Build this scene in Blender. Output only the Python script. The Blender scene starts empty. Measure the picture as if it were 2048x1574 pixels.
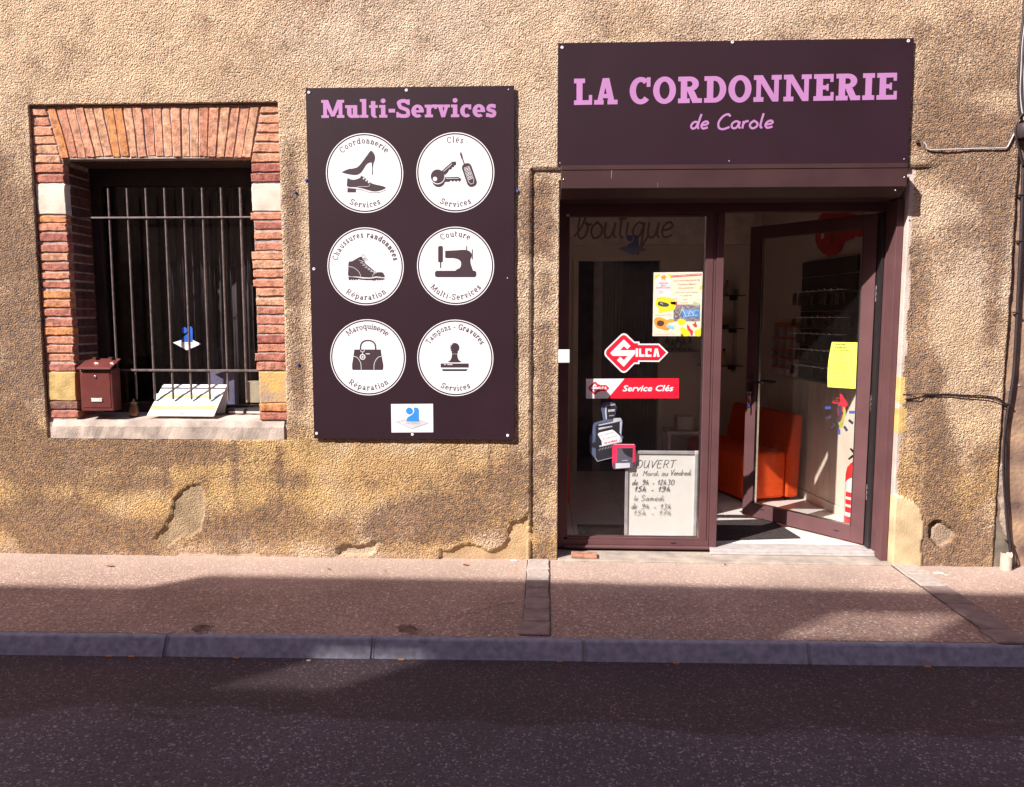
import bpy, math, random
import numpy as np
from mathutils import Vector, Matrix

random.seed(7)
rng = np.random.default_rng(11)
scene = bpy.context.scene
COL = scene.collection

# ------------------------------------------------------------------ camera, sky, sun, exposure
CAM = (0.0, -4.9, 1.58)
PITCH, YAW, ROLL, FPX = 5.6, 2.4, 0.05, 1536.0
_p, _y, _r = [math.radians(v) for v in (PITCH, YAW, ROLL)]
FW = Vector((-math.sin(_y) * math.cos(_p), math.cos(_y) * math.cos(_p), -math.sin(_p)))
RI = Vector((math.cos(_y), math.sin(_y), 0))
UP = RI.cross(FW)
R2 = RI * math.cos(_r) + UP * math.sin(_r)
U2 = UP * math.cos(_r) - RI * math.sin(_r)
cam_data = bpy.data.cameras.new('camera')
cam_data.sensor_width = 36.0
cam_data.lens = FPX / 2048 * 36.0
cam_data.clip_end = 300
cam_data.clip_start = 0.05
cam = bpy.data.objects.new('camera', cam_data)
COL.objects.link(cam)
M = Matrix((R2, U2, -FW)).transposed().to_4x4()
M.translation = CAM
cam.matrix_world = M
scene.camera = cam

SUN_DIR = Vector((1.2, 1.0, -1.33)).normalized()
world = bpy.data.worlds.new('World')
scene.world = world
world.use_nodes = True
wn = world.node_tree
bg = wn.nodes['Background']
sky = wn.nodes.new('ShaderNodeTexSky')
sky.sky_type = 'NISHITA'
sky.sun_disc = False
sky.sun_elevation = math.atan2(1.33, math.hypot(1.2, 1.0))
sky.sun_rotation = math.atan2(-1.2, -1.0)
sky.air_density = 1.0
sky.dust_density = 2.0
tintn = wn.nodes.new('ShaderNodeMixRGB')
tintn.blend_type = 'MULTIPLY'
tintn.inputs[0].default_value = 1.0
tintn.inputs[2].default_value = (1.0, 0.80, 0.92, 1)
wn.links.new(sky.outputs[0], tintn.inputs[1])
wn.links.new(tintn.outputs[0], bg.inputs[0])
bg.inputs[1].default_value = 0.115
sun_data = bpy.data.lights.new('sun', 'SUN')
sun_data.energy = 5.0
sun_data.angle = math.radians(0.45)
sun_data.color = (1.0, 0.935, 0.86)
sun = bpy.data.objects.new('sun', sun_data)
sun.rotation_euler = SUN_DIR.to_track_quat('-Z', 'Y').to_euler()
sun.location = (-8, -9, 12)
COL.objects.link(sun)
scene.view_settings.view_transform = 'Standard'
scene.view_settings.look = 'None'
scene.view_settings.exposure = 0.85
scene.view_settings.gamma = 1.0
scene.render.engine = 'CYCLES'
scene.cycles.max_bounces = 10
scene.cycles.transparent_max_bounces = 16
scene.cycles.caustics_reflective = False
scene.cycles.caustics_refractive = False


# ------------------------------------------------------------------ measuring helpers (photo pixel -> metres on a real plane)
def ray(px, py):
    return FW + R2 * ((px - 1024) / FPX) - U2 * ((py - 787) / FPX)


def W(px, py, y=0.0):
    d = ray(px, py)
    t = (y - CAM[1]) / d.y
    return Vector(CAM) + d * t


def G(px, py, z=0.0):
    d = ray(px, py)
    t = (z - CAM[2]) / d.z
    return Vector(CAM) + d * t


class Plane:
    """a real flat surface: origin, in-plane axes u (right) and v (up), outward normal n"""
    def __init__(s, o, u, v):
        s.o = Vector(o); s.u = Vector(u).normalized(); s.v = Vector(v).normalized()
        s.n = s.u.cross(s.v).normalized()

    def hit(s, px, py):
        d = ray(px, py)
        t = (s.o - Vector(CAM)).dot(s.n) / d.dot(s.n)
        q = Vector(CAM) + d * t - s.o
        return (q.dot(s.u), q.dot(s.v))

    def pt(s, a, b, off=0.0):
        return s.o + s.u * a + s.v * b + s.n * off


def wallplane(y):
    return Plane((0, y, 0), (1, 0, 0), (0, 0, 1))


# ------------------------------------------------------------------ materials
MATS = {}


def nd(nt, kind, **kw):
    n = nt.nodes.new(kind)
    for k, v in kw.items():
        setattr(n, k, v)
    return n


def mat(name, color, rough=0.6, metal=0.0, var=0.15, vscale=12.0, bump=0.0, bscale=150.0, spec=0.5, coat=0.0, dark=None):
    if name in MATS:
        return MATS[name]
    m = bpy.data.materials.new(name)
    m.use_nodes = True
    nt = m.node_tree
    b = nt.nodes['Principled BSDF']
    tc = nd(nt, 'ShaderNodeTexCoord')
    no = nd(nt, 'ShaderNodeTexNoise')
    no.inputs['Scale'].default_value = vscale
    no.inputs['Detail'].default_value = 5
    nt.links.new(tc.outputs['Object'], no.inputs['Vector'])
    ramp = nd(nt, 'ShaderNodeMixRGB')
    c = color
    d = dark or tuple(x * (1 - var * 1.6) for x in c)
    l = tuple(min(1, x * (1 + var * 0.7)) for x in c)
    mr = nd(nt, 'ShaderNodeMapRange')
    mr.inputs[1].default_value = 0.3; mr.inputs[2].default_value = 0.7
    nt.links.new(no.outputs[0], mr.inputs[0])
    nt.links.new(mr.outputs[0], ramp.inputs[0])
    ramp.inputs[1].default_value = (*d, 1)
    ramp.inputs[2].default_value = (*l, 1)
    nt.links.new(ramp.outputs[0], b.inputs['Base Color'])
    b.inputs['Roughness'].default_value = rough
    b.inputs['Metallic'].default_value = metal
    b.inputs['Specular IOR Level'].default_value = spec
    if coat:
        b.inputs['Coat Weight'].default_value = coat
    if bump:
        n2 = nd(nt, 'ShaderNodeTexNoise')
        n2.inputs['Scale'].default_value = bscale
        n2.inputs['Detail'].default_value = 4
        nt.links.new(tc.outputs['Object'], n2.inputs['Vector'])
        bp = nd(nt, 'ShaderNodeBump')
        bp.inputs['Strength'].default_value = 1.0
        bp.inputs['Distance'].default_value = bump
        nt.links.new(n2.outputs[0], bp.inputs['Height'])
        nt.links.new(bp.outputs[0], b.inputs['Normal'])
    MATS[name] = m
    return m


def glass_mat():
    m = bpy.data.materials.new('window_glass')
    m.use_nodes = True
    nt = m.node_tree
    nt.nodes.clear()
    out = nd(nt, 'ShaderNodeOutputMaterial')
    tr = nd(nt, 'ShaderNodeBsdfTransparent')
    tr.inputs[0].default_value = (0.95, 0.95, 0.95, 1)
    gl = nd(nt, 'ShaderNodeBsdfGlossy')
    gl.inputs['Roughness'].default_value = 0.01
    fr = nd(nt, 'ShaderNodeFresnel')
    fr.inputs[0].default_value = 1.5
    mx = nd(nt, 'ShaderNodeMixShader')
    # the pane reflects at its outer faces only (light leaving a thin pane is not trapped)
    geo = nd(nt, 'ShaderNodeNewGeometry')
    inv = nd(nt, 'ShaderNodeMath', operation='SUBTRACT'); inv.inputs[0].default_value = 1.0
    nt.links.new(geo.outputs['Backfacing'], inv.inputs[1])
    fm = nd(nt, 'ShaderNodeMath', operation='MULTIPLY')
    nt.links.new(fr.outputs[0], fm.inputs[0]); nt.links.new(inv.outputs[0], fm.inputs[1])
    nt.links.new(fm.outputs[0], mx.inputs[0])
    nt.links.new(tr.outputs[0], mx.inputs[1])
    nt.links.new(gl.outputs[0], mx.inputs[2])
    # a film of dust that catches the light
    df = nd(nt, 'ShaderNodeBsdfDiffuse')
    df.inputs[0].default_value = (0.5, 0.46, 0.44, 1)
    m2 = nd(nt, 'ShaderNodeMixShader')
    no = nd(nt, 'ShaderNodeTexNoise')
    no.inputs['Scale'].default_value = 3
    tc = nd(nt, 'ShaderNodeTexCoord')
    nt.links.new(tc.outputs['Object'], no.inputs['Vector'])
    mu = nd(nt, 'ShaderNodeMath', operation='MULTIPLY')
    mu.inputs[1].default_value = 0.007
    nt.links.new(no.outputs[0], mu.inputs[0])
    nt.links.new(mu.outputs[0], m2.inputs[0])
    nt.links.new(mx.outputs[0], m2.inputs[1])
    nt.links.new(df.outputs[0], m2.inputs[2])
    nt.links.new(m2.outputs[0], out.inputs[0])
    return m


GLASS = glass_mat()


def aggregate_mat(name, cols, scale, light=0.12, bump=0.003, patch=None, dust=None):
    """asphalt or concrete with visible stones: voronoi cells picked from a palette"""
    m = bpy.data.materials.new(name)
    m.use_nodes = True
    nt = m.node_tree
    b = nt.nodes['Principled BSDF']
    tc = nd(nt, 'ShaderNodeTexCoord')
    wob = nd(nt, 'ShaderNodeTexNoise')
    wob.inputs['Scale'].default_value = scale * 0.7
    nt.links.new(tc.outputs['Object'], wob.inputs['Vector'])
    add = nd(nt, 'ShaderNodeVectorMath', operation='MULTIPLY_ADD')
    add.inputs[1].default_value = (0.02, 0.02, 0.02)
    nt.links.new(wob.outputs['Color'], add.inputs[0])
    nt.links.new(tc.outputs['Object'], add.inputs[2])
    vo = nd(nt, 'ShaderNodeTexVoronoi')
    vo.inputs['Scale'].default_value = scale
    nt.links.new(add.outputs[0], vo.inputs['Vector'])
    sep = nd(nt, 'ShaderNodeSeparateColor')
    nt.links.new(vo.outputs['Color'], sep.inputs[0])
    cr = nd(nt, 'ShaderNodeValToRGB')
    els = cr.color_ramp.elements
    n = len(cols)
    els[0].position = 0; els[0].color = (*cols[0], 1)
    els[1].position = (n - 1) / n * (1 - light) + 0.0; els[1].color = (*cols[1], 1)
    for i in range(2, n):
        e = els.new(0.5)
    for i in range(n):
        els[i].position = min(0.999, i / (n - 1) * (1 - light) if i < n - 1 else 1 - light)
        els[i].color = (*cols[i], 1)
    cr.color_ramp.interpolation = 'CONSTANT'
    nt.links.new(sep.outputs[0], cr.inputs[0])
    big = nd(nt, 'ShaderNodeTexNoise')
    big.inputs['Scale'].default_value = 1.3
    big.inputs['Detail'].default_value = 8
    nt.links.new(tc.outputs['Object'], big.inputs['Vector'])
    mr = nd(nt, 'ShaderNodeMapRange')
    mr.inputs[1].default_value = 0.35; mr.inputs[2].default_value = 0.65
    mr.inputs[3].default_value = 0.78; mr.inputs[4].default_value = 1.12
    nt.links.new(big.outputs[0], mr.inputs[0])
    mu = nd(nt, 'ShaderNodeVectorMath', operation='SCALE')
    nt.links.new(cr.outputs[0], mu.inputs[0])
    nt.links.new(mr.outputs[0], mu.inputs['Scale'])
    last = mu.outputs[0]
    if patch:   # damp dirt washed along a gutter: darker stripe with a torn edge, at world y0..y1
        y0, y1, dk = patch
        sx = nd(nt, 'ShaderNodeSeparateXYZ')
        nt.links.new(tc.outputs['Object'], sx.inputs[0])
        n3 = nd(nt, 'ShaderNodeTexNoise')
        n3.inputs['Scale'].default_value = 3.2
        n3.inputs['Detail'].default_value = 9
        n3.inputs['Roughness'].default_value = 0.65
        mp = nd(nt, 'ShaderNodeMapping')
        mp.inputs['Scale'].default_value = (0.6, 2.0, 1)
        nt.links.new(tc.outputs['Object'], mp.inputs[0])
        nt.links.new(mp.outputs[0], n3.inputs['Vector'])
        m3 = nd(nt, 'ShaderNodeMath', operation='MULTIPLY_ADD')
        m3.inputs[1].default_value = 0.75
        nt.links.new(n3.outputs[0], m3.inputs[0])
        nt.links.new(sx.outputs[1], m3.inputs[2])
        r3 = nd(nt, 'ShaderNodeMapRange')
        r3.inputs[1].default_value = y0 + 0.375 - 0.03; r3.inputs[2].default_value = y0 + 0.375 + 0.05
        nt.links.new(m3.outputs[0], r3.inputs[0])
        mm = nd(nt, 'ShaderNodeMixRGB', blend_type='MULTIPLY')
        nt.links.new(r3.outputs[0], mm.inputs[0])
        nt.links.new(last, mm.inputs[1])
        mm.inputs[2].default_value = (*dk, 1)
        last = mm.outputs[0]
    if dust:   # pale dust and cement washed off the wall, thinning out over dust[0] metres
        sx = nd(nt, 'ShaderNodeSeparateXYZ')
        nt.links.new(tc.outputs['Object'], sx.inputs[0])
        dz = nd(nt, 'ShaderNodeMath', operation='MULTIPLY_ADD')
        dz.inputs[1].default_value = 0.35
        nt.links.new(big.outputs[0], dz.inputs[0]); nt.links.new(sx.outputs[1], dz.inputs[2])
        r4 = nd(nt, 'ShaderNodeMapRange')
        r4.inputs[1].default_value = -dust[0] + 0.175; r4.inputs[2].default_value = 0.175
        r4.inputs[4].default_value = dust[1]
        nt.links.new(dz.outputs[0], r4.inputs[0])
        m4 = nd(nt, 'ShaderNodeMixRGB')
        nt.links.new(r4.outputs[0], m4.inputs[0]); nt.links.new(last, m4.inputs[1])
        m4.inputs[2].default_value = (*dust[2], 1)
        last = m4.outputs[0]
    nt.links.new(last, b.inputs['Base Color'])
    b.inputs['Roughness'].default_value = 0.75
    bp = nd(nt, 'ShaderNodeBump')
    bp.inputs['Strength'].default_value = 0.9
    bp.inputs['Distance'].default_value = bump
    inv = nd(nt, 'ShaderNodeMath', operation='MULTIPLY_ADD')
    inv.inputs[1].default_value = -1.0; inv.inputs[2].default_value = 1.0
    nt.links.new(vo.outputs['Distance'], inv.inputs[0])
    fine = nd(nt, 'ShaderNodeTexNoise')
    fine.inputs['Scale'].default_value = scale * 2.2
    nt.links.new(tc.outputs['Object'], fine.inputs['Vector'])
    ad = nd(nt, 'ShaderNodeMath', operation='ADD')
    nt.links.new(inv.outputs[0], ad.inputs[0])
    nt.links.new(fine.outputs[0], ad.inputs[1])
    nt.links.new(ad.outputs[0], bp.inputs['Height'])
    nt.links.new(bp.outputs[0], b.inputs['Normal'])
    return m


def render_mat():
    """roughcast: colour from the wall's own dirt map, grain from two noises"""
    m = bpy.data.materials.new('roughcast')
    m.use_nodes = True
    nt = m.node_tree
    b = nt.nodes['Principled BSDF']
    b.inputs['Roughness'].default_value = 0.92
    b.inputs['Specular IOR Level'].default_value = 0.15
    at = nd(nt, 'ShaderNodeAttribute', attribute_name='tint')
    sm = nd(nt, 'ShaderNodeAttribute', attribute_name='smooth')
    tc = nd(nt, 'ShaderNodeTexCoord')
    v1 = nd(nt, 'ShaderNodeTexVoronoi', feature='SMOOTH_F1')
    v1.inputs['Scale'].default_value = 108
    v1.inputs['Smoothness'].default_value = 0.35
    wob = nd(nt, 'ShaderNodeTexNoise')
    wob.inputs['Scale'].default_value = 50
    wob.inputs['Detail'].default_value = 3
    nt.links.new(tc.outputs['Object'], wob.inputs['Vector'])
    add = nd(nt, 'ShaderNodeVectorMath', operation='MULTIPLY_ADD')
    add.inputs[1].default_value = (0.014, 0.014, 0.014)
    nt.links.new(wob.outputs['Color'], add.inputs[0])
    nt.links.new(tc.outputs['Object'], add.inputs[2])
    nt.links.new(add.outputs[0], v1.inputs['Vector'])
    n1 = nd(nt, 'ShaderNodeTexNoise')
    n1.inputs['Scale'].default_value = 92
    n1.inputs['Detail'].default_value = 4
    n1.inputs['Roughness'].default_value = 0.6
    nt.links.new(tc.outputs['Object'], n1.inputs['Vector'])
    # grain colour variation
    cn = nd(nt, 'ShaderNodeTexNoise')
    cn.inputs['Scale'].default_value = 120
    cn.inputs['Detail'].default_value = 2
    nt.links.new(tc.outputs['Object'], cn.inputs['Vector'])
    mr = nd(nt, 'ShaderNodeMapRange')
    mr.inputs[1].default_value = 0.3; mr.inputs[2].default_value = 0.7
    mr.inputs[3].default_value = 0.70; mr.inputs[4].default_value = 1.25
    nt.links.new(cn.outputs[0], mr.inputs[0])
    mixs = nd(nt, 'ShaderNodeMath', operation='MULTIPLY_ADD')   # less variation where smooth
    sc = nd(nt, 'ShaderNodeVectorMath', operation='SCALE')
    # dirt: the map says what share of the grains is soiled, a fine noise picks which
    dm = nd(nt, 'ShaderNodeAttribute', attribute_name='dirt')
    pit = nd(nt, 'ShaderNodeTexNoise')
    pit.inputs['Scale'].default_value = 58; pit.inputs['Detail'].default_value = 6; pit.inputs['Roughness'].default_value = 0.72
    nt.links.new(tc.outputs['Object'], pit.inputs['Vector'])
    pa = nd(nt, 'ShaderNodeMath', operation='MULTIPLY_ADD')
    pa.inputs[1].default_value = 0.40
    nt.links.new(dm.outputs['Fac'], pa.inputs[0])
    nt.links.new(pit.outputs[0], pa.inputs[2])
    pm = nd(nt, 'ShaderNodeMapRange')
    pm.inputs[1].default_value = 0.56; pm.inputs[2].default_value = 0.80; pm.inputs[3].default_value = 0.0; pm.inputs[4].default_value = 0.88
    nt.links.new(pa.outputs[0], pm.inputs[0])
    dn_ = nd(nt, 'ShaderNodeTexNoise')
    dn_.inputs['Scale'].default_value = 33; dn_.inputs['Detail'].default_value = 4
    nt.links.new(tc.outputs['Object'], dn_.inputs['Vector'])
    dr = nd(nt, 'ShaderNodeMapRange')
    dr.inputs[1].default_value = 0.42; dr.inputs[2].default_value = 0.58
    nt.links.new(dn_.outputs[0], dr.inputs[0])
    dc_ = nd(nt, 'ShaderNodeMixRGB')
    nt.links.new(dr.outputs[0], dc_.inputs[0])
    dc_.inputs[1].default_value = (.31, .185, .105, 1)
    dc_.inputs[2].default_value = (.165, .112, .092, 1)
    pmx = nd(nt, 'ShaderNodeMixRGB')
    nt.links.new(pm.outputs[0], pmx.inputs[0])
    nt.links.new(at.outputs['Color'], pmx.inputs[1])
    nt.links.new(dc_.outputs[0], pmx.inputs[2])
    nt.links.new(pmx.outputs[0], sc.inputs[0])
    nt.links.new(mr.outputs[0], sc.inputs['Scale'])
    mx = nd(nt, 'ShaderNodeMixRGB')
    nt.links.new(sm.outputs['Fac'], mx.inputs[0])
    nt.links.new(sc.outputs[0], mx.inputs[1])
    nt.links.new(at.outputs['Color'], mx.inputs[2])
    hs = nd(nt, 'ShaderNodeTexNoise')
    hs.inputs['Scale'].default_value = 6
    hs.inputs['Detail'].default_value = 8
    nt.links.new(tc.outputs['Object'], hs.inputs['Vector'])
    m3 = nd(nt, 'ShaderNodeMapRange')
    m3.inputs[1].default_value = 0.3; m3.inputs[2].default_value = 0.7
    m3.inputs[3].default_value = 0.85; m3.inputs[4].default_value = 1.12
    nt.links.new(hs.outputs[0], m3.inputs[0])
    s2 = nd(nt, 'ShaderNodeVectorMath', operation='SCALE')
    nt.links.new(mx.outputs[0], s2.inputs[0])
    nt.links.new(m3.outputs[0], s2.inputs['Scale'])
    nt.links.new(s2.outputs[0], b.inputs['Base Color'])
    h = nd(nt, 'ShaderNodeMath', operation='MULTIPLY_ADD')
    h.inputs[1].default_value = -0.8
    nt.links.new(v1.outputs['Distance'], h.inputs[0])
    nt.links.new(n1.outputs[0], h.inputs[2])
    bd = nd(nt, 'ShaderNodeMapRange')
    bd.inputs[3].default_value = 1.0; bd.inputs[4].default_value = 0.12
    nt.links.new(sm.outputs['Fac'], bd.inputs[0])
    bp = nd(nt, 'ShaderNodeBump')
    bp.inputs['Distance'].default_value = 0.012
    nt.links.new(bd.outputs[0], bp.inputs['Strength'])
    nt.links.new(h.outputs[0], bp.inputs['Height'])
    nt.links.new(bp.outputs[0], b.inputs['Normal'])
    return m


# ------------------------------------------------------------------ mesh helpers
def link(name, me, parent=None):
    o = bpy.data.objects.new(name, me)
    COL.objects.link(o)
    if parent is not None:
        o.parent = parent
    return o


def tag(o, label=None, cat=None, group=None, kind=None):
    if label: o['label'] = label
    if cat: o['category'] = cat
    if group: o['group'] = group
    if kind: o['kind'] = kind
    return o


def thing(name, label, cat, loc=(0, 0, 0), group=None, rz=0.0):
    o = bpy.data.objects.new(name, None)
    COL.objects.link(o)
    o.location = loc
    o.rotation_euler = (0, 0, rz)
    o.empty_display_size = 0.1
    return tag(o, label, cat, group)


class MB:
    def __init__(s):
        s.v = []; s.f = []; s.m = []; s.sm = []

    def add(s, verts, faces, mi=0, smooth=False):
        k = len(s.v)
        s.v += [tuple(x) for x in verts]
        s.f += [tuple(i + k for i in f) for f in faces]
        s.m += [mi] * len(faces)
        s.sm += [smooth] * len(faces)
        return s

    def box(s, x0, x1, y0, y1, z0, z1, mi=0, mtx=None):
        v = [Vector((x, y, z)) for z in (z0, z1) for y in (y0, y1) for x in (x0, x1)]
        if mtx: v = [mtx @ p for p in v]
        return s.add(v, [(0, 2, 3, 1), (4, 5, 7, 6), (0, 1, 5, 4), (1, 3, 7, 5), (3, 2, 6, 7), (2, 0, 4, 6)], mi)

    def tube(s, pts, r, n=8, mi=0, cap=True):
        pts = [Vector(p) for p in pts]
        rings = []
        ref = None
        for i, p in enumerate(pts):
            t = (pts[min(i + 1, len(pts) - 1)] - pts[max(i - 1, 0)]).normalized()
            if ref is None:
                ref = Vector((0, 0, 1)) if abs(t.z) < 0.9 else Vector((1, 0, 0))
            a = t.cross(ref).normalized(); b = a.cross(t).normalized()
            ref = b
            rr = r[i] if isinstance(r, (list, tuple)) else r
            rings.append([p + a * math.cos(2 * math.pi * k / n) * rr + b * math.sin(2 * math.pi * k / n) * rr for k in range(n)])
        v = [q for rg in rings for q in rg]
        f = []
        for i in range(len(pts) - 1):
            for k in range(n):
                a0 = i * n + k; a1 = i * n + (k + 1) % n
                f.append((a0, a1, a1 + n, a0 + n))
        s.add(v, f, mi, True)
        if cap:
            s.add(rings[0], [tuple(range(n))][::-1], mi)
            s.add(rings[-1], [tuple(range(n))], mi)
        return s

    def lathe(s, c, prof, n=20, mi=0, axis='z'):
        c = Vector(c); v = []; f = []
        for (r, h) in prof:
            for k in range(n):
                a = 2 * math.pi * k / n
                if axis == 'z': q = Vector((r * math.cos(a), r * math.sin(a), h))
                else: q = Vector((r * math.cos(a), h, r * math.sin(a)))
                v.append(c + q)
        for i in range(len(prof) - 1):
            for k in range(n):
                a0 = i * n + k; a1 = i * n + (k + 1) % n
                f.append((a0, a1, a1 + n, a0 + n))
        s.add(v, f, mi, True)
        if prof[0][0] > 1e-4: s.add(v[:n], [tuple(range(n))], mi)
        if prof[-1][0] > 1e-4: s.add(v[-n:], [tuple(range(n))], mi)
        return s

    def prism(s, poly, y0, y1, mi=0):
        """outline in x,z given depth from y0 (front) to y1"""
        n = len(poly)
        v = [(x, y0, z) for x, z in poly] + [(x, y1, z) for x, z in poly]
        f = [tuple(range(n)), tuple(range(2 * n - 1, n - 1, -1))]
        f += [(i, i + n, (i + 1) % n + n, (i + 1) % n) for i in range(n)]
        return s.add(v, f, mi)

    def build(s, name, mats, parent=None, bevel=0.0, seg=2):
        me = bpy.data.meshes.new(name)
        me.from_pydata([tuple(v) for v in s.v], [], s.f)
        mats = mats if isinstance(mats, (list, tuple)) else [mats]
        for m in mats: me.materials.append(m)
        me.polygons.foreach_set('material_index', s.m)
        me.polygons.foreach_set('use_smooth', s.sm)
        me.update()
        o = link(name, me, parent)
        if bevel:
            b = o.modifiers.new('bevel', 'BEVEL')
            b.width = bevel; b.segments = seg; b.limit_method = 'ANGLE'
        return o


def box(name, x0, x1, y0, y1, z0, z1, m, parent=None, bevel=0.0, seg=2):
    return MB().box(x0, x1, y0, y1, z0, z1).build(name, m, parent, bevel, seg)


def copy_tree(o, parent=None):
    c = o.copy()
    COL.objects.link(c)
    c.parent = parent
    for ch in o.children:
        copy_tree(ch, c)
    return c


# ------------------------------------------------------------------ flat print: polygons lying on a plane
class Flat:
    def __init__(s, plane, off):
        s.p = plane; s.off = off; s.v = []; s.f = []; s.k = 0

    def polys(s, polys):
        for po in polys:
            s.k += 1
            o = s.off + s.k * 4e-6
            i = len(s.v)
            a = sum(po[j][0] * po[(j + 1) % len(po)][1] - po[(j + 1) % len(po)][0] * po[j][1] for j in range(len(po)))
            if a < 0: po = po[::-1]
            s.v += [tuple(s.p.pt(x, y, o)) for x, y in po]
            s.f.append(tuple(range(i, i + len(po))))
        return s

    def px(s, pts, conv=None):
        """outline traced in photo pixels (conv maps enlarged-crop pixels back)"""
        q = [s.p.hit(*(conv(*p) if conv else p)) for p in pts]
        return s.polys([q])

    def line(s, pts, w, conv=None, curve=False, raw=False, closed=False):
        q = pts if raw else [s.p.hit(*(conv(*p) if conv else p)) for p in pts]
        if curve: q = smooth_path(q, closed)
        return s.polys(stroke(q, w, closed))

    def build(s, name, m, parent):
        me = bpy.data.meshes.new(name)
        me.from_pydata(s.v, [], s.f)
        me.materials.append(m)
        me.update()
        return link(name, me, parent)


def smooth_path(p, closed=False, n=5):
    out = []
    N = len(p)
    rngi = range(N if closed else N - 1)
    for i in rngi:
        if closed: a, b, c, d = p[i - 1], p[i], p[(i + 1) % N], p[(i + 2) % N]
        else: a, b, c, d = p[max(i - 1, 0)], p[i], p[i + 1], p[min(i + 2, N - 1)]
        for k in range(n):
            t = k / n
            out.append(tuple(0.5 * (2 * b[j] + (c[j] - a[j]) * t + (2 * a[j] - 5 * b[j] + 4 * c[j] - d[j]) * t * t + (3 * b[j] - a[j] - 3 * c[j] + d[j]) * t ** 3) for j in (0, 1)))
    if not closed: out.append(tuple(p[-1]))
    return out


def stroke(p, w, closed=False):
    q = []
    for a in p:
        if not q or math.dist(a, q[-1]) > 1e-6: q.append(a)
    p = q
    n = len(p)
    if n < 2: return []
    L = []; Rr = []
    for i in range(n):
        a = p[i - 1] if (i > 0 or closed) else p[i]
        c = p[(i + 1) % n] if (i < n - 1 or closed) else p[i]
        b = p[i]
        d1 = Vector((b[0] - a[0], b[1] - a[1])); d2 = Vector((c[0] - b[0], c[1] - b[1]))
        if d1.length < 1e-9: d1 = d2.copy()
        if d2.length < 1e-9: d2 = d1.copy()
        d1.normalize(); d2.normalize()
        t = d1 + d2
        if t.length < 0.2: t = d1.copy()
        t.normalize()
        nn = Vector((-t.y, t.x))
        k = 1 / max(0.55, abs(nn.dot(Vector((-d1.y, d1.x)))))
        L.append((b[0] + nn.x * w / 2 * k, b[1] + nn.y * w / 2 * k))
        Rr.append((b[0] - nn.x * w / 2 * k, b[1] - nn.y * w / 2 * k))
    out = []
    for i in range(n if closed else n - 1):
        j = (i + 1) % n
        out.append([L[i], L[j], Rr[j], Rr[i]])
    return out


def band(cx, cy, rx, ry, wx, wy, a0, a1, n=16):
    out = []
    for i in range(n):
        q = []
        for t in (a0 + (a1 - a0) * i / n, a0 + (a1 - a0) * (i + 1) / n):
            c, s_ = math.cos(math.radians(t)), math.sin(math.radians(t))
            q.append(((cx + rx * c, cy + ry * s_), (cx + (rx - wx) * c, cy + (ry - wy) * s_)))
        out.append([q[0][0], q[1][0], q[1][1], q[0][1]])
    return out


def disc(cx, cy, r, n=28, ry=None):
    ry = ry or r
    return [[(cx + r * math.cos(2 * math.pi * k / n), cy + ry * math.sin(2 * math.pi * k / n)) for k in range(n)]]


def rc(a, b, c, d):
    return [[(a, b), (c, b), (c, d), (a, d)]]


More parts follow.
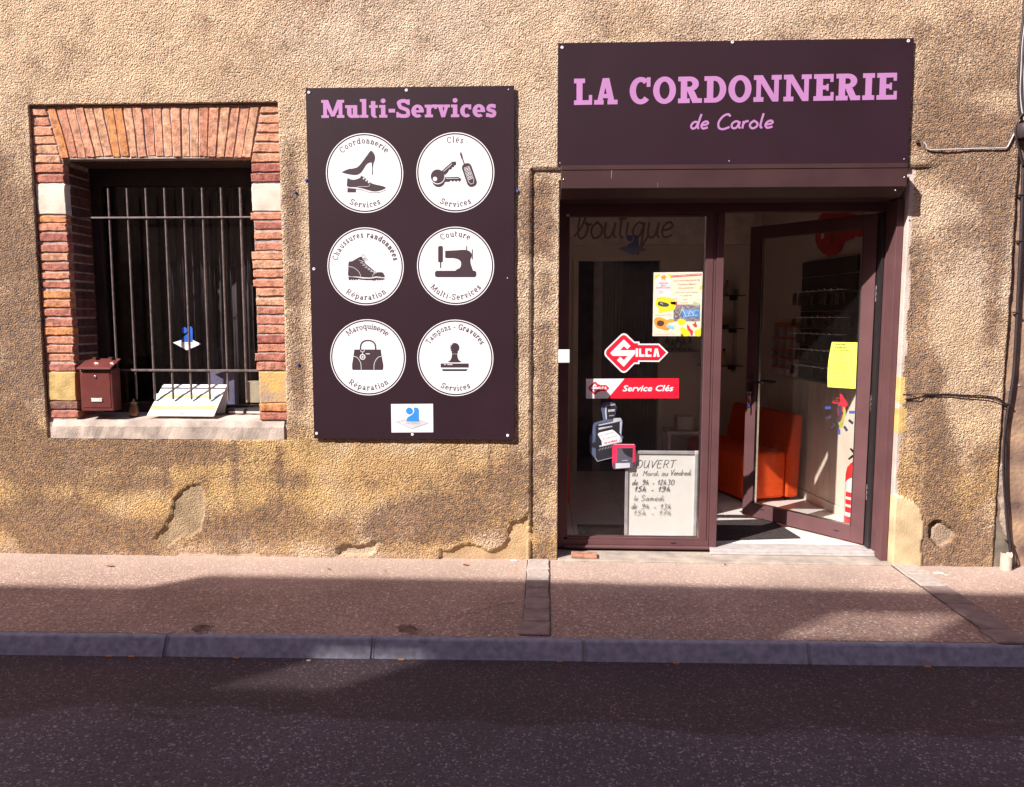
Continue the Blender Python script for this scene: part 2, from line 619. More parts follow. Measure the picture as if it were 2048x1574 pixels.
# ------------------------------------------------------------------ slab-serif lettering drawn from strokes (cap height 1)
def glyph(ch, w, h):
    s = w * 0.42; t = h * 0.92; X = 0.70
    if ch == ' ': return [], 0.34
    if ch == '-': return rc(0.02, 0.28, 0.36, 0.28 + h * 1.2), 0.38
    if ch == 'I': return rc(s, 0, s + w, 1) + rc(0, 0, w + 2 * s, t) + rc(0, 1 - t, w + 2 * s, 1), w + 2 * s
    if ch == 'L':
        return rc(s, 0, s + w, 1) + rc(0, 1 - t, 2 * s + w, 1) + rc(0, 0, .76, t) + rc(.76 - w * .55, 0, .76, .37), .76
    if ch == 'E':
        return (rc(s, 0, s + w, 1) + rc(0, 1 - t, .76, 1) + rc(0, 0, .78, t) + rc(s, .5 - t * .45, .58, .5 + t * .45)
                + rc(.76 - w * .5, .70, .76, 1) + rc(.78 - w * .5, 0, .78, .32) + rc(.58 - w * .35, .37, .58, .63)), .78
    if ch == 'A':
        Wd = .98; c = Wd / 2
        return ([[(.10, 0), (.10 + w * .85, 0), (c + w * .25, 1), (c - w * .55, 1)]] + [[(Wd - .10 - w * 1.0, 0), (Wd - .10, 0), (c + w * .55, 1), (c - w * .45, 1)]]
                + rc(.25, .24, Wd - .25, .24 + h * .85) + rc(0, 0, .40, t) + rc(Wd - .42, 0, Wd, t)), Wd
    if ch in 'CG':
        p = band(.44, .5, .44, .52, w, h, 48, 318, 22) + rc(.82 - w * .6, .64, .82, 1.0)
        if ch == 'G': p += rc(.82 - w, .02, .82, .46) + rc(.48, .46 - t, .90, .46)
        return p, .84
    if ch == 'O': return band(.45, .5, .45, .52, w, h, 0, 360, 30), .90
    if ch == 'D':
        return (rc(s, 0, s + w, 1) + rc(0, 0, .42, t) + rc(0, 1 - t, .42, 1) + band(.40, .5, .46, .5, w, t, -90, 90, 16)), .86
    if ch == 'R':
        return (rc(s, 0, s + w, 1) + rc(0, 1 - t, .46, 1) + rc(s, .44, .46, .44 + t) + band(.45, .72, .36, .28, w, t, -90, 90, 12)
                + [[(.36, .46), (.36 + w * 1.1, .46), (.86, 0), (.86 - w * 1.15, 0)]] + rc(0, 0, 2 * s + w, t) + rc(.66, 0, .94, t)), .94
    if ch == 'N':
        Wd = 1.08; w1 = w * .72
        return (rc(s, 0, s + w1, 1) + rc(Wd - s - w1, 0, Wd - s, 1) + [[(s * .8, 1), (s + w * .95, 1), (Wd - s, 0), (Wd - s - w * .95, 0)]]
                + rc(0, 1 - t, s + w, 1) + rc(0, 0, 2 * s + w1, t) + rc(Wd - 2 * s - w1, 1 - t, Wd, 1)), Wd
    if ch == 'M':
        Wd = 1.22; w1 = w * .85
        return (rc(s, 0, s + w1, 1) + rc(Wd - s - w1, 0, Wd - s, 1) + [[(s, 1), (s + w * 1.15, 1), (Wd / 2 + w * .4, .08), (Wd / 2 - w * .4, .08)]]
                + [[(Wd - s, 1), (Wd - s - w * 1.15, 1), (Wd / 2 - w * .4, .08), (Wd / 2 + w * .4, .08)]]
                + rc(0, 1 - t, s + w, 1) + rc(Wd - s - w, 1 - t, Wd, 1) + rc(0, 0, 2 * s + w1, t) + rc(Wd - 2 * s - w1, 0, Wd, t)), Wd
    if ch == 'T':
        return rc(.41 - w / 2, 0, .41 + w / 2, 1) + rc(0, 1 - t, .82, 1) + rc(0, .70, w * .5, 1) + rc(.82 - w * .5, .70, .82, 1) + rc(.41 - w / 2 - s, 0, .41 + w / 2 + s, t), .82
    if ch == 'S':
        m = (w + h) / 2; r = .70
        p = [(r - m * .4, .80), (.50, .95 - m * .25), (.30, .965 - m * .25), (.14, .84), (.10 + m * .3, .70), (.22, .57), (.40, .49), (.58, .40), (r - m * .4, .27),
             (.60, .12), (.42, .03 + m * .25), (.22, .045 + m * .25), (.06 + m * .2, .19)]
        return stroke(smooth_path(p), m) + rc(r - w * .5, .70, r + .01, 1.0) + rc(0, 0, w * .5, .31), .74
    # lower case
    if ch == 'i': return rc(s, 0, s + w, X) + rc(0, X - t, s, X) + rc(0, 0, 2 * s + w, t) + disc(s + w / 2, .93, max(.085, w * .55)), 2 * s + w
    if ch == 'l': return rc(s, 0, s + w, 1.04) + rc(0, 1.04 - t, s, 1.04) + rc(0, 0, 2 * s + w, t), 2 * s + w
    if ch == 'u':
        Wd = .74
        return (rc(s, .25, s + w, X) + rc(0, X - t, s, X) + band(s + (Wd - 2 * s) / 2, .27, (Wd - 2 * s) / 2, .28, w, h, 180, 360, 12)
                + rc(Wd - s - w, 0, Wd - s, X) + rc(Wd - 2 * s - w, X - t, Wd - s, X) + rc(Wd - s, 0, Wd + .02, t)), Wd
    if ch in 'nhm':
        def arch(x0, x1): return band((x0 + x1) / 2, X - .27, (x1 - x0) / 2, .28, w, h, 0, 180, 12) + rc(x1 - w, 0, x1, X - .25) + rc(x1 - w - s * .7, 0, x1 + s * .7, t)
        top = 1.04 if ch == 'h' else X
        p = rc(s, 0, s + w, top) + rc(0, top - t, s, top) + rc(0, 0, 2 * s + w, t)
        x1 = s + .5 + w * .3
        p += arch(s, x1)
        if ch == 'm':
            p += arch(x1 - w, x1 - w + .5 + w * .3); x1 = x1 - w + .5 + w * .3
        return p, x1 + s * .7
    if ch == 'r':
        return (rc(s, 0, s + w, X) + rc(0, X - t, s, X) + rc(0, 0, 2 * s + w, t) + band(.46, X - .30, .32, .31, w * .8, h, 75, 180, 8)
                + rc(.50, X - .24, .50 + w * .55, X + .01)), .56
    if ch == 't':
        return rc(s, .2, s + w, .92) + rc(0, X - t, .46, X) + band(s + .22, .2, .22, .21, w, h, 180, 300, 8), .48
    if ch == 'v':
        Wd = .72; c = Wd / 2
        return ([[(.06, X), (.06 + w, X), (c + w * .3, 0), (c - w * .4, 0)]] + [[(Wd - .06, X), (Wd - .06 - w * .8, X), (c - w * .3, 0), (c + w * .4, 0)]]
                + rc(0, X - t, w + .14, X) + rc(Wd - w - .10, X - t, Wd, X)), Wd
    if ch in 'eé':
        p = band(.33, X / 2, .33, X / 2 + .015, w, h, 0, 310, 22) + rc(w * .5, X / 2 - h * .45, .66, X / 2 + h * .3)
        if ch == 'é': p += [[(.28, .80), (.38, .80), (.56, 1.0), (.38, 1.0)]]
        return p, .66
    if ch == 'c': return band(.32, X / 2, .32, X / 2 + .015, w, h, 50, 312, 18) + rc(.58 - w * .6, .43, .58, X), .60
    if ch == 'o': return band(.34, X / 2, .34, X / 2 + .015, w, h, 0, 360, 24), .68
    if ch == 'a':
        return (rc(.42, .05, .42 + w, .48) + rc(.42, 0, .66 + w * .2, t) + band(.30, .40, .12 + w + .0, .31, w, h, 0, 140, 10)
                + band(.26, .21, .26, .22, w, h * .9, 0, 360, 16)), .66 + w * .2
    if ch in 'dq':
        x1 = .66
        p = band(.33, X / 2, .33, X / 2 + .01, w, h, 0, 360, 22)
        if ch == 'd': p += rc(x1 - w, 0, x1, 1.04) + rc(x1 - w - s, 1.04 - t, x1, 1.04) + rc(x1, 0, x1 + s, t)
        else: p += rc(x1 - w, -.30, x1, X) + rc(x1 - w - s, -.30, x1 + s, -.30 + t)
        return p, x1 + s * .8
    if ch == 'p':
        return rc(s, -.30, s + w, X) + rc(0, X - t, s, X) + rc(0, -.30, 2 * s + w, -.30 + t) + band(s + .33, X / 2, .33, X / 2 + .01, w, h, 0, 360, 22), s + .66
    if ch == 's':
        m = (w + h) / 2.1; r = .50
        p = [(r - m * .4, .55), (.36, .68 - m * .3), (.20, .67 - m * .3), (.05 + m * .4, .52), (.14, .41), (.28, .35), (.42, .28), (r - m * .35, .17),
             (.38, .04 + m * .2), (.22, .02 + m * .25), (.05 + m * .2, .14)]
        return stroke(smooth_path(p), m) + rc(r - w * .45, .48, r, X) + rc(0, 0, w * .45, .22), .52
    return [], .4


def slab_line(txt, w, h, track=0.08):
    out = []; x = 0
    for ch in txt:
        p, a = glyph(ch, w, h)
        out.append((ch, p, x, a))
        x += a + track
    return out, x - track


def slab_text(flat, txt, a0, b0, a1, b1, height, w=.24, h=.19, track=.08):
    """baseline from (a0,b0) to (a1,b1) in plane metres; text stretched to fill it"""
    gl, tot = slab_line(txt, w, h, track)
    d = Vector((a1 - a0, b1 - b0)); k = d.length / tot; d.normalize(); n = Vector((-d.y, d.x))
    for ch, p, x, a in gl:
        flat.polys([[(a0 + d.x * (x + q[0]) * k + n.x * q[1] * height, b0 + d.y * (x + q[0]) * k + n.y * q[1] * height) for q in po] for po in p])


def arc_text(flat, txt, c, r, cap, span, top=True, w=.17, h=.115, xs=.86):
    gl, tot = slab_line(txt, w, h, 0.0)
    tot *= xs
    n = len(txt)
    arc = math.radians(span) * r
    track = (arc / cap - tot) / max(1, n - 1)
    x = 0
    for ch, p, _, a in gl:
        mid = (x + a * xs / 2) * cap
        th = (mid - arc / 2) / r
        if top: ang = math.pi / 2 - th; up = Vector((math.cos(ang), math.sin(ang))); rt = Vector((up.y, -up.x))
        else: ang = -math.pi / 2 + th; up = -Vector((math.cos(ang), math.sin(ang))); rt = Vector((up.y, -up.x))
        base = Vector(c) + (up * r if top else -up * r)
        flat.polys([[tuple(base + rt * (q[0] - a / 2) * cap * xs + up * q[1] * cap) for q in po] for po in p])
        x += a * xs + track


# ------------------------------------------------------------------ handwriting (x height .5, cap 1)
HW = {
    'a': ([[(.42, .42), (.25, .5), (.08, .38), (.04, .18), (.15, .03), (.32, .1), (.42, .42)], [(.44, .48), (.42, .15), (.52, .02)]], .55),
    'c': ([[(.42, .42), (.25, .5), (.08, .35), (.06, .14), (.2, .01), (.42, .1)]], .46),
    'd': ([[(.40, .42), (.24, .48), (.08, .36), (.04, .16), (.15, .02), (.32, .12), (.42, .45)], [(.52, 1.0), (.44, .5), (.42, .15), (.5, .0)]], .56),
    'e': ([[(.06, .24), (.28, .28), (.40, .38), (.30, .5), (.12, .42), (.04, .2), (.16, .02), (.42, .1)]], .46),
    'h': ([[(.16, 1.0), (.08, .5), (.04, .0)], [(.06, .28), (.22, .48), (.34, .44), (.32, .2), (.36, .03), (.46, .06)]], .52),
    'i': ([[(.08, .5), (.05, .2), (.1, .02), (.2, .06)], [(.11, .72), (.13, .76)]], .26),
    'l': ([[(.14, 1.0), (.08, .5), (.07, .12), (.18, .02)]], .26),
    'm': ([[(.05, .5), (.04, 0)], [(.05, .3), (.18, .5), (.26, .4), (.25, .0)], [(.26, .3), (.4, .5), (.48, .4), (.48, .08), (.58, .04)]], .64),
    'n': ([[(.06, .5), (.04, 0)], [(.05, .3), (.2, .5), (.32, .42), (.32, .1), (.42, .04)]], .46),
    'o': ([[(.24, .5), (.08, .38), (.04, .18), (.18, .0), (.38, .1), (.42, .32), (.24, .5), (.18, .48)]], .50),
    'r': ([[(.06, .5), (.05, 0)], [(.06, .3), (.16, .46), (.32, .5)]], .36),
    'u': ([[(.06, .5), (.04, .16), (.14, .02), (.3, .1), (.40, .5)], [(.40, .5), (.38, .12), (.48, .02)]], .52),
    'q': ([[(.40, .42), (.24, .5), (.08, .36), (.04, .16), (.15, .02), (.32, .12), (.42, .48)], [(.42, .5), (.38, -.2), (.30, -.5), (.5, -.1), (.62, .1)]], .56),
    't': ([[(.16, .95), (.1, .4), (.12, .08), (.24, .02)], [(.0, .6), (.3, .62)]], .30),
    'b': ([[(.0, .05), (.25, .4), (.38, .85), (.28, 1.05), (.16, .8), (.12, .25), (.22, .0), (.42, .12), (.46, .42), (.36, .5), (.44, .42), (.6, .46)]], .58),
    'v': ([[(.05, .5), (.2, .02), (.42, .5)]], .46),
    'C': ([[(.62, .82), (.5, .98), (.25, .85), (.06, .45), (.12, .08), (.35, -.02), (.66, .12)]], .70),
    'O': ([[(.35, 1.0), (.12, .8), (.04, .4), (.15, .02), (.4, .0), (.62, .3), (.62, .75), (.42, 1.0), (.28, .98)]], .70),
    'U': ([[(.05, 1.0), (.04, .4), (.14, .02), (.36, .08), (.50, .5), (.56, 1.0)], [(.53, .8), (.54, .1), (.62, .0)]], .68),
    'V': ([[(.0, .95), (.1, .6), (.2, .0)], [(.2, .0), (.4, .6), (.62, 1.08)]], .58),
    'E': ([[(.5, 1.0), (.08, .96)], [(.08, .96), (.04, .02), (.5, .04)], [(.06, .5), (.42, .54)]], .58),
    'R': ([[(.06, .98), (.04, 0)], [(.05, .98), (.38, 1.0), (.5, .78), (.34, .52), (.06, .5)], [(.26, .5), (.52, .0)]], .58),
    'T': ([[(-.04, .98), (.62, 1.02)], [(.3, 1.0), (.26, .0)]], .58),
    'M': ([[(.06, .0), (.08, .5), (.1, .98)], [(.1, .98), (.32, .4)], [(.32, .4), (.58, 1.0)], [(.58, 1.0), (.6, .0)]], .70),
    'S': ([[(.5, .85), (.34, 1.0), (.12, .9), (.1, .66), (.36, .48), (.48, .24), (.3, .0), (.04, .08)]], .58),
    'L': ([[(.16, .98), (.06, .1), (.12, .02), (.3, .04)]], .36),
    '9': ([[(.4, .85), (.2, .98), (.06, .75), (.2, .5), (.4, .72), (.42, .9)], [(.42, .9), (.38, .3), (.2, .0), (.04, .04)]], .52),
    '1': ([[(.0, .5), (.2, .96)], [(.2, .96), (.14, 0)]], .28),
    '2': ([[(.06, .78), (.2, .98), (.36, .84), (.2, .4), (.02, .03)], [(.02, .03), (.42, .05)]], .48),
    '3': ([[(.06, .9), (.25, 1.0), (.36, .8), (.18, .55)], [(.18, .55), (.38, .4), (.34, .1), (.05, .0)]], .46),
    '5': ([[(.42, .98), (.12, .94)], [(.12, .94), (.08, .58)], [(.08, .58), (.34, .56), (.38, .22), (.22, .0), (.02, .06)]], .48),
    '7': ([[(.02, .92), (.4, .96), (.26, .4), (.14, 0)], [(.08, .5), (.4, .54)]], .44),
    '0': ([[(.28, .98), (.08, .75), (.06, .25), (.24, .0), (.46, .25), (.48, .75), (.28, .98)]], .56),
    '-': ([[(.06, .2), (.34, .22)]], .42), '.': ([[(.06, .0), (.09, .05)]], .16), ' ': ([], .30),
}


def hand_text(flat, txt, a0, b0, a1, b1, height, w, slant=.15, track=.05):
    tot = sum(HW[c][1] + track for c in txt) - track
    d = Vector((a1 - a0, b1 - b0)); k = d.length / tot; d.normalize(); n = Vector((-d.y, d.x))
    x = 0
    for c in txt:
        for st in HW[c][0]:
            st2 = smooth_path([(px_ + (x if True else 0), py_) for px_, py_ in st], n=4) if len(st) > 2 else [(p[0] + x, p[1]) for p in st]
            pts = [(a0 + d.x * (q[0] + slant * q[1]) * k + n.x * q[1] * height, b0 + d.y * (q[0] + slant * q[1]) * k + n.y * q[1] * height) for q in st2]
            flat.polys(stroke(pts, w))
        x += HW[c][1] + track


# ------------------------------------------------------------------ plain sans lettering from the built-in font
def sans(flat, txt, a0, b0, a1, b1, height, bold=0.0, shear=0.0):
    cu = bpy.data.curves.new('t', 'FONT')
    cu.body = txt
    cu.offset = bold
    cu.shear = shear
    cu.resolution_u = 2
    ob = bpy.data.objects.new('t', cu)
    COL.objects.link(ob)
    bpy.context.view_layer.update()
    dg = bpy.context.evaluated_depsgraph_get()
    me = bpy.data.meshes.new_from_object(ob.evaluated_get(dg))
    vs = [(v.co.x, v.co.y) for v in me.vertices]
    fs = [tuple(p.vertices) for p in me.polygons]
    bpy.data.objects.remove(ob); bpy.data.curves.remove(cu); bpy.data.meshes.remove(me)
    if not vs: return
    x0 = min(v[0] for v in vs); x1 = max(v[0] for v in vs)
    d = Vector((a1 - a0, b1 - b0)); k = d.length / (x1 - x0); d.normalize(); n = Vector((-d.y, d.x))
    kh = height / 0.7
    i = len(flat.v); flat.k += 1
    o = flat.off + flat.k * 4e-6
    flat.v += [tuple(flat.p.pt(a0 + d.x * (x - x0) * k + n.x * y * kh, b0 + d.y * (x - x0) * k + n.y * y * kh, o)) for x, y in vs]
    flat.f += [tuple(q + i for q in f) for f in fs]


# ================================================================== THE SETTING
asphalt = aggregate_mat('asphalt', [(.052, .038, .052), (.080, .060, .082), (.066, .050, .068), (.105, .082, .104), (.28, .24, .27)], 135, 0.07, 0.004,
                        patch=(-1.86, -1.3, (.60, .48, .46)))
pave_m = aggregate_mat('washed_concrete', [(.34, .215, .17), (.235, .155, .13), (.42, .285, .22), (.295, .205, .18), (.60, .50, .43)], 100, 0.06, 0.004, dust=(.70, .55, (.55, .44, .37)))
kerb_m = mat('kerb_concrete', (.235, .24, .30), .8, var=.22, vscale=25, bump=.0015, bscale=260)
sett_m = mat('sett_stone', (.24, .18, .165), .85, var=.2, vscale=14, bump=.003, bscale=120)
joint_m = mat('pale_joint_mortar', (.42, .36, .32), .9, var=.15, vscale=40, bump=.002)
sill_m = mat('worn_cement', (.40, .34, .29), .9, var=.22, vscale=9, bump=.002, bscale=110)


def sheet(name, pts, m, kind='structure', nx=1):
    me = bpy.data.meshes.new(name)
    me.from_pydata(pts, [], [tuple(range(len(pts)))])
    me.materials.append(m)
    o = link(name, me)
    o['kind'] = kind
    return o


def ky(x):  # back edge of the kerb line
    return -1.213 + 0.017 * x


box('ground', -60, 60, -60, 60, -.6, -.30, mat('earth', (.10, .08, .06), .95))['kind'] = 'structure'
rd = MB().box(-40, 40, -6.05, -1.0, -.28, -.085)
rd.build('road', asphalt)['kind'] = 'structure'
pv = MB()
n = 60
xs = [-24 + 48 * i / n for i in range(n + 1)]
v = []
for x in xs:
    v += [(x, ky(x), -.26), (x, ky(x), .0), (x, .30, .0), (x, .30, -.26)]
f = []
for i in range(n):
    for k in range(3):
        a = i * 4 + k
        f.append((a, a + 4, a + 5, a + 1))
pv.add(v, f)
pavement = pv.build('pavement', pave_m)
pavement['kind'] = 'structure'
bpy.context.view_layer.update()

# holes scooped out of the pavement by the kerb: a shallow saucer of raw concrete with a broken rim
hole_m = mat('broken_concrete', (.16, .095, .075), .95, var=.4, vscale=30, bump=.006, bscale=60)


def pothole(px, py, rx, ry):
    c = G(px, py, 0)
    mb = MB()
    n = 22
    rr = [1 + random.uniform(-.16, .16) for _ in range(n)]
    ring = lambda k, z: [(c.x + math.cos(2 * math.pi * i / n) * rx * rr[i] * k, c.y + math.sin(2 * math.pi * i / n) * ry * rr[i] * k, z) for i in range(n)]
    # raised crumbly rim around the dark floor
    r0, r1, r2_, r3 = ring(1.18, .0015), ring(1.0, .009), ring(.92, .0045), ring(.3, .0025)
    vv = r0 + r1 + r2_ + r3
    ff = [(k * n + i, k * n + (i + 1) % n, (k + 1) * n + (i + 1) % n, (k + 1) * n + i) for k in range(3) for i in range(n)]
    ff.append(tuple(3 * n + i for i in range(n)))
    mi = [0] * n + [0] * n + [1] * n + [1]
    mb.v = vv; mb.f = ff; mb.m = mi; mb.sm = [False] * len(ff)
    mb.build('pothole', [pave_m, hole_m], pavement)


pothole(404, 1259, .055, .055)
pothole(815, 1260, .055, .055)

# hairline cracks across the pavement
def crack(pts, w, name='pavement_crack'):
    g_ = [G(*p) for p in pts]
    rr_ = random.Random(int(pts[0][0]))
    q = []
    for i in range(len(g_) - 1):
        for k in range(6):
            t = k / 6
            q.append((g_[i].x + (g_[i + 1].x - g_[i].x) * t + rr_.uniform(-.006, .006), g_[i].y + (g_[i + 1].y - g_[i].y) * t + rr_.uniform(-.008, .008)))
    v = []
    for i, (x, y) in enumerate(q):
        ww = w * rr_.uniform(.3, 1.0)
        v += [(x, y - ww, .0022), (x, y + ww, .0022)]
    adopt_later = MB().add(v, [(2 * i, 2 * i + 2, 2 * i + 3, 2 * i + 1) for i in range(len(q) - 1)]).build(name, hole_m, pavement)


crack([(835, 1255), (870, 1242), (925, 1230), (960, 1222), (1000, 1208), (1040, 1204)], .0030)
crack([(1330, 1268), (1365, 1244), (1410, 1236), (1450, 1215)], .0016)
crack([(150, 1262), (190, 1236), (260, 1224), (300, 1205)], .0014)

# cross bands of flat setts let into the pavement
def sett(x0, x1, y0, y1, m, seed):
    r = random.Random(seed)
    j = lambda: r.uniform(-.006, .006)
    p = [(x0 + j(), y0 + j()), ((x0 + x1) / 2, y0 + j()), (x1 + j(), y0 + j()), (x1 + j(), (y0 + y1) / 2), (x1 + j(), y1 + j()), ((x0 + x1) / 2, y1 + j()), (x0 + j(), y1 + j()), (x0 + j(), (y0 + y1) / 2)]
    n = len(p)
    cx, cy = (x0 + x1) / 2, (y0 + y1) / 2
    v = [(x, y, -.05) for x, y in p] + [(x, y, .008) for x, y in p] + [(cx + (x - cx) * .94, cy + (y - cy) * .94, .0125) for x, y in p]
    f = [(i, (i + 1) % n, n + (i + 1) % n, n + i) for i in range(n)] + [(n + i, n + (i + 1) % n, 2 * n + (i + 1) % n, 2 * n + i) for i in range(n)]
    f.append(tuple(2 * n + i for i in range(n)))
    return MB().add(v, f).build('paving_stone', m, pavement)


for (sx0, sx1) in ((-.100, .036), (2.235, 2.385)):
    ys = [ky(0) + .012, -1.035, -.865, -.69, -.535, -.40]
    for i in range(5):
        sett(sx0 + random.uniform(-.004, .004) - (.02 if i == 0 else 0), sx1, ys[i] + .004, ys[i + 1] - .004, sett_m, i + int(sx0 * 9))
    o = sett(sx0, sx1, -.39, -.19, joint_m, 50); o = sett(sx0, sx1, -.182, .0, joint_m, 51)
    mjo = MB().box(sx0 - .006, sx1 + .006, ky(0) + .012, .0, -.02, .004)
    mjo.build('joint_bed', mat('dark_joint', (.10, .075, .07), .95, bump=.003), pavement)

# kerb: battered stones one metre long, pale mortar between
kerb = thing('kerb', None, None)
kerb['kind'] = 'structure'
jx = [-1.87 - 1.03 * i for i in range(9, 0, -1)] + [-1.87, -.84, .20, 1.29] + [1.29 + 1.04 * i for i in range(1, 9)]


def kerb_profile(x, g=0.0):
    y = ky(x)
    return [(x, y, -.25), (x, y, .001), (x, y - .030 - g, .001), (x, y - .040 + g, -.004 - g), (x, y - .085 + g * 2, -.092), (x, y - .085, -.25)]


for i in range(len(jx) - 1):
    a, b_ = jx[i] + .008, jx[i + 1] - .008
    mb = MB()
    slices = 4
    v = []
    for k in range(slices + 1):
        v += kerb_profile(a + (b_ - a) * k / slices)
    m6 = 6
    f = []
    for k in range(slices):
        for q in range(6):
            f.append((k * m6 + q, (k + 1) * m6 + q, (k + 1) * m6 + (q + 1) % 6, k * m6 + (q + 1) % 6))
    f += [tuple(range(5, -1, -1)), tuple(slices * m6 + q for q in range(6))]
    f = [t[::-1] for t in f]
    dy_, dz_ = random.uniform(-.0035, .0035), random.uniform(-.0025, .001)
    v = [(p[0], p[1] + dy_, p[2] + dz_) for p in v]
    mb.add(v, f).build('kerb_stone', kerb_m, kerb, bevel=.004)
    v = kerb_profile(b_ - .002, .003) + kerb_profile(b_ + .018, .003)
    mb = MB().add(v, [(q, (q + 1) % 6, 6 + (q + 1) % 6, 6 + q) for q in range(6)])
    mb.build('mortar_joint', mat('kerb_joint', (.26, .27, .31), .9, bump=.003, bscale=90), kerb)

# ================================================================== THE SHOP BUILDING
shop = thing('shop_building', 'old roughcast building with brick framed barred window and recessed shop doorway', 'building', (0, .5, 0))


def P_(o):  # parent keeping world coordinates (parent is unrotated, at its own location)
    return o


def adopt(o, parent):
    o.parent = parent
    o.matrix_parent_inverse = Matrix.Translation(-Vector(parent.location))
    return o


def A(o, parent=shop):
    return adopt(o, parent)


# --- roughcast sheet as a height field with holes for the window and doorway
GS = 0.0105
X0, X1, Z0, Z1 = -5.6, 2.868, -.03, 4.3


def axis(a, b, marks):
    pts = [a]
    for m_ in sorted(marks) + [b]:
        n_ = max(1, round((m_ - pts[-1]) / GS))
        pts += [pts[-1] + (m_ - pts[-1]) * (i + 1) / n_ for i in range(n_)]
    return np.array(pts)


WX0, WX1, WZ0, WZ1 = -3.283, -1.673, .787, 2.925
DX0, DX1, DZ1 = .092, 2.236, 2.44
ax = axis(X0, X1, [WX0, WX1, -.094, DX0, DX1])
az = axis(Z0, Z1, [WZ0, WZ1, DZ1, 2.513, .0])
gx, gz = np.meshgrid(ax, az)


def vnoise(x, z, scale, seed):
    r = np.random.default_rng(seed)
    T = r.random((256, 256))
    fx = x * scale + 1000; fz = z * scale + 1000
    ix = np.floor(fx).astype(int); iz = np.floor(fz).astype(int)
    tx = fx - ix; tz = fz - iz
    tx = tx * tx * (3 - 2 * tx); tz = tz * tz * (3 - 2 * tz)
    g = lambda a, b: T[a % 256, b % 256]
    return (g(ix, iz) * (1 - tx) + g(ix + 1, iz) * tx) * (1 - tz) + (g(ix, iz + 1) * (1 - tx) + g(ix + 1, iz + 1) * tx) * tz


def fbm(x, z, scale, seed, oct=4):
    o = 0; a = 1; s = 0
    for i in range(oct):
        o = o + a * vnoise(x, z, scale * 2 ** i, seed + i); s += a; a *= .5
    return o / s


def inpoly(x, z, poly):
    r = np.zeros(x.shape, bool)
    n_ = len(poly)
    for i in range(n_):
        x1_, z1_ = poly[i]; x2_, z2_ = poly[(i + 1) % n_]
        c = ((z1_ > z) != (z2_ > z)) & (x < (x2_ - x1_) * (z - z1_) / ((z2_ - z1_) or 1e-9) + x1_)
        r ^= c
    return r


def wpoly(pts, conv):
    return [(W(*conv(*p)).x, W(*conv(*p)).z) for p in pts]


zr4 = lambda x, y: (x / 2.926, 900 + y / 2.926)
zr5 = lambda x, y: (600 + x / 2.926, 1000 + y / 2.926)
zr3 = lambda x, y: (1700 + x / 3.149, 700 + y / 3.149)
ident = lambda x, y: (x, y)

jx_ = gx + (fbm(gx, gz, 14, 90, 3) - .5) * .045
jz_ = gz + (fbm(gx, gz, 14, 95, 3) - .5) * .045
chipA = inpoly(jx_, jz_, wpoly([(1100, 205), (1165, 205), (1190, 240), (1195, 330), (1190, 460), (1140, 490), (1050, 520), (1000, 545), (960, 565), (900, 530), (925, 500), (975, 460), (1000, 380), (1010, 300), (1050, 240)], zr4))
chipB = inpoly(jx_, jz_, wpoly([(215, 290), (240, 270), (340, 262), (445, 250), (430, 300), (390, 325), (250, 330), (210, 325)], zr5))
chipC = inpoly(jx_, jz_, wpoly([(815, 460), (815, 285), (900, 290), (960, 262), (1050, 275), (1110, 300), (1180, 285), (1220, 230), (1215, 170), (1240, 130), (1300, 120), (1336, 70), (1340, 460)], zr5))
chipF = inpoly(jx_, jz_, wpoly([(1, 640), (60, 640), (120, 620), (215, 622), (360, 630), (360, 665), (1, 670)], zr4)) & (gx > -3.55)
chipL = inpoly(jx_, jz_, wpoly([(950, 640), (1050, 600), (1240, 600), (1450, 600), (1740, 620), (1740, 680), (950, 680)], zr4))
smD = inpoly(jx_, jz_, wpoly([(120, 930), (250, 895), (380, 950), (440, 1000), (465, 1080), (450, 1200), (460, 1395), (120, 1420)], zr3))
chipE = inpoly(jx_, jz_, wpoly([(505, 1180), (500, 1120), (530, 1085), (575, 1085), (610, 1120), (665, 1140), (650, 1200), (560, 1240), (530, 1230)], zr3))
yelF = (gx > 2.2) & (jx_ < 2.285) & (((jz_ > .86) & (jz_ < 1.02)) | ((jz_ > 1.045) & (jz_ < 1.22)))
yelF_ = inpoly(jx_, jz_, wpoly([(262, 280), (228, 480), (228, 510), (310, 500), (290, 400), (330, 290), (300, 180), (312, 90), (265, 60), (255, 200)], zr3))
greyG = inpoly(jx_, jz_, wpoly([(150, -900), (240, -900), (255, 70), (300, 180), (350, 240), (335, 330), (340, 520), (290, 640), (240, 620), (160, 640)], zr3))

# depth (positive = into the wall)
dep = (fbm(gx, gz, 1.1, 3, 3) - .5) * .014 + (fbm(gx, gz, 9, 8, 3) - .5) * .010
grain = (fbm(gx, gz, 46, 20, 2) - .5) * .0045
smooth_ = np.zeros(gx.shape)
rec = np.zeros(gx.shape)
lo = (gz < 2.513)
rec += np.where(lo & (gx > -.094) & (gx < DX0 + .02), .022, 0)
rec += np.where(lo & (gx > 2.0) & (gx < 2.40), .020 * np.clip((2.42 - gx) / .12, 0, 1), 0)
rub = lambda m_, d_: np.where(m_, d_, 0)
rec += rub(chipA, .014) + rub(chipB, .024) + rub(chipC, .017) + rub(chipE, .022) + rub(chipF, .012) + rub(chipL, .006)
for m_, s_ in ((chipA, .45), (chipB, .55), (chipC, .70), (chipE, .45), (chipF, .7), (chipL, .7), (greyG, .85), (yelF, .7)):
    smooth_ = np.where(m_, s_, smooth_)
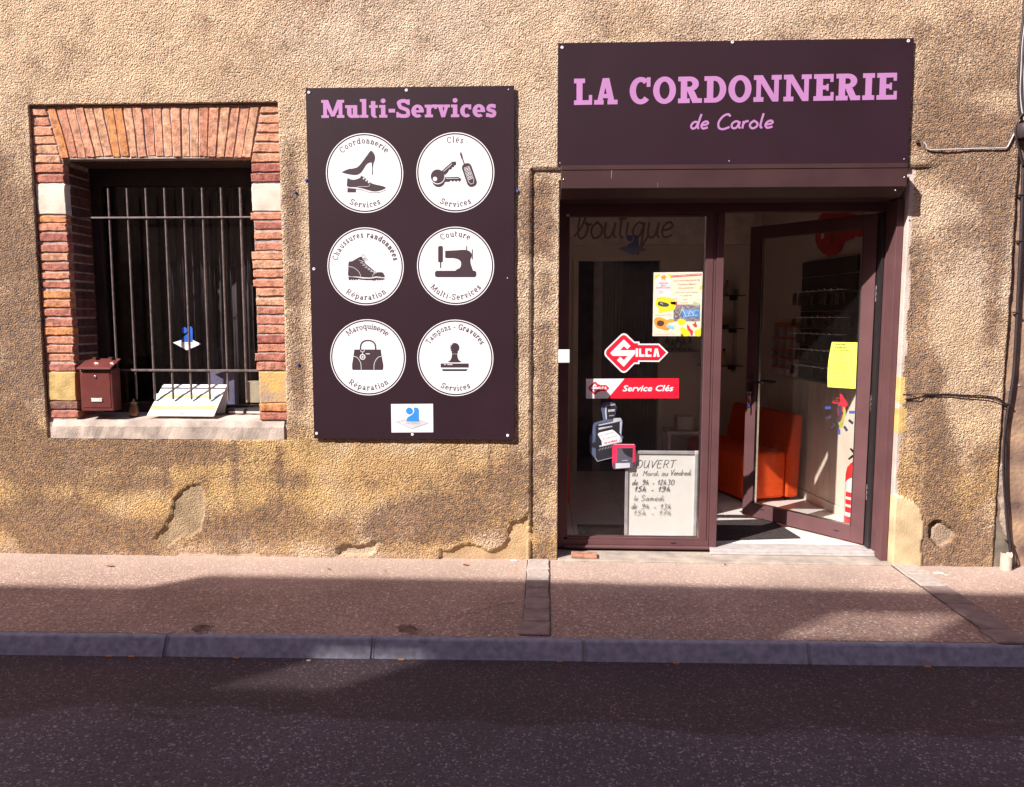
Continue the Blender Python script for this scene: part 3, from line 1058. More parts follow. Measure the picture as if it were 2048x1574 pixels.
# the smooth patch at the foot of the door jamb stands a little proud
smooth_ = np.where(smD, .93, smooth_)
rec = np.where(smD, -.011, rec)
strip = (gx > 2.2) & (gx < 2.262 + (fbm(gx, gz, 6, 41, 2) - .5) * .03) & (gz < 2.5)
smooth_ = np.where(strip & ~smD, .88, smooth_)
hole = inpoly(jx_, jz_, wpoly([(500, 1180), (497, 1125), (525, 1078), (572, 1082), (560, 1100), (530, 1130), (525, 1180), (512, 1190)], zr3))
rec += np.where(hole, .03, 0)
y = dep * 1.0 + grain * (1 - smooth_) + rec
# soft undulation flattened where the openings are cut
# colour
clean = np.array([.645, .475, .32]); ochre = np.array([.60, .385, .165]); dirt = np.array([.175, .118, .108]); pale = np.array([.66, .54, .43]); rust = np.array([.42, .24, .13])
n1 = fbm(gx, gz, 1.6, 31, 5); n2 = fbm(gx, gz, 3.5, 37, 5); n3 = fbm(gx, gz, .9, 43, 4); n4 = fbm(gx * .9, gz * 1.3, 2.4, 49, 5)
col = np.ones(gx.shape + (3,)) * clean


def blend(mask, c):
    global col
    col = col * (1 - mask[..., None]) + np.array(c) * mask[..., None]


def gauss(cx, cz, rx, rz):
    return np.exp(-(((gx - cx) / rx) ** 2 + ((gz - cz) / rz) ** 2))


sstep = lambda a, lo_, hi_: np.clip((a - lo_) / (hi_ - lo_), 0, 1) ** 2 * (3 - 2 * np.clip((a - lo_) / (hi_ - lo_), 0, 1))
pz = lambda px_, py_: (W(px_, py_).x, W(px_, py_).z)
blend(sstep(n3, .45, .75) * .5, pale)
blend(sstep(1 - gz, -.1, .45) * sstep(n2, .32, .6) * .85, ochre)
low = gauss(*pz(230, 960), 1.0, .35) + gauss(*pz(700, 920), .9, .22) + gauss(*pz(20, 900), .3, .35) + gauss(*pz(540, 960), .35, .22)
blend(np.clip(low * sstep(n1, .3, .6), 0, 1) * .85, (.68, .455, .19))
D = np.zeros(gx.shape)
for (px_, py_, rx, rz, a) in [
        (30, 640, .26, .55, 1.2), (10, 800, .30, .3, .9), (60, 560, .12, .5, .7), (70, 740, .12, .35, .8), (20, 450, .25, .35, .55),
        (110, 1060, .36, .17, 1.25), (60, 930, .28, .13, .8), (230, 900, .5, .10, .85), (350, 905, .35, .06, .7), (300, 1075, .22, .10, .9), (250, 965, .3, .08, .5),
        (560, 1060, .5, .14, 1.0), (440, 1080, .3, .1, .8), (800, 1060, .6, .13, .85), (900, 1030, .3, .15, .8), (640, 960, .5, .06, .55),
        (1040, 1020, .12, .14, 1.3), (1030, 960, .1, .25, .6), (990, 960, .3, .08, .4),
        (588, 560, .05, .8, .75), (600, 760, .05, .3, .6), (590, 640, .05, .3, .7), (570, 860, .1, .06, .8),
        (1045, 500, .05, .7, .35), (1090, 600, .06, .6, .4), (1090, 900, .07, .5, .6), (1090, 1060, .07, .15, .5), (1080, 420, .08, .3, .4),
        (1930, 290, .4, .28, .42), (1990, 320, .2, .6, .38), (1870, 240, .12, .35, .35), (1830, 580, .12, .35, .55), (1900, 430, .35, .2, .2), (150, 930, .02, .16, .5), (330, 925, .03, .13, .45), (470, 930, .02, .18, .5), (560, 925, .02, .2, .5), (1060, 420, .03, .3, .3), (700, 935, .025, .16, .3), (980, 930, .02, .2, .35),
        (1835, 760, .10, .22, .85), (1860, 830, .10, .25, .5), (1880, 960, .1, .3, .6), (1910, 1080, .3, .15, .7), (1960, 1080, .15, .2, .5), (1980, 700, .06, 1.0, .4),
        (1870, 1110, .12, .1, 1.1), (700, 140, .6, .05, .15), (1400, 60, 1.2, .06, .08), (1960, 60, .4, .15, .1)]:
    cx_, cz_ = pz(px_, py_)
    D += a * gauss(cx_, cz_, rx, rz)
base_d = sstep(n1, .44, .68) * .30
D = np.clip(D * 1.12, 0, 1.3) * (.38 + 1.15 * sstep(n4, .30, .62)) + base_d * .7 + .07 + sstep(fbm(gx, gz, 8, 63, 4), .5, .75) * .20
D += np.where(gx < -3.4, .0, 0)
blend(sstep(n2, .5, .7) * np.clip(low, 0, 1) * .3, rust)
for m_, c_ in ((chipA, (.36, .27, .17)), (chipB, (.46, .37, .27)), (chipC, (.47, .33, .18)), (chipF, (.58, .50, .40)), (chipE, (.44, .34, .25)), (chipL, (.56, .45, .37)),
               (greyG, (.50, .44, .41)), (smD, (.60, .46, .28)), (yelF, (.60, .41, .16))):
    sh = .62 + .76 * fbm(gx, gz, 9, 77, 5)
    k = m_.astype(float) * (1.0 if m_ is not chipL else .5)
    col = col * (1 - k[..., None]) + (np.array(c_) * sh[..., None]) * k[..., None]
for m_ in (chipA, chipB, chipC, chipF, chipE, greyG, smD, yelF):
    D = np.where(m_, D * .25 + .05, D)
D = np.where(strip, .12, D)
kk = (strip & ~smD & ~yelF).astype(float)
col = col * (1 - kk[..., None]) + (np.array((.56, .47, .42)) * (.8 + .4 * fbm(gx, gz, 7, 79, 4))[..., None]) * kk[..., None]
# damp, dirty foot of the wall
foot = sstep(.10 - gz + (n2 - .5) * .1, 0, .12) * (~smD) * .45
col = col * (1 - foot[..., None]) + np.array((.40, .28, .22)) * foot[..., None]

nz_, nx_ = gx.shape
inc = np.ones((nz_ - 1, nx_ - 1), bool)
cxm = (gx[:-1, :-1] + gx[1:, 1:]) / 2; czm = (gz[:-1, :-1] + gz[1:, 1:]) / 2
inc &= ~((cxm > WX0) & (cxm < WX1) & (czm > WZ0) & (czm < WZ1))
inc &= ~((cxm > DX0) & (cxm < DX1) & (czm < DZ1))
idx = np.arange(nz_ * nx_).reshape(nz_, nx_)
J, I = np.nonzero(inc)
quads = np.stack([idx[J, I], idx[J, I + 1], idx[J + 1, I + 1], idx[J + 1, I]], 1)
# side faces at the edges of holes and at the right-hand corner
edges = []
pad = np.zeros((nz_ + 1, nx_ + 1), bool); pad[1:-1, 1:-1] = inc
for j, i in zip(*np.nonzero(pad[1:-1, 1:-1])):
    pass
inn = pad[1:-1, 1:-1]
L_ = inn & ~pad[1:-1, :-2]; R_ = inn & ~pad[1:-1, 2:]; B_ = inn & ~pad[:-2, 1:-1]; T_ = inn & ~pad[2:, 1:-1]
eds = []
for m_, f_ in ((L_, lambda j, i: (idx[j + 1, i], idx[j, i])), (R_, lambda j, i: (idx[j, i + 1], idx[j + 1, i + 1])), (B_, lambda j, i: (idx[j, i], idx[j, i + 1])), (T_, lambda j, i: (idx[j + 1, i + 1], idx[j + 1, i]))):
    j, i = np.nonzero(m_)
    a, b_ = f_(j, i)
    eds.append(np.stack([a, b_], 1))
eds = np.concatenate(eds)
fx = gx.ravel(); fz = gz.ravel(); fy = y.ravel()
ins = (fx[eds].mean(1) > -5.5)
eds = eds[ins]
indoor = (fx[eds].mean(1) > DX0 - .01) & (fx[eds].mean(1) < DX1 + .01) & (fz[eds].mean(1) < DZ1 + .01)
depth = np.where(indoor, .27, .045)
base = nz_ * nx_
nb = len(eds)
bv = np.concatenate([np.stack([fx[eds[:, 0]], np.maximum(depth, fy[eds[:, 0]] + .01), fz[eds[:, 0]]], 1), np.stack([fx[eds[:, 1]], np.maximum(depth, fy[eds[:, 1]] + .01), fz[eds[:, 1]]], 1)])
sq = np.stack([eds[:, 1], eds[:, 0], base + np.arange(nb), base + nb + np.arange(nb)], 1)
verts = np.concatenate([np.stack([fx, fy, fz], 1), bv])
allq = np.concatenate([quads, sq])
fcol = np.concatenate([col.reshape(-1, 3), col.reshape(-1, 3)[eds[:, 0]], col.reshape(-1, 3)[eds[:, 1]]])
fsm = np.concatenate([smooth_.ravel(), np.where(indoor, .9, smooth_.ravel()[eds[:, 0]]), np.where(indoor, .9, smooth_.ravel()[eds[:, 1]])])
me = bpy.data.meshes.new('render_wall')
me.vertices.add(len(verts)); me.vertices.foreach_set('co', verts.astype(np.float32).ravel())
me.loops.add(allq.size); me.loops.foreach_set('vertex_index', allq.astype(np.int32).ravel())
me.polygons.add(len(allq)); me.polygons.foreach_set('loop_start', np.arange(0, allq.size, 4, dtype=np.int32))
try: me.polygons.foreach_set('loop_total', np.full(len(allq), 4, np.int32))
except Exception: pass
me.polygons.foreach_set('use_smooth', np.concatenate([np.ones(len(quads), bool), np.zeros(nb, bool)]))
at = me.attributes.new('tint', 'FLOAT_COLOR', 'POINT')
at.data.foreach_set('color', np.concatenate([np.clip(fcol, 0, 1), np.ones((len(fcol), 1))], 1).astype(np.float32).ravel())
fD = np.clip(np.concatenate([D.ravel(), D.ravel()[eds[:, 0]], D.ravel()[eds[:, 1]]]), 0, 1.3)
at = me.attributes.new('dirt', 'FLOAT', 'POINT')
at.data.foreach_set('value', fD.astype(np.float32))
at = me.attributes.new('smooth', 'FLOAT', 'POINT')
at.data.foreach_set('value', fsm.astype(np.float32))
me.validate(); me.update()
me.materials.append(render_mat())
A(link('render_wall', me))

# masonry behind and around the render, upper storey, left continuation
far_render = mat('far_roughcast', (.50, .37, .24), .95, var=.3, vscale=3, bump=.008, bscale=60)
inner_wall = mat('interior_plaster', (.74, .63, .55), .85, var=.05, vscale=3, bump=.001, bscale=80)
mb = MB()
mb.box(-24, X0, .0, .45, -.1, 6.8); mb.box(X0, X1, .0, .45, Z1, 6.8)
mb.box(-24, X1, -.12, .45, 6.8, 7.0)
A(mb.build('upper_wall', far_render))
mb = MB()   # core of the wall behind the render, with the openings left out
mb.box(X0, WX0 + .01, .05, .45, -.1, Z1); mb.box(WX1 - .01, DX0 - .002, .05, .45, -.1, Z1)
mb.box(WX0 + .01, WX1 - .01, .05, .45, -.1, WZ0 + .01); mb.box(WX0 + .01, WX1 - .01, .05, .45, WZ1 - .01, Z1)
mb.box(DX0 - .002, DX1 + .002, .05, .45, DZ1 + .002, Z1); mb.box(DX1 + .002, X1, .05, .45, -.1, Z1)
A(mb.build('wall_core', mat('masonry', (.30, .24, .2), .95)))

# --- brick surround of the barred window
brick_cols = [(.66, .32, .20), (.60, .265, .165), (.47, .175, .125), (.39, .135, .10), (.67, .36, .22), (.54, .22, .15), (.66, .28, .11), (.26, .13, .10)]
brick_m = [mat('brick_%s' % nme, c, .92, var=.34, vscale=34, bump=.006, bscale=100) for nme, c in zip(('a', 'b', 'c', 'd', 'e', 'f', 'g', 'h'), brick_cols)]
shade_brick_m = [mat('shade_tinted_brick_%s' % n_, c, .95, var=.35, vscale=20, bump=.005, bscale=90) for n_, c in (('a', (.17, .066, .058)), ('b', (.12, .055, .052)), ('c', (.20, .085, .065)))]  # darker brick colours that paint in the shade of the window reveal
mortar_m = mat('brick_mortar', (.50, .40, .36), .95, var=.25, vscale=30, bump=.006, bscale=90)
Z1c = lambda x, y: (x / 3.279, 160 + y / 3.279)
Z2c = lambda x, y: (x / 3.279, 560 + y / 3.279)
BRND = random.Random(5)


def block(name, corners, m, y0=.019, y1=.31, jit=.0030, cham=.0050, sub=3):
    """masonry unit from four front corners (x,z), with a slightly worn outline"""
    pts = []
    for i in range(4):
        a, b_ = corners[i], corners[(i + 1) % 4]
        ln = math.dist(a, b_)
        ns = sub + (2 if ln > .12 else 0)
        for k in range(ns):
            t = k / ns
            pts.append((a[0] + (b_[0] - a[0]) * t + BRND.uniform(-jit, jit), a[1] + (b_[1] - a[1]) * t + BRND.uniform(-jit, jit)))
    n_ = len(pts)
    cx_ = sum(p[0] for p in pts) / n_; cz_ = sum(p[1] for p in pts) / n_
    yf = y0 + BRND.uniform(-.0035, .0015)
    tilt = BRND.uniform(-.016, .016)
    hx = max(abs(p[0] - cx_) for p in pts); hz = max(abs(p[1] - cz_) for p in pts)
    fr = [(cx_ + (x - cx_) * (1 - cham / hx), yf + (x - cx_) * tilt * .6 + BRND.uniform(-.0008, .0008), cz_ + (z - cz_) * (1 - cham / hz)) for x, z in pts]
    md = [(x, yf + cham * .9 + (x - cx_) * tilt * .6, z) for x, z in pts]
    bk = [(x, y1, z) for x, z in pts]
    v = fr + md + bk
    f = [tuple(range(n_))] + [(i, n_ + i, n_ + (i + 1) % n_, (i + 1) % n_) for i in range(n_)] + [(n_ + i, 2 * n_ + i, 2 * n_ + (i + 1) % n_, n_ + (i + 1) % n_) for i in range(n_)]
    return A(MB().add(v, f).build(name, m))


def wz(c, x, y): q = W(*c(x, y), .02); return (q.x, q.z)


leftA = [(190, 235), (248, 298), (308, 365), (370, 421), (431, 486), (494, 545), (555, 608), (620, 673)]
leftB1 = [(893, 934), (941, 989), (1005, 1060), (1078, 1130), (1140, 1186), (1200, 1249), (1263, 1305), (1322, 1364), (1382, 1434), (1444, 1488), (1503, 1547)]
leftB2 = [(270 - 17 + 0, 305), (312, 361), (373, 419), (430, 478), (489, 532), (550, 598)]
leftB2a = [(70, 120), (132, 180), (190, 237)]
xl0 = WX0 + .004
LXR = -3.087   # inner edge of left jamb
skewL = (wz(Z1c, 308, 180), wz(Z1c, 402, 512))
skewR = (wz(Z1c, 1702, 175), wz(Z1c, 1642, 512))


def skew(z, s):
    t = (z - s[0][1]) / (s[1][1] - s[0][1])
    return s[0][0] + (s[1][0] - s[0][0]) * max(0, t)


zc = lambda c, yy, xx=250: wz(c, xx, yy)[1]
rows = [(zc(Z1c, a), zc(Z1c, b_)) for a, b_ in leftA] + [(zc(Z1c, a), zc(Z1c, b_)) for a, b_ in leftB1] + [(zc(Z2c, a), zc(Z2c, b_)) for a, b_ in leftB2a + leftB2]
pal_top = [0, 4, 0, 4, 0, 0]
for i, (zt, zb) in enumerate(rows):
    zm = (zt + zb) / 2
    if zt > skewL[1][1]:
        xt, xb = skew(zt, skewL) - .009, skew(zb, skewL) - .009
        xt = min(xt, LXR); xb = min(xb, LXR)
    else:
        xt = xb = LXR + BRND.uniform(-.006, .008)
    mi = BRND.choice([0, 4, 0, 1]) if i < 6 else BRND.choice([0, 1, 2, 2, 3, 4, 5, 6, 1])
    if zt > 2.60:
        block('brick', [(xl0, zb), (xb, zb), (xt, zt), (xl0, zt)], brick_m[mi])
    else:   # outer half-brick, shade-coloured reveal brick behind it
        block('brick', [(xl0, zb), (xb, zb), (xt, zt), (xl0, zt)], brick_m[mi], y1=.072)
        block('brick', [(xl0, zb), (LXR - .002, zb), (LXR - .002, zt), (xl0, zt)], shade_brick_m[BRND.randrange(3)], y0=.080)
for a, b_, mi in ((797, 845, 7), (855, 902, 2)):
    block('brick', [(xl0, zc(Z2c, b_)), (LXR + .01, zc(Z2c, b_)), (LXR + .01, zc(Z2c, a)), (xl0, zc(Z2c, a))], brick_m[mi])
white_m = mat('limestone', (.74, .66, .56), .9, var=.18, vscale=9, bump=.002)
ochre_m = mat('ochre_stone', (.60, .42, .17), .92, var=.22, vscale=12, bump=.004, bscale=70)
ochre2_m = mat('ochre_stone_patched', (.62, .38, .09), .92, var=.25, vscale=7, bump=.004, bscale=70, dark=(.36, .27, .22))
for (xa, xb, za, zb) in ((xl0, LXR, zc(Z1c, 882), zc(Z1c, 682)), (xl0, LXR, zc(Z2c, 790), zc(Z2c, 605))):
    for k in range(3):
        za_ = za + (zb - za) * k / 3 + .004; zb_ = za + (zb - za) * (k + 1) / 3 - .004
        block('brick', [(xa, za_), (xb, za_), (xb, zb_), (xa, zb_)], shade_brick_m[BRND.randrange(3)], y0=.082)
tag(block('quoin_stone', [(xl0, zc(Z1c, 882)), (LXR + .003, zc(Z1c, 882)), (LXR + .003, zc(Z1c, 682)), (xl0, zc(Z1c, 682))], white_m, y1=.075), 'white limestone block in the left brick jamb')
tag(block('quoin_stone', [(xl0, zc(Z2c, 790)), (LXR + .004, zc(Z2c, 790)), (LXR + .004, zc(Z2c, 605)), (xl0, zc(Z2c, 605))], ochre_m, y1=.075), 'ochre stone block low in the left brick jamb')

xr1 = WX1 - .003
RXL = -1.868
rightA = [(172, 215), (233, 283), (291, 343), (353, 403), (414, 473), (481, 538), (548, 602), (612, 667)]
rightB1 = [(870, 916), (930, 980), (997, 1045), (1068, 1117), (1127, 1177), (1187, 1236), (1247, 1296), (1310, 1357), (1368, 1416), (1433, 1480), (1490, 1536)]
rightB2 = [(-4, 44), (57, 106), (114, 166), (174, 228), (238, 290), (300, 350), (361, 413), (423, 470), (480, 531), (540, 593)]
zcr = lambda c, yy: wz(c, 1750, yy)[1]
rows = [(zcr(Z1c, a), zcr(Z1c, b_)) for a, b_ in rightA] + [(zcr(Z1c, a), zcr(Z1c, b_)) for a, b_ in rightB1] + [(zcr(Z2c, a), zcr(Z2c, b_)) for a, b_ in rightB2]
# drop the pair that both crops show
seen = []
for zt, zb in rows:
    if seen and zt > seen[-1][1] - .002:
        continue
    seen.append((zt, zb))
for i, (zt, zb) in enumerate(seen):
    if zt > skewR[1][1]:
        xt, xb = skew(zt, skewR) + .009, skew(zb, skewR) + .009
        xt = max(xt, RXL); xb = max(xb, RXL)
    else:
        xt = xb = RXL + BRND.uniform(-.012, .012)
    mi = BRND.choice([0, 4, 0, 1]) if i < 6 else BRND.choice([0, 1, 2, 1, 4, 5, 5, 1, 3])
    block('brick', [(xb, zb), (xr1, zb), (xr1, zt), (xt, zt)], brick_m[mi])
for a, b_, mi in ((812, 860, 6), (868, 916, 2)):
    block('brick', [(RXL + .01, zcr(Z2c, b_)), (xr1, zcr(Z2c, b_)), (xr1, zcr(Z2c, a)), (RXL + .01, zcr(Z2c, a))], brick_m[mi], y0=.012)
tag(block('quoin_stone', [(RXL, zcr(Z1c, 860)), (xr1, zcr(Z1c, 860)), (xr1, zcr(Z1c, 682)), (RXL, zcr(Z1c, 682))], white_m), 'white limestone block in the right brick jamb')
tag(block('quoin_stone', [(RXL + .012, zcr(Z2c, 805)), (xr1, zcr(Z2c, 805)), (xr1, zcr(Z2c, 602)), (RXL + .012, zcr(Z2c, 602))], ochre2_m), 'yellow stone block with grey patch in the right brick jamb')
# flat arch of bricks on edge
tops = [310, 365, 428, 490, 548, 607, 672, 740, 805, 866, 932, 1000, 1062, 1118, 1187, 1243, 1306, 1370, 1442, 1513, 1576, 1640, 1702]
bots = [402 + (1642 - 402) * (i / 22) for i in range(23)]
for i in range(22):
    g = 3.6
    sag = lambda xx: 503 + ((xx - 1022) / 620) ** 2 * 12
    t0, t1, b0, b1 = tops[i] + g, tops[i + 1] - g, bots[i] + g * .8, bots[i + 1] - g * .8
    tj = 178 + BRND.uniform(-4, 5)
    bj = BRND.uniform(-5, 5)
    block('brick', [wz(Z1c, b0, sag(b0) + bj), wz(Z1c, b1, sag(b1) + bj), wz(Z1c, t1, tj), wz(Z1c, t0, tj)], brick_m[BRND.choice([0, 4, 0, 1, 4, 6])], y1=.30, jit=.003)
# mortar behind the bricks: reveals plus front joints, kept behind the brick faces
mb = MB()
mb.box(WX0 + .002, LXR - .006, .0262, .30, .89, WZ1 - .003)
mb.box(RXL + .008, WX1 - .002, .0262, .30, .89, WZ1 - .003)
arch_v = [(LXR - .006, 2.592), (skewL[0][0] - .01, WZ1 - .004), (skewR[0][0] + .01, WZ1 - .004), (RXL + .008, 2.592)]
mb.prism(arch_v, .0242, .305)
A(mb.build('mortar', mortar_m))
# timber lintel and soffit behind the arch
A(box('lintel', LXR - .004, RXL + .004, .10, .32, 2.585, 2.66, mat('old_lintel', (.10, .06, .05), .9, bump=.003), bevel=.004))
# stone sill
sx0, sx1 = -3.245, -1.695
sv = [(-.004, .787), (-.004, .868), (.012, .905), (.13, .925), (.33, .925), (.33, .787)]
mb = MB()
nn = 40
v = []
for i in range(nn + 1):
    x = sx0 + (sx1 - sx0) * i / nn
    jj = [BRND.uniform(-.003, .003) for _ in range(6)]
    for (yy, zz), q in zip(sv, jj): v.append((x, yy + q * .7, zz + (q if zz > .8 else 0)))
f = []
for i in range(nn):
    for q in range(6):
        f.append((i * 6 + q, (i + 1) * 6 + q, (i + 1) * 6 + (q + 1) % 6, i * 6 + (q + 1) % 6))
f += [tuple(range(6)), tuple(nn * 6 + 5 - q for q in range(6))]
mb.add(v, f)
A(mb.build('window_sill', mat('sill_stone', (.52, .43, .37), .9, var=.35, vscale=6, bump=.003, bscale=90)))
A(MB().box(WX0 + .002, sx0 - .002, .012, .3, WZ0 + .002, .892).build('sill_mortar', mortar_m))
A(MB().box(sx1 + .002, WX1 - .002, .012, .3, WZ0 + .002, .885).build('sill_mortar', mortar_m))

# dark timber window frame and glass, 31 cm back
wf_m = mat('dark_window_paint', (.035, .022, .024), .5, var=.2, bump=.001)
mb = MB()
gx0, gx1, gz0, gz1 = -3.09, -1.865, .92, 2.59
mb.box(gx0, gx0 + .07, .305, .35, gz0, gz1); mb.box(gx1 - .06, gx1, .305, .35, gz0, gz1)
mb.box(gx0 + .07, gx1 - .06, .305, .35, gz0, gz0 + .06); mb.box(gx0 + .07, gx1 - .06, .305, .35, gz1 - .12, gz1)
wf = A(mb.build('window_frame', wf_m, bevel=.003))
A(box('window_pane', gx0 + .068, gx1 - .058, .326, .332, gz0 + .058, gz1 - .118, GLASS, wf), wf)

# wrought bars
iron = mat('painted_iron', (.20, .155, .15), .45, metal=.3, var=.25, vscale=40, bump=.0008, bscale=200)
gr = A(MB().box(-3.10, -1.845, .112, .118, 2.229, 2.239).build('window_grille', iron, bevel=.001))
gr['label'] = 'iron security grille of eight upright bars and two cross bars'
A(MB().box(-3.10, -1.845, .112, .118, 1.225, 1.239).build('cross_bar', iron, gr, bevel=.001), gr)
bar0 = None
for i in range(8):
    x = -2.862 + .1253 * i
    mb = MB().tube([(x, .127, 1.035), (x, .127, 2.30), (x, .127, 2.424)], .0075, 8)
    A(mb.build('bar', iron), gr)

# rooms behind the facade
room = bpy.data.objects.new('interior_room', None); COL.objects.link(room); room['kind'] = 'structure'
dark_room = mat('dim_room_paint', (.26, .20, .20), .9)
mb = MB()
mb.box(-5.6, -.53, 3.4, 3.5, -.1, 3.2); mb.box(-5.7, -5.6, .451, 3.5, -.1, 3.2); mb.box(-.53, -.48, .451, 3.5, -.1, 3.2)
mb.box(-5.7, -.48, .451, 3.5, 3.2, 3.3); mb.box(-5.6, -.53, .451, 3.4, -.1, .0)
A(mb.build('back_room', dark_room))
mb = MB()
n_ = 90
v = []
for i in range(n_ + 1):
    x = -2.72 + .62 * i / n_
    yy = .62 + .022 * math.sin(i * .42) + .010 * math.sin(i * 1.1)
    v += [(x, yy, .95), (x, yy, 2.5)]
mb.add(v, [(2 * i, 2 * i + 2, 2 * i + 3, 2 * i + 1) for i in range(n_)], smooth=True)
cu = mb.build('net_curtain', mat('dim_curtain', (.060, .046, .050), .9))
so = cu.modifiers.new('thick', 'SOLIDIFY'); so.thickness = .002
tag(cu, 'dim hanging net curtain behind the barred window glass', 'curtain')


def adopt(o, parent):
    m_ = Matrix.Identity(4)
    ch = []
    p = parent
    while p is not None:
        ch.append(p); p = p.parent
    for q in reversed(ch):
        m_ = m_ @ (q.matrix_parent_inverse if q.parent else Matrix.Identity(4)) @ Matrix.LocRotScale(q.location, q.rotation_euler, q.scale)
    o.parent = parent
    o.matrix_parent_inverse = m_.inverted()
    return o


# ================================================================== SHOPFRONT
alu = mat('brown_aluminium', (.128, .062, .066), .52, metal=.0, var=.10, vscale=5, bump=.0004, bscale=300, spec=.15)
alu_grey = mat('bare_aluminium', (.58, .55, .54), .35, metal=.15, var=.12, vscale=20)
rubber = mat('black_gasket', (.02, .016, .018), .6)
steel = mat('bright_steel', (.6, .58, .56), .25, metal=1.0)
front = thing('glazed_entrance', 'brown aluminium shopfront with fixed pane, roller shutter box and glazed door standing open', 'shopfront', (1.16, .2, 0))
F_ = lambda o, p=None: adopt(o, p or front)
FY0, FY1 = .2, .262
# fixed frame: outer jambs, head, mullion with two grooves, bottom rail with a rounded lip
mb = MB()
mb.box(.096, .140, FY0, FY1, .035, 2.40)
mb.box(.140, .162, FY0 + .008, FY1, .105, 2.24)
F_(mb.build('left_jamb', alu, bevel=.0025))
mb = MB()
mb.box(.140, 2.19, FY0, FY1, 2.262, 2.40); mb.box(.162, 1.048, FY0 + .008, FY1, 2.24, 2.262)
F_(mb.build('head_rail', alu, bevel=.0025))
mb = MB()
mb.box(.140, 1.112, FY0, FY1, .052, .088); mb.box(.162, 1.048, FY0 + .008, FY1, .088, .105)
F_(mb.build('bottom_rail', alu, bevel=.0025))
F_(MB().tube([(.14, FY0 - .004, .040), (1.112, FY0 - .004, .040)], .013, 12).build('bottom_lip', alu))
mb = MB()
mb.box(1.048, 1.095, FY0, FY1, .088, 2.262); mb.box(1.097, 1.113, FY0 + .004, FY1, .045, 2.262); mb.box(1.115, 1.162, FY0 - .004, FY1, .045, 2.262)
F_(mb.build('mullion', alu, bevel=.002))
F_(box('drain_slot', .86, .895, FY0 - .002, FY0 + .01, .068, .075, rubber))
F_(box('glazing_bead', 1.036, 1.0475, FY0 + .014, FY0 + .03, .106, 2.239, steel))
pane = F_(box('fixed_pane', .163, 1.0355, FY0 + .020, FY0 + .028, .106, 2.239, GLASS))
# guide rail and jamb at the right
mb = MB()
mb.box(2.186, 2.232, .17, .262, .012, 2.40); mb.box(2.176, 2.186, .225, .262, .05, 2.40)
F_(mb.build('right_jamb', alu, bevel=.003))
# roller shutter box: three folded planes
x0, x1 = .097, 2.166
prof = [(-.018, 2.512), (-.098, 2.506), (-.104, 2.498), (-.104, 2.368), (-.02, 2.318), (.19, 2.318), (.19, 2.398), (.05, 2.436)]
mb = MB()
nP = len(prof)
v = [(x0, a, b_) for a, b_ in prof] + [(x1, a, b_) for a, b_ in prof]
mb.add(v, [tuple(range(nP))[::-1], tuple(nP + i for i in range(nP))] + [(i, (i + 1) % nP, nP + (i + 1) % nP, nP + i) for i in range(nP)])
box_alu = mat('dark_box_aluminium', (.062, .030, .032), .5, var=.12, vscale=4, bump=.0005, bscale=200, spec=.2)
sb = F_(mb.build('shutter_box', box_alu, bevel=.003))
mb = MB(); mb.box(x0 + .002, x1 - .002, -.1075, -.1045, 2.478, 2.504)
F_(mb.build('box_lid_flange', box_alu, bevel=.0012), sb)
scr = mat('scratched_metal', (.42, .36, .35), .5, var=.3)
for sx, sz0, sz1 in ((.402, 2.425, 2.475), (.682, 2.372, 2.398)):
    F_(MB().box(sx, sx + .002, -.1052, -.1042, sz0, sz1).build('scratch', scr), sb)
for sx, sz in ((.112, 2.42), (2.148, 2.42), (2.10, 2.345)):
    F_(MB().lathe((sx, -.104, sz), [(.0055, 0), (.005, -.003), (0, -.004)], 10, axis='y').build('screw', steel), sb)
F_(box('guide_channel', 2.19, 2.232, .06, .168, .012, 2.318, alu, bevel=.003))
# threshold
mb = MB()
mb.box(1.116, 2.19, .150, .30, .028, .047); mb.box(1.112, 2.19, .142, .165, .014, .0275)
F_(mb.build('threshold', alu_grey, bevel=.002))

# door, hinged on the right, pushed inwards about 52 degrees
HX, HY = 2.158, .262
ANG = math.atan2(1.03 - HY, 1.548 - HX)
du = Vector((math.cos(ANG), math.sin(ANG), 0))       # from hinge towards free edge
dv = Vector((0, 0, 1))
dn = Vector((du.y, -du.x, 0))
if dn.y > 0: dn = -dn                                  # outer face normal (towards the street)
DW, DZ0_, DZ1_ = .985, .062, 2.262
DT = .052


def dpt(a, z, off=0.0):
    return Vector((HX, HY, 0)) + du * a + Vector((0, 0, z)) + dn * off


def dbox(mb, a0, a1, z0, z1, o0, o1, mi=0):
    v = [dpt(a, z, o) for z in (z0, z1) for o in (o0, o1) for a in (a0, a1)]
    mb.add(v, [(0, 2, 3, 1), (4, 5, 7, 6), (0, 1, 5, 4), (1, 3, 7, 5), (3, 2, 6, 7), (2, 0, 4, 6)], mi)
    return mb


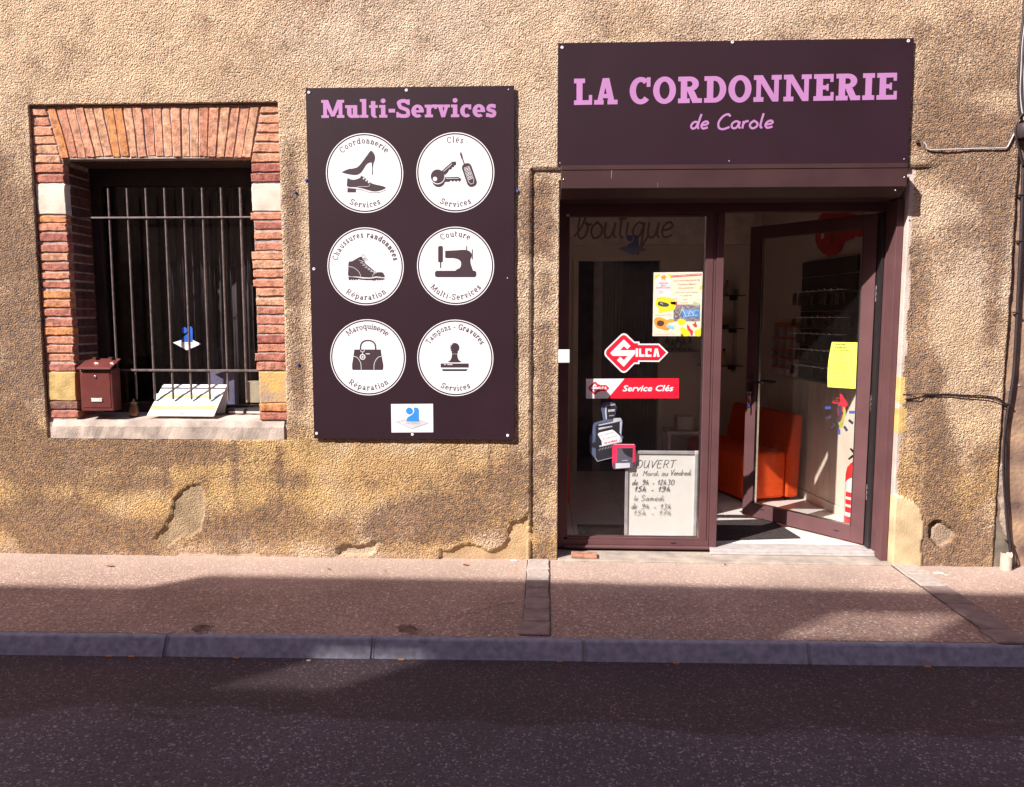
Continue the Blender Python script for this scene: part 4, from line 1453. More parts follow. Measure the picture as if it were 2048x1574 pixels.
mb = MB()
dbox(mb, 0, .092, DZ0_, DZ1_, -DT, 0); dbox(mb, DW - .092, DW, DZ0_, DZ1_, -DT, 0)
dbox(mb, .092, DW - .092, DZ0_, DZ0_ + .105, -DT, -.0005); dbox(mb, .092, DW - .092, DZ1_ - .092, DZ1_, -DT, -.0005)
bm_fix = mb.build('door', alu, bevel=.0025)
me_ = bm_fix.data
door = F_(bm_fix)
mb = MB()
dbox(mb, .093, .104, DZ0_ + .106, DZ1_ - .093, -.034, -.010); dbox(mb, DW - .104, DW - .093, DZ0_ + .106, DZ1_ - .093, -.034, -.010)
F_(mb.build('glazing_gasket', rubber), door)
mb = MB()
dbox(mb, DW - .1065, DW - .104, DZ0_ + .106, DZ1_ - .093, -.030, -.008); dbox(mb, .104, DW - .1065, DZ0_ + .106, DZ0_ + .112, -.030, -.008)
F_(mb.build('glazing_bead', steel), door)
mb = MB()
dbox(mb, .1045, DW - .107, DZ0_ + .113, DZ1_ - .0935, -.026, -.018)
F_(mb.build('door_pane', GLASS), door)
mb = MB()
dbox(mb, .18, .215, DZ0_ + .045, DZ0_ + .052, -.005, .0012); dbox(mb, DW - .2, DW - .165, DZ0_ + .07, DZ0_ + .076, -.005, .0012)
F_(mb.build('drain_slot', rubber), door)
# lever handles both sides
LZ = 1.105
mb = MB()
dbox(mb, DW - .068, DW - .040, LZ - .11, LZ + .06, .0, .006)
mb.tube([dpt(DW - .054, LZ, .005), dpt(DW - .054, LZ, .05), dpt(DW - .07, LZ, .058), dpt(DW - .19, LZ, .058)], [.009, .009, .0095, .008], 10)
mb.tube([dpt(DW - .054, LZ, -DT), dpt(DW - .054, LZ, -.1), dpt(DW - .07, LZ, -.108), dpt(DW - .19, LZ, -.108)], [.009, .009, .0095, .008], 10)
F_(mb.build('handle', mat('dark_handle', (.03, .02, .022), .35)), door)
mb = MB()
mb.tube([dpt(DW - .054, LZ - .085, .004), dpt(DW - .054, LZ - .085, .018)], .0085, 12)
F_(mb.build('lock_cylinder', steel), door)
mb = MB()
for hz in (1.72, 1.0, .40):
    for dz in (0, .035):
        mb.tube([dpt(-.012, hz + dz, .006), dpt(-.012, hz + dz + .012, .006)], .008, 8)
    dbox(mb, -.02, -.006, hz - .03, hz + .075, -.012, .0)
F_(mb.build('hinge', steel), door)
F_(MB().box(2.166, 2.180, .20, .262, .05, 2.262).build('door_rebate', rubber))
# white contact box on the left jamb
ws = F_(box('alarm_contact', .090, .162, -.018, .016, 1.298, 1.382, mat('white_plastic', (.72, .70, .70), .4), bevel=.003))

# concrete sill strip in front of the shopfront
cs = box('doorway_sill', DX0 + .002, DX1 - .002, -.012, .30, -.02, .012, sill_m, pavement, bevel=.006)
adopt(cs, pavement)

# ================================================================== INSIDE THE SHOP
FLZ = .047
tile_m = mat('white_floor_tile', (.74, .70, .67), .35, var=.07, vscale=6, bump=.0004)
grout_m = mat('grey_grout', (.20, .17, .16), .9)
floor = box('floor', -.40, 2.62, .2635, 2.76, -.05, .040, grout_m); floor['kind'] = 'structure'
t0 = None
for i in range(8):
    for j in range(7):
        xa, ya = .02 + (i - 1) * .402 - .2, .30 + j * .402 - .2
        xb, yb = xa + .398, ya + .398
        xa, ya = max(xa, -.398), max(ya, .303); xb, yb = min(xb, 2.6), min(yb, 2.75)
        if xb - xa < .03 or yb - ya < .03: continue
        adopt(box('floor_tile', xa, xb, ya, yb, .02, FLZ, tile_m, None, bevel=.0015, seg=1), floor)


def rwx(y): return 2.33 - .139 * (y - 1.0)


# orientation: want normal towards the room (-x); u runs towards the street so that u x v faces the room
RW = Plane((rwx(.3), .3, 0), (-(rwx(2.7) - rwx(.3)), -2.4, 0), (0, 0, 1))


def rwp(yy, z, off=0.0):
    """point on the right-hand wall at depth yy"""
    base_ = Vector((rwx(yy), yy, z))
    return base_ + RW.n * off


def rwbox(mb, ya, yb, z0, z1, o0, o1, mi=0):
    v = [rwp(yy, z, o) for z in (z0, z1) for o in (o0, o1) for yy in (ya, yb)]
    return mb.add(v, [(0, 2, 3, 1), (4, 5, 7, 6), (0, 1, 5, 4), (1, 3, 7, 5), (3, 2, 6, 7), (2, 0, 4, 6)], mi)


if RW.n.x > 0: raise RuntimeError('right wall faces outwards')
right_wall = rwbox(MB(), .30, 2.76, .0, 2.75, -.08, 0).build('right_wall', inner_wall); right_wall['kind'] = 'structure'
board_m = mat('cream_board', (.74, .65, .54), .5, var=.08, vscale=4)
yy = .46
while yy < 2.66:
    adopt(rwbox(MB(), yy, min(yy + .093, 2.68), FLZ + .075, 1.045, .002, .014).build('wall_board', board_m, None, bevel=.003), right_wall)
    yy += .098
adopt(rwbox(MB(), .46, 2.68, FLZ, FLZ + .073, .002, .020).build('skirting', board_m, None, bevel=.004), right_wall)
adopt(rwbox(MB(), .46, 2.68, 1.047, 1.062, .002, .026).build('dado_cap', board_m, None, bevel=.003), right_wall)

back = MB()
BY = 2.72
# back wall with an opening into a dim back room
OX0, OX1, OZ = .333, 1.125, 2.14
back.box(-.40, OX0, BY, BY + .08, 0, 2.75); back.box(OX1, 2.2, BY, BY + .08, 0, 2.75); back.box(OX0, OX1, BY, BY + .08, OZ, 2.75)
back_wall = back.build('back_wall', inner_wall); back_wall['kind'] = 'structure'
adopt(MB().box(-.398, 1.98, BY - .10, BY - .002, 2.285, 2.60).build('bulkhead', mat('bulkhead_paint', (.76, .64, .56), .85)), back_wall)
adopt(MB().box(OX0 - .05, OX0 - .002, BY - .016, BY - .001, FLZ, OZ + .05).box(OX1 + .002, OX1 + .05, BY - .016, BY - .001, FLZ, OZ + .05).box(OX0 - .05, OX1 + .05, BY - .018, BY - .0165, OZ + .002, OZ + .05).build('opening_trim', board_m), back_wall)
lw = MB().box(-.45, -.40, .4505, 3.45, 0, 2.75).build('left_wall', inner_wall); lw['kind'] = 'structure'
cl = MB().box(-.40, 2.5, .4505, 2.72, 2.60, 2.70).build('ceiling', mat('ceiling_paint', (.78, .72, .68), .9)); cl['kind'] = 'structure'
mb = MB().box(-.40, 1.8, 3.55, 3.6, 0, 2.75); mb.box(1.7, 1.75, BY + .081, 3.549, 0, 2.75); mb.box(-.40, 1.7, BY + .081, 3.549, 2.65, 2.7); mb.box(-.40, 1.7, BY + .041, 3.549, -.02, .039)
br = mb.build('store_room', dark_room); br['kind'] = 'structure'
# strip curtain of dark folds hanging in the opening
mb = MB()
n_ = 110
v = []
for i in range(n_ + 1):
    x = OX0 + .25 + (OX1 - OX0 - .27) * i / n_
    yv = BY + .13 + .020 * math.sin(i * .9) + .010 * math.sin(i * 2.3 + 1)
    v += [(x, yv, .12), (x, yv + .01, OZ + .05)]
mb.add(v, [(2 * i, 2 * i + 2, 2 * i + 3, 2 * i + 1) for i in range(n_)], smooth=True)
cu = mb.build('door_curtain', mat('brown_curtain', (.13, .075, .07), .9))
so = cu.modifiers.new('thick', 'SOLIDIFY'); so.thickness = .002
tag(cu, 'dark brown folded curtain hanging in the opening behind the fixed pane', 'curtain')
adopt(box('post', OX0 + .155, OX0 + .24, BY + .09, BY + .17, .04, 2.64, mat('grey_post', (.30, .25, .24), .8)), br)

# handwritten word on the bulkhead
BP = wallplane(BY - .10)
ink_d = mat('chocolate_paint', (.24, .125, .105), .7)
fl = Flat(BP, .001)
c0 = BP.hit(1148, 477); c1 = BP.hit(1346, 476)
hand_text(fl, 'boutique', c0[0], c0[1], c1[0], c1[1], .30, .021, slant=.10, track=-.02)
wd = fl.build('wall_lettering', ink_d, None)
tag(wd, 'brown handwritten word boutique painted high on the inner wall', 'lettering')

# ------------------------------------------------ things in the shop
orange = mat('orange_fabric', (.80, .085, .012), .85, var=.10, vscale=30, bump=.0008, bscale=500, spec=.2)


def armchair(loc, ang, label, L=.98, wdt=.54):
    t = thing('armchair', label, 'armchair', loc, 'orange armchairs inside the shop', ang)
    # local: x 0..wdt front->back, y 0..L, z up from floor
    def part(name, b, bev):
        o = MB().box(*b).build(name, orange, t, bevel=bev, seg=5)
        return o
    part('seat', (0, wdt - .13, 0, L, .03, .425), .035)
    # backrest leans back slightly: sheared block
    mb = MB()
    v = []
    for z, a0, a1 in ((.03, wdt - .125, wdt), (.40, wdt - .125, wdt + .008), (.66, wdt - .068, wdt + .02), (.735, wdt - .048, wdt + .016)):
        v += [(a0, 0, z), (a1, 0, z), (a1, L, z), (a0, L, z)]
    f = [(3, 2, 1, 0), (12, 13, 14, 15)]
    for k in range(3):
        for q in range(4):
            f.append((k * 4 + q, k * 4 + (q + 1) % 4, k * 4 + 4 + (q + 1) % 4, k * 4 + 4 + q))
    mb.add(v, f)
    mb.build('backrest', orange, t, bevel=.022, seg=4)
    for a, b_ in ((.05, .06), (wdt - .08, .06), (.05, L - .1), (wdt - .08, L - .1)):
        MB().box(a, a + .035, b_, b_ + .035, 0, .032).build('foot', rubber, t)
    return t


armchair((1.643, 1.416, FLZ), math.radians(17.8), 'bright orange low armchair seen through the open door beside the cream wall')
armchair((.205, 2.10, FLZ), math.radians(180), 'orange armchair mostly hidden behind the left jamb of the shopfront')

# doormat
mat_m = mat('coir_mat', (.045, .032, .034), .95, var=.4, vscale=60, bump=.006, bscale=220)
mt = MB().box(0, .64, 0, .50, 0, .010).build('doormat', mat_m, None, bevel=.004)
mt.location = (1.165, .34, FLZ + .0005); mt.rotation_euler = (0, 0, math.radians(8))
tag(mt, 'dark bristly doormat lying on the white tiles inside the open door', 'doormat')
mt2 = MB().box(.25, .86, .42, .70, FLZ, FLZ + .01).build('doormat', mat_m, None, bevel=.004)
tag(mt2, 'dark doormat lying on the floor behind the fixed shop window', 'doormat')

# slatwall with hooks
slat_m = mat('dark_slatwall', (.055, .038, .042), .5, var=.1)
sw_y0, sw_y1 = .955, 1.82
slat = thing('slatwall_panel', 'dark slatted display board with rows of hooks on the right inner wall', 'display board', tuple(rwp(1.4, 1.08, .02)))
zz = 1.075
k = 0
while zz < 2.03:
    adopt(rwbox(MB(), sw_y0, sw_y1, zz, min(zz + .134, 2.05), .004, .022).build('slat', slat_m, None, bevel=.003), slat)
    adopt(rwbox(MB(), sw_y0, sw_y1, zz + .1345, zz + .1415, .003, .009).build('slat_groove', alu_grey), slat)
    zz += .142
pk_cols = [(.16, .09, .07), (.22, .12, .06), (.11, .10, .11), (.2, .17, .13), (.12, .07, .07)]
pk_m = [mat('packet_print_%s' % n_, c, .35, var=.5, vscale=30) for n_, c in zip('abcde', pk_cols)]
pk_clear = mat('packet_plastic', (.10, .09, .085), .15, var=.2)
PR = random.Random(3)
row_names = ['top', 'second', 'third', 'fourth', 'lowest']
for r, (z, cnt) in enumerate(((1.80, 9), (1.59, 9), (1.46, 9), (1.33, 9), (1.195, 8))):
    for i in range(cnt):
        yy = sw_y0 + .05 + i * (sw_y1 - sw_y0 - .02) / cnt
        mb = MB()
        mb.tube([rwp(yy, z, .02), rwp(yy, z - .002, .14), rwp(yy, z + .012, .15)], .0028, 6)
        adopt(mb.build('hook', steel), slat)
        pt = thing('key_packet', 'dim packet, %s on the %s hook row of the slatted board' % (('rightmost', 'second from the right', 'third from the right', 'fourth from the right', 'middle one', 'fourth from the left', 'third from the left', 'second from the left', 'leftmost')[i if cnt == 9 or i < 4 else i + 1], row_names[r]), 'packet', tuple(rwp(yy, z, .09)), 'packets hanging on the slatted board')
        w2, hh = .030, PR.uniform(.10, .13) if r == 0 else PR.uniform(.075, .095)
        mb = MB()
        o_ = PR.uniform(.05, .12)
        tl = PR.uniform(-.008, .008)
        c_ = [(-w2, -.006), (w2, -.006), (w2 + tl, -hh), (-w2 + tl, -hh)]
        v = [rwp(yy + a, z + b_, o_ + d_) for d_ in (0, .003) for a, b_ in c_]
        mb.add(v, [(3, 2, 1, 0), (4, 5, 6, 7), (0, 1, 5, 4), (1, 2, 6, 5), (2, 3, 7, 6), (3, 0, 4, 7)])
        adopt(mb.build('card', PR.choice(pk_m)), pt)
        v = [rwp(yy + a * .8 + tl * .5, z + b_ * .85 - .012, o_ + d_) for d_ in (.0035, .014) for a, b_ in c_]
        mb = MB().add(v, [(3, 2, 1, 0), (4, 5, 6, 7), (0, 1, 5, 4), (1, 2, 6, 5), (2, 3, 7, 6), (3, 0, 4, 7)])
        adopt(mb.build('blister', pk_clear, None, bevel=.002), pt)
# red and white display rack to its left
rack = thing('display_rack', 'red and pale wall rack of small samples beside the slatted board', 'rack', tuple(rwp(2.05, 1.06, .03)))
red_m = mat('rack_red', (.55, .09, .06), .5, var=.1)
orange_p = mat('rack_header', (.62, .20, .10), .6)
pale_m = mat('rack_white', (.60, .52, .50), .6)
ry0, ry1 = 1.845, 2.26
adopt(rwbox(MB(), ry0, ry1, 1.063, 1.50, .004, .012).build('backing', pale_m), rack)
adopt(rwbox(MB(), ry0, ry1, 1.50, 1.545, .004, .05).build('header', orange_p, None, bevel=.002), rack)
for z in (1.40, 1.29, 1.225, 1.14):
    adopt(rwbox(MB(), ry0, ry1, z, z + .014, .013, .07).build('shelf', red_m), rack)
for y_ in (ry0, 1.975, 2.12, ry1 - .014):
    adopt(rwbox(MB(), y_, y_ + .014, 1.075, 1.499, .0125, .060).build('divider', pale_m), rack)
# big red key cut-out on the wall
RP = RW
key_m = mat('red_key_panel', (.60, .045, .05), .5)
cc = RP.hit(1672, 478)
pts = [RP.hit(*p) for p in [(1637, 462), (1636, 480), (1641, 495), (1650, 506), (1662, 512), (1674, 510), (1685, 500), (1691, 484), (1698, 480), (1708, 478), (1714, 471), (1722, 474), (1730, 470), (1742, 472), (1742, 436), (1700, 425), (1690, 418), (1672, 412), (1655, 418), (1643, 436)]]
mb = MB()
n_ = len(pts)
v = [RP.pt(a, b_, .024) for a, b_ in pts] + [RP.pt(a, b_, .008) for a, b_ in pts]
mb.add(v, [tuple(range(n_)), tuple(range(2 * n_ - 1, n_ - 1, -1))] + [(i, n_ + i, n_ + (i + 1) % n_, (i + 1) % n_) for i in range(n_)])
ks = thing('wall_key_cutout', 'large red key shaped board fixed high on the right inner wall', 'wall decoration', tuple(RP.pt(cc[0], cc[1], .016)))
adopt(mb.build('key_shape', key_m), ks)
fl = Flat(RP, .0255)
e = RP.hit(1651, 472); fl.polys(disc(e[0], e[1], .026))
adopt(fl.build('key_hole', inner_wall, None), ks)
fl = Flat(RP, .0255)
fl.line([(1672, 462), (1665, 476), (1672, 490), (1680, 476), (1672, 462)], .006)
fl.line([(1672, 466), (1672, 486)], .006); fl.line([(1668, 476), (1676, 476)], .006)
adopt(fl.build('key_emblem', mat('dark_print', (.07, .03, .04), .5), None), ks)

# corner shelves with bottles and tins
gs = thing('glass_shelf_unit', 'three dark edged glass shelves on the back wall of the shop', 'shelf unit', (1.75, BY - .1, 1.1))
shelf_m = mat('smoked_glass_edge', (.06, .035, .035), .2)
for z in (1.80, 1.487, 1.13):
    adopt(box('shelf', 1.50, 1.90, 2.50, BY - .002, z - .008, z, shelf_m), gs)
    adopt(box('bracket', 1.80, 1.83, 2.52, BY - .003, z - .045, z - .0085, rubber), gs)
adopt(box('side_post', 1.845, 1.875, BY - .04, BY - .003, 1.05, 1.86, mat('cream_post', (.55, .45, .38), .7)), gs)
yb_m = mat('yellow_bottle', (.55, .33, .04), .35, var=.1)
cap_m = mat('black_cap', (.03, .02, .02), .4)
lbl_m = mat('paper_label', (.45, .38, .28), .6)


def bottle(x, y_, z, r, h, m, label, nm='bottle'):
    t = thing(nm, label, 'bottle', (x, y_, z))
    MB().lathe((0, 0, 0), [(r, 0), (r, h * .72), (r * .45, h * .82), (r * .45, h * .86)], 16).build('body', m, t)
    MB().lathe((0, 0, 0), [(r * .55, h * .861), (r * .55, h), (0, h)], 14).build('cap', cap_m, t)
    MB().lathe((0, 0, 0), [(r * 1.02, h * .18), (r * 1.02, h * .52)], 16).build('paper_band', lbl_m, t)
    return t


bottle(1.655, 2.56, 1.131, .026, .16, yb_m, 'left one of two yellow bottles on the lowest glass shelf')
bottle(1.725, 2.56, 1.131, .026, .16, yb_m, 'right one of two yellow bottles on the lowest glass shelf')
bottle(1.74, 2.57, 1.801, .018, .14, mat('tan_bottle', (.3, .22, .17), .4), 'slim bottle with dark cap on the top glass shelf')
bx = MB().box(1.58, 1.66, 2.54, 2.60, 1.801, 1.93).build('carton', mat('pale_carton', (.42, .34, .30), .7), None, bevel=.002)
tag(bx, 'pale upright carton at the left of the top glass shelf', 'box')
bx = MB().box(1.58, 1.76, 2.54, 2.64, 1.488, 1.52).build('carton', mat('dark_carton', (.14, .06, .05), .7), None, bevel=.002)
tag(bx, 'flat dark brown carton lying on the middle glass shelf', 'box')
bx = MB().box(1.59, 1.70, 2.55, 2.64, 1.521, 1.60).build('carton', mat('orange_carton', (.35, .12, .06), .7), None, bevel=.002)
tag(bx, 'dull orange carton on top of the flat dark one', 'box')
# shelf with small dark bottles behind the fixed pane
sh = box('wall_shelf', 1.15, 1.50, 2.56, BY - .002, 1.255, 1.27, mat('dark_shelf', (.16, .10, .09), .6), None)
tag(sh, 'short dark wall shelf behind the fixed pane, under a row of bottles', 'shelf')
for i, (x, r, h) in enumerate(((1.19, .018, .13), (1.245, .015, .10), (1.295, .02, .14), (1.35, .016, .11), (1.41, .018, .13))):
    bottle(x, 2.62, 1.271, r, h, mat('dim_bottle', (.12, .09, .09), .35), ['short', 'tall'][i % 2] + ' dim grey bottle, number %s from the left on the short wall shelf' % ['one', 'two', 'three', 'four', 'five'][i])
# low white side table
tb = thing('side_table', 'small pale side table standing inside behind the fixed pane', 'table', (1.30, 2.1, FLZ))
tw = mat('table_white', (.50, .44, .42), .6)
adopt(box('table_top', 1.10, 1.48, 1.95, 2.25, .545, .575, tw, None, bevel=.003), tb)
for a, b_ in ((1.105, 1.955), (1.445, 1.955), (1.105, 2.215), (1.445, 2.215)):
    adopt(box('leg', a, a + .03, b_, b_ + .03, FLZ, .544, tw), tb)
st = MB().box(1.20, 1.34, 2.0, 2.2, .576, .70).build('leaflet_box', mat('pale_leaflets', (.46, .40, .38), .7), None, bevel=.002)
tag(st, 'pale leaflet box standing on the side table', 'box')

# fire extinguisher at the right wall
ex = thing('fire_extinguisher', 'red fire extinguisher with white label standing behind the open door pane', 'fire extinguisher', (2.280, .705, FLZ))
er = mat('extinguisher_red', (.72, .03, .03), .3, var=.05, coat=.4)
MB().lathe((0, 0, 0), [(.074, 0), (.078, .012), (.078, .40), (.070, .45), (.045, .485), (.024, .50), (.022, .515)], 28).build('cylinder', er, ex)
MB().lathe((0, 0, 0), [(.024, .516), (.024, .54), (.012, .55), (0, .552)], 16).build('valve', cap_m, ex)
MB().tube([(0, 0, .545), (-.045, -.03, .575), (-.075, -.05, .60)], [.010, .010, .007], 8).tube([(0, 0, .535), (-.05, -.03, .545), (-.085, -.05, .525)], [.009, .009, .006], 8).build('trigger', cap_m, ex)
MB().tube([(.0, .02, .535), (.03, .05, .53), (.06, .07, .48), (.07, .075, .36), (.068, .07, .20)], .010, 8).build('hose', cap_m, ex)
mb = MB()
v = []; f = []
for i in range(13):
    a = math.radians(175 + i * 110 / 12)
    for z in (.10 - .0 * i, .34): v.append((.0790 * math.cos(a), .0790 * math.sin(a), z + (0.05 * math.sin(i * .26) if z > .2 else 0)))
for i in range(12): f.append((2 * i, 2 * i + 2, 2 * i + 3, 2 * i + 1))
mb.add(v, f, smooth=True)
mb.build('instruction_label', mat('label_white', (.72, .68, .66), .45), ex)
mb = MB()
for z0, z1 in ((.13, .17), (.19, .225), (.245, .28)):
    v = []; f = []
    for i in range(9):
        a = math.radians(185 + i * 80 / 8)
        for z in (z0, z1): v.append((.0796 * math.cos(a), .0796 * math.sin(a), z))
    for i in range(8): f.append((2 * i, 2 * i + 2, 2 * i + 3, 2 * i + 1))
    mb.add(v, f, smooth=True)
mb.build('label_print', er, ex)

# bunch of keys hanging from the door lock
kb = thing('key_bunch', 'bunch of keys hanging from the lock of the open door', 'keys', tuple(dpt(DW - .054, LZ - .085, .02)))
mb = MB()
q0 = dpt(DW - .054, LZ - .085, .03)
adopt(MB().tube([dpt(DW - .054, LZ - .085, .018), dpt(DW - .054, LZ - .085, .05)], .006, 8).build('key_in_lock', steel), kb)
rr_ = [q0 + Vector((math.cos(a) * .013, 0, -.014 + math.sin(a) * .016)) for a in [i * math.pi / 6 for i in range(13)]]
adopt(MB().tube(rr_, .0016, 6).build('ring', steel), kb)
for (dx, dz, ln, m_) in ((-.006, -.03, .055, mat('red_fob', (.4, .05, .05), .4)), (.006, -.03, .045, steel), (.0, -.06, .06, mat('blue_fob', (.04, .05, .2), .4)), (.002, -.11, .04, mat('brass', (.6, .42, .2), .3, metal=.8))):
    adopt(MB().box(q0.x + dx - .008, q0.x + dx + .008, q0.y - .002, q0.y + .002, q0.z + dz - ln, q0.z + dz).build('key', m_, None, bevel=.001), kb)


# ================================================================== SIGNS ON THE WALL
aub = mat('aubergine_panel', (.028, .0115, .019), .5, var=.10, vscale=2, spec=.25)
mauve = mat('mauve_vinyl', (.45, .205, .45), .5, var=.04, vscale=3)
whitev = mat('white_vinyl', (.80, .79, .82), .5, var=.02)
blackv = mat('dark_vinyl', (.050, .028, .038), .5, var=.05)
blue_v = mat('blue_vinyl', (.03, .27, .72), .5, var=.05)
blue_line = mat('navy_line', (.06, .12, .36), .5)
SY = -.022
SP = wallplane(SY)


def screwhead(x, z, parent, y=SY, r=.0100):
    return adopt(MB().lathe((x, y, z), [(r, -.0002), (r * .95, -.0022), (r * .35, -.0028), (r * .3, -.0012), (0, -.0012)], 14, axis='y').build('screw', mat('zinc_screw', (.70, .68, .70), .35), None), parent)


# name board over the door
a = SP.hit(1116, 88); b_ = SP.hit(1828, 74); c_ = SP.hit(1115, 333)
nx0, nx1, nz1_, nz0_ = a[0], b_[0], (a[1] + b_[1]) / 2, 2.514
name_b = thing('name_board', 'long dark sign over the doorway reading LA CORDONNERIE de Carole in mauve', 'shop sign', ((nx0 + nx1) / 2, SY, nz0_))
adopt(box('panel', nx0, nx1, SY, SY + .006, nz0_, nz1_, aub, None, bevel=.001), name_b)
fl = Flat(SP, .0006)
p0 = SP.hit(1148, 210); p1 = SP.hit(1793, 199)
hh = (SP.hit(1470, 153)[1] - SP.hit(1470, 206)[1])
pL = SP.hit(1232, 0)[0]
for word, xa, xb in (('LA', 1148, 1235), ('CORDONNERIE', 1259, 1793)):
    ya = 210 + (xa - 1148) * (199 - 210) / 645; yb_ = 210 + (xb - 1148) * (199 - 210) / 645
    q0, q1 = SP.hit(xa, ya), SP.hit(xb, yb_)
    slab_text(fl, word, q0[0], q0[1], q1[0], q1[1], hh * 1.0, w=.25, h=.19, track=.085)
    adopt(fl.build('word_lettering', mauve, None), name_b)
    fl = Flat(SP, .0006)
fl = Flat(SP, .0006)
q0, q1 = SP.hit(1380, 258), SP.hit(1428, 257.5)
hand_text(fl, 'de', q0[0], q0[1], q1[0] - .035, q1[1], .088, .0125, slant=.12, track=.02)
adopt(fl.build('script_lettering', mauve, None), name_b)
fl = Flat(SP, .0006)
q0, q1 = SP.hit(1433, 258), SP.hit(1546, 256)
hand_text(fl, 'Carole', q0[0], q0[1], q1[0], q1[1], .088, .0125, slant=.10, track=.02)
adopt(fl.build('script_lettering', mauve, None), name_b)
for px_, py_ in ((1124.5, 95), (1465, 84.5), (1817, 82)):
    q = SP.hit(px_, py_); screwhead(q[0], q[1], name_b)
for px_, py_ in ((1120, 326), (1458, 322), (1808, 318)):
    q = SP.hit(px_, py_); screwhead(q[0], q[1], name_b, r=.0035)

# services board
a = SP.hit(611, 176); b_ = SP.hit(1028.5, 172); c_ = SP.hit(627, 877)
mx0, mx1, mz1, mz0 = a[0], b_[0], a[1], c_[1]
serv = thing('services_board', 'tall dark Multi-Services sign with six white round pictogram badges', 'shop sign', ((mx0 + mx1) / 2, SY, mz0))
adopt(box('panel', mx0, mx1, SY, SY + .006, mz0, mz1, aub, None, bevel=.001), serv)
fl = Flat(SP, .0006)
q0, q1 = SP.hit(643, 236), SP.hit(992, 234)
slab_text(fl, 'Multi-Services', q0[0], q0[1], q1[0], q1[1], SP.hit(700, 200)[1] - SP.hit(700, 236)[1], w=.235, h=.17, track=.05)
adopt(fl.build('heading_lettering', mauve, None), serv)
for px_, py_ in ((618, 185), (813, 180.5), (1017, 179), (628, 538), (1015, 556), (633.5, 867), (825, 869), (1015.5, 871)):
    q = SP.hit(px_, py_); screwhead(q[0], q[1], serv, r=.0100 if (px_, py_) not in ((1017, 179), (1015, 556)) else .004)

z3 = lambda x, y: (600 + x / 4.372, 160 + y / 4.372)
z4 = lambda x, y: (600 + x / 3.935, 500 + y / 3.935)
R_B = .2440


def badge(cx_, cy_, top, bottom, tspan, bspan, dark, light, dark2=None):
    c = SP.hit(cx_, cy_)
    fl = Flat(SP, .0005)
    fl.polys(disc(c[0], c[1], R_B - .0135, 56))
    d = adopt(fl.build('badge_disc', whitev, None), serv)
    fl = Flat(SP, .0005)
    fl.polys(band(c[0], c[1], R_B, R_B, .0055, .0055, 0, 360, 64))
    adopt(fl.build('badge_ring', whitev, None), d)
    fl = Flat(SP, .0010)
    arc_text(fl, top, c, .182, .036, tspan, True, xs=.76 if len(top) > 14 else .86)
    adopt(fl.build('badge_lettering', blackv, None), d)
    fl = Flat(SP, .0010)
    arc_text(fl, bottom, c, .211, .036, bspan, False)
    adopt(fl.build('badge_lettering', blackv, None), d)
    fl = Flat(SP, .0010)
    dark(fl)
    adopt(fl.build('pictogram', blackv, None), d)
    fl = Flat(SP, .0018)
    light(fl)
    if fl.f: adopt(fl.build('pictogram_highlight', whitev, None), d)
    if dark2:
        fl = Flat(SP, .0024); dark2(fl)
        adopt(fl.build('pictogram_detail', blackv, None), d)


S = smooth_path


def sm(fl, pts, conv, closed=True):
    q = [fl.p.hit(*conv(*p)) for p in pts]
    fl.polys([S(q, True, 4)])


def shoes_d(f):
    sm(f, [(367, 806), (400, 788), (440, 775), (480, 770), (512, 752), (542, 715), (575, 670), (600, 638), (622, 618), (645, 640), (657, 670), (655, 700), (644, 725), (636, 722), (620, 722), (598, 728), (578, 745), (555, 782), (532, 812), (505, 828), (470, 831), (420, 824), (382, 814)], z3)
    f.px([(627, 722), (645, 722), (637, 770), (638, 829), (629, 829), (630, 770)], z3)
    sm(f, [(418, 858), (445, 870), (480, 871), (515, 860), (545, 842), (575, 862), (605, 888), (640, 908), (700, 922), (735, 932), (750, 946), (700, 968), (650, 975), (600, 965), (550, 950), (490, 938), (416, 932), (412, 890)], z3)
    f.px([(415, 944), (490, 952), (490, 983), (415, 983)], z3)
    f.line([(488, 955), (540, 962), (600, 981), (650, 987), (700, 982), (750, 962)], .0022, z3, True)
    f.px([(532, 833), (549, 845), (540, 851), (530, 845)], z3)


def shoes_l(f):
    f.line([(445, 776), (500, 762), (540, 722), (572, 680), (600, 645)], .0016, z3, True)
    f.line([(412, 937), (470, 943), (550, 957), (610, 976), (660, 981), (710, 974), (752, 953)], .0018, z3, True)
    f.line([(493, 942), (520, 932), (598, 930), (612, 905)], .0018, z3, True)
    for p in ((557, 862), (579, 879), (601, 894)):
        q = f.p.hit(*z3(*p)); f.polys(disc(q[0], q[1], .0052, 12))


def keys_d(f):
    q = f.p.hit(*z3(1212, 878)); f.polys(disc(q[0], q[1], .0410, 30))
    f.px([(1262, 850), (1385, 847), (1413, 868), (1395, 891), (1380, 878), (1365, 891), (1350, 878), (1335, 891), (1320, 878), (1305, 891), (1265, 892)], z3)


def keys_l(f):
    q = f.p.hit(*z3(1204, 847)); f.polys(disc(q[0], q[1], .0455, 30))
    f.line([(1275, 861), (1388, 861)], .0026, z3)


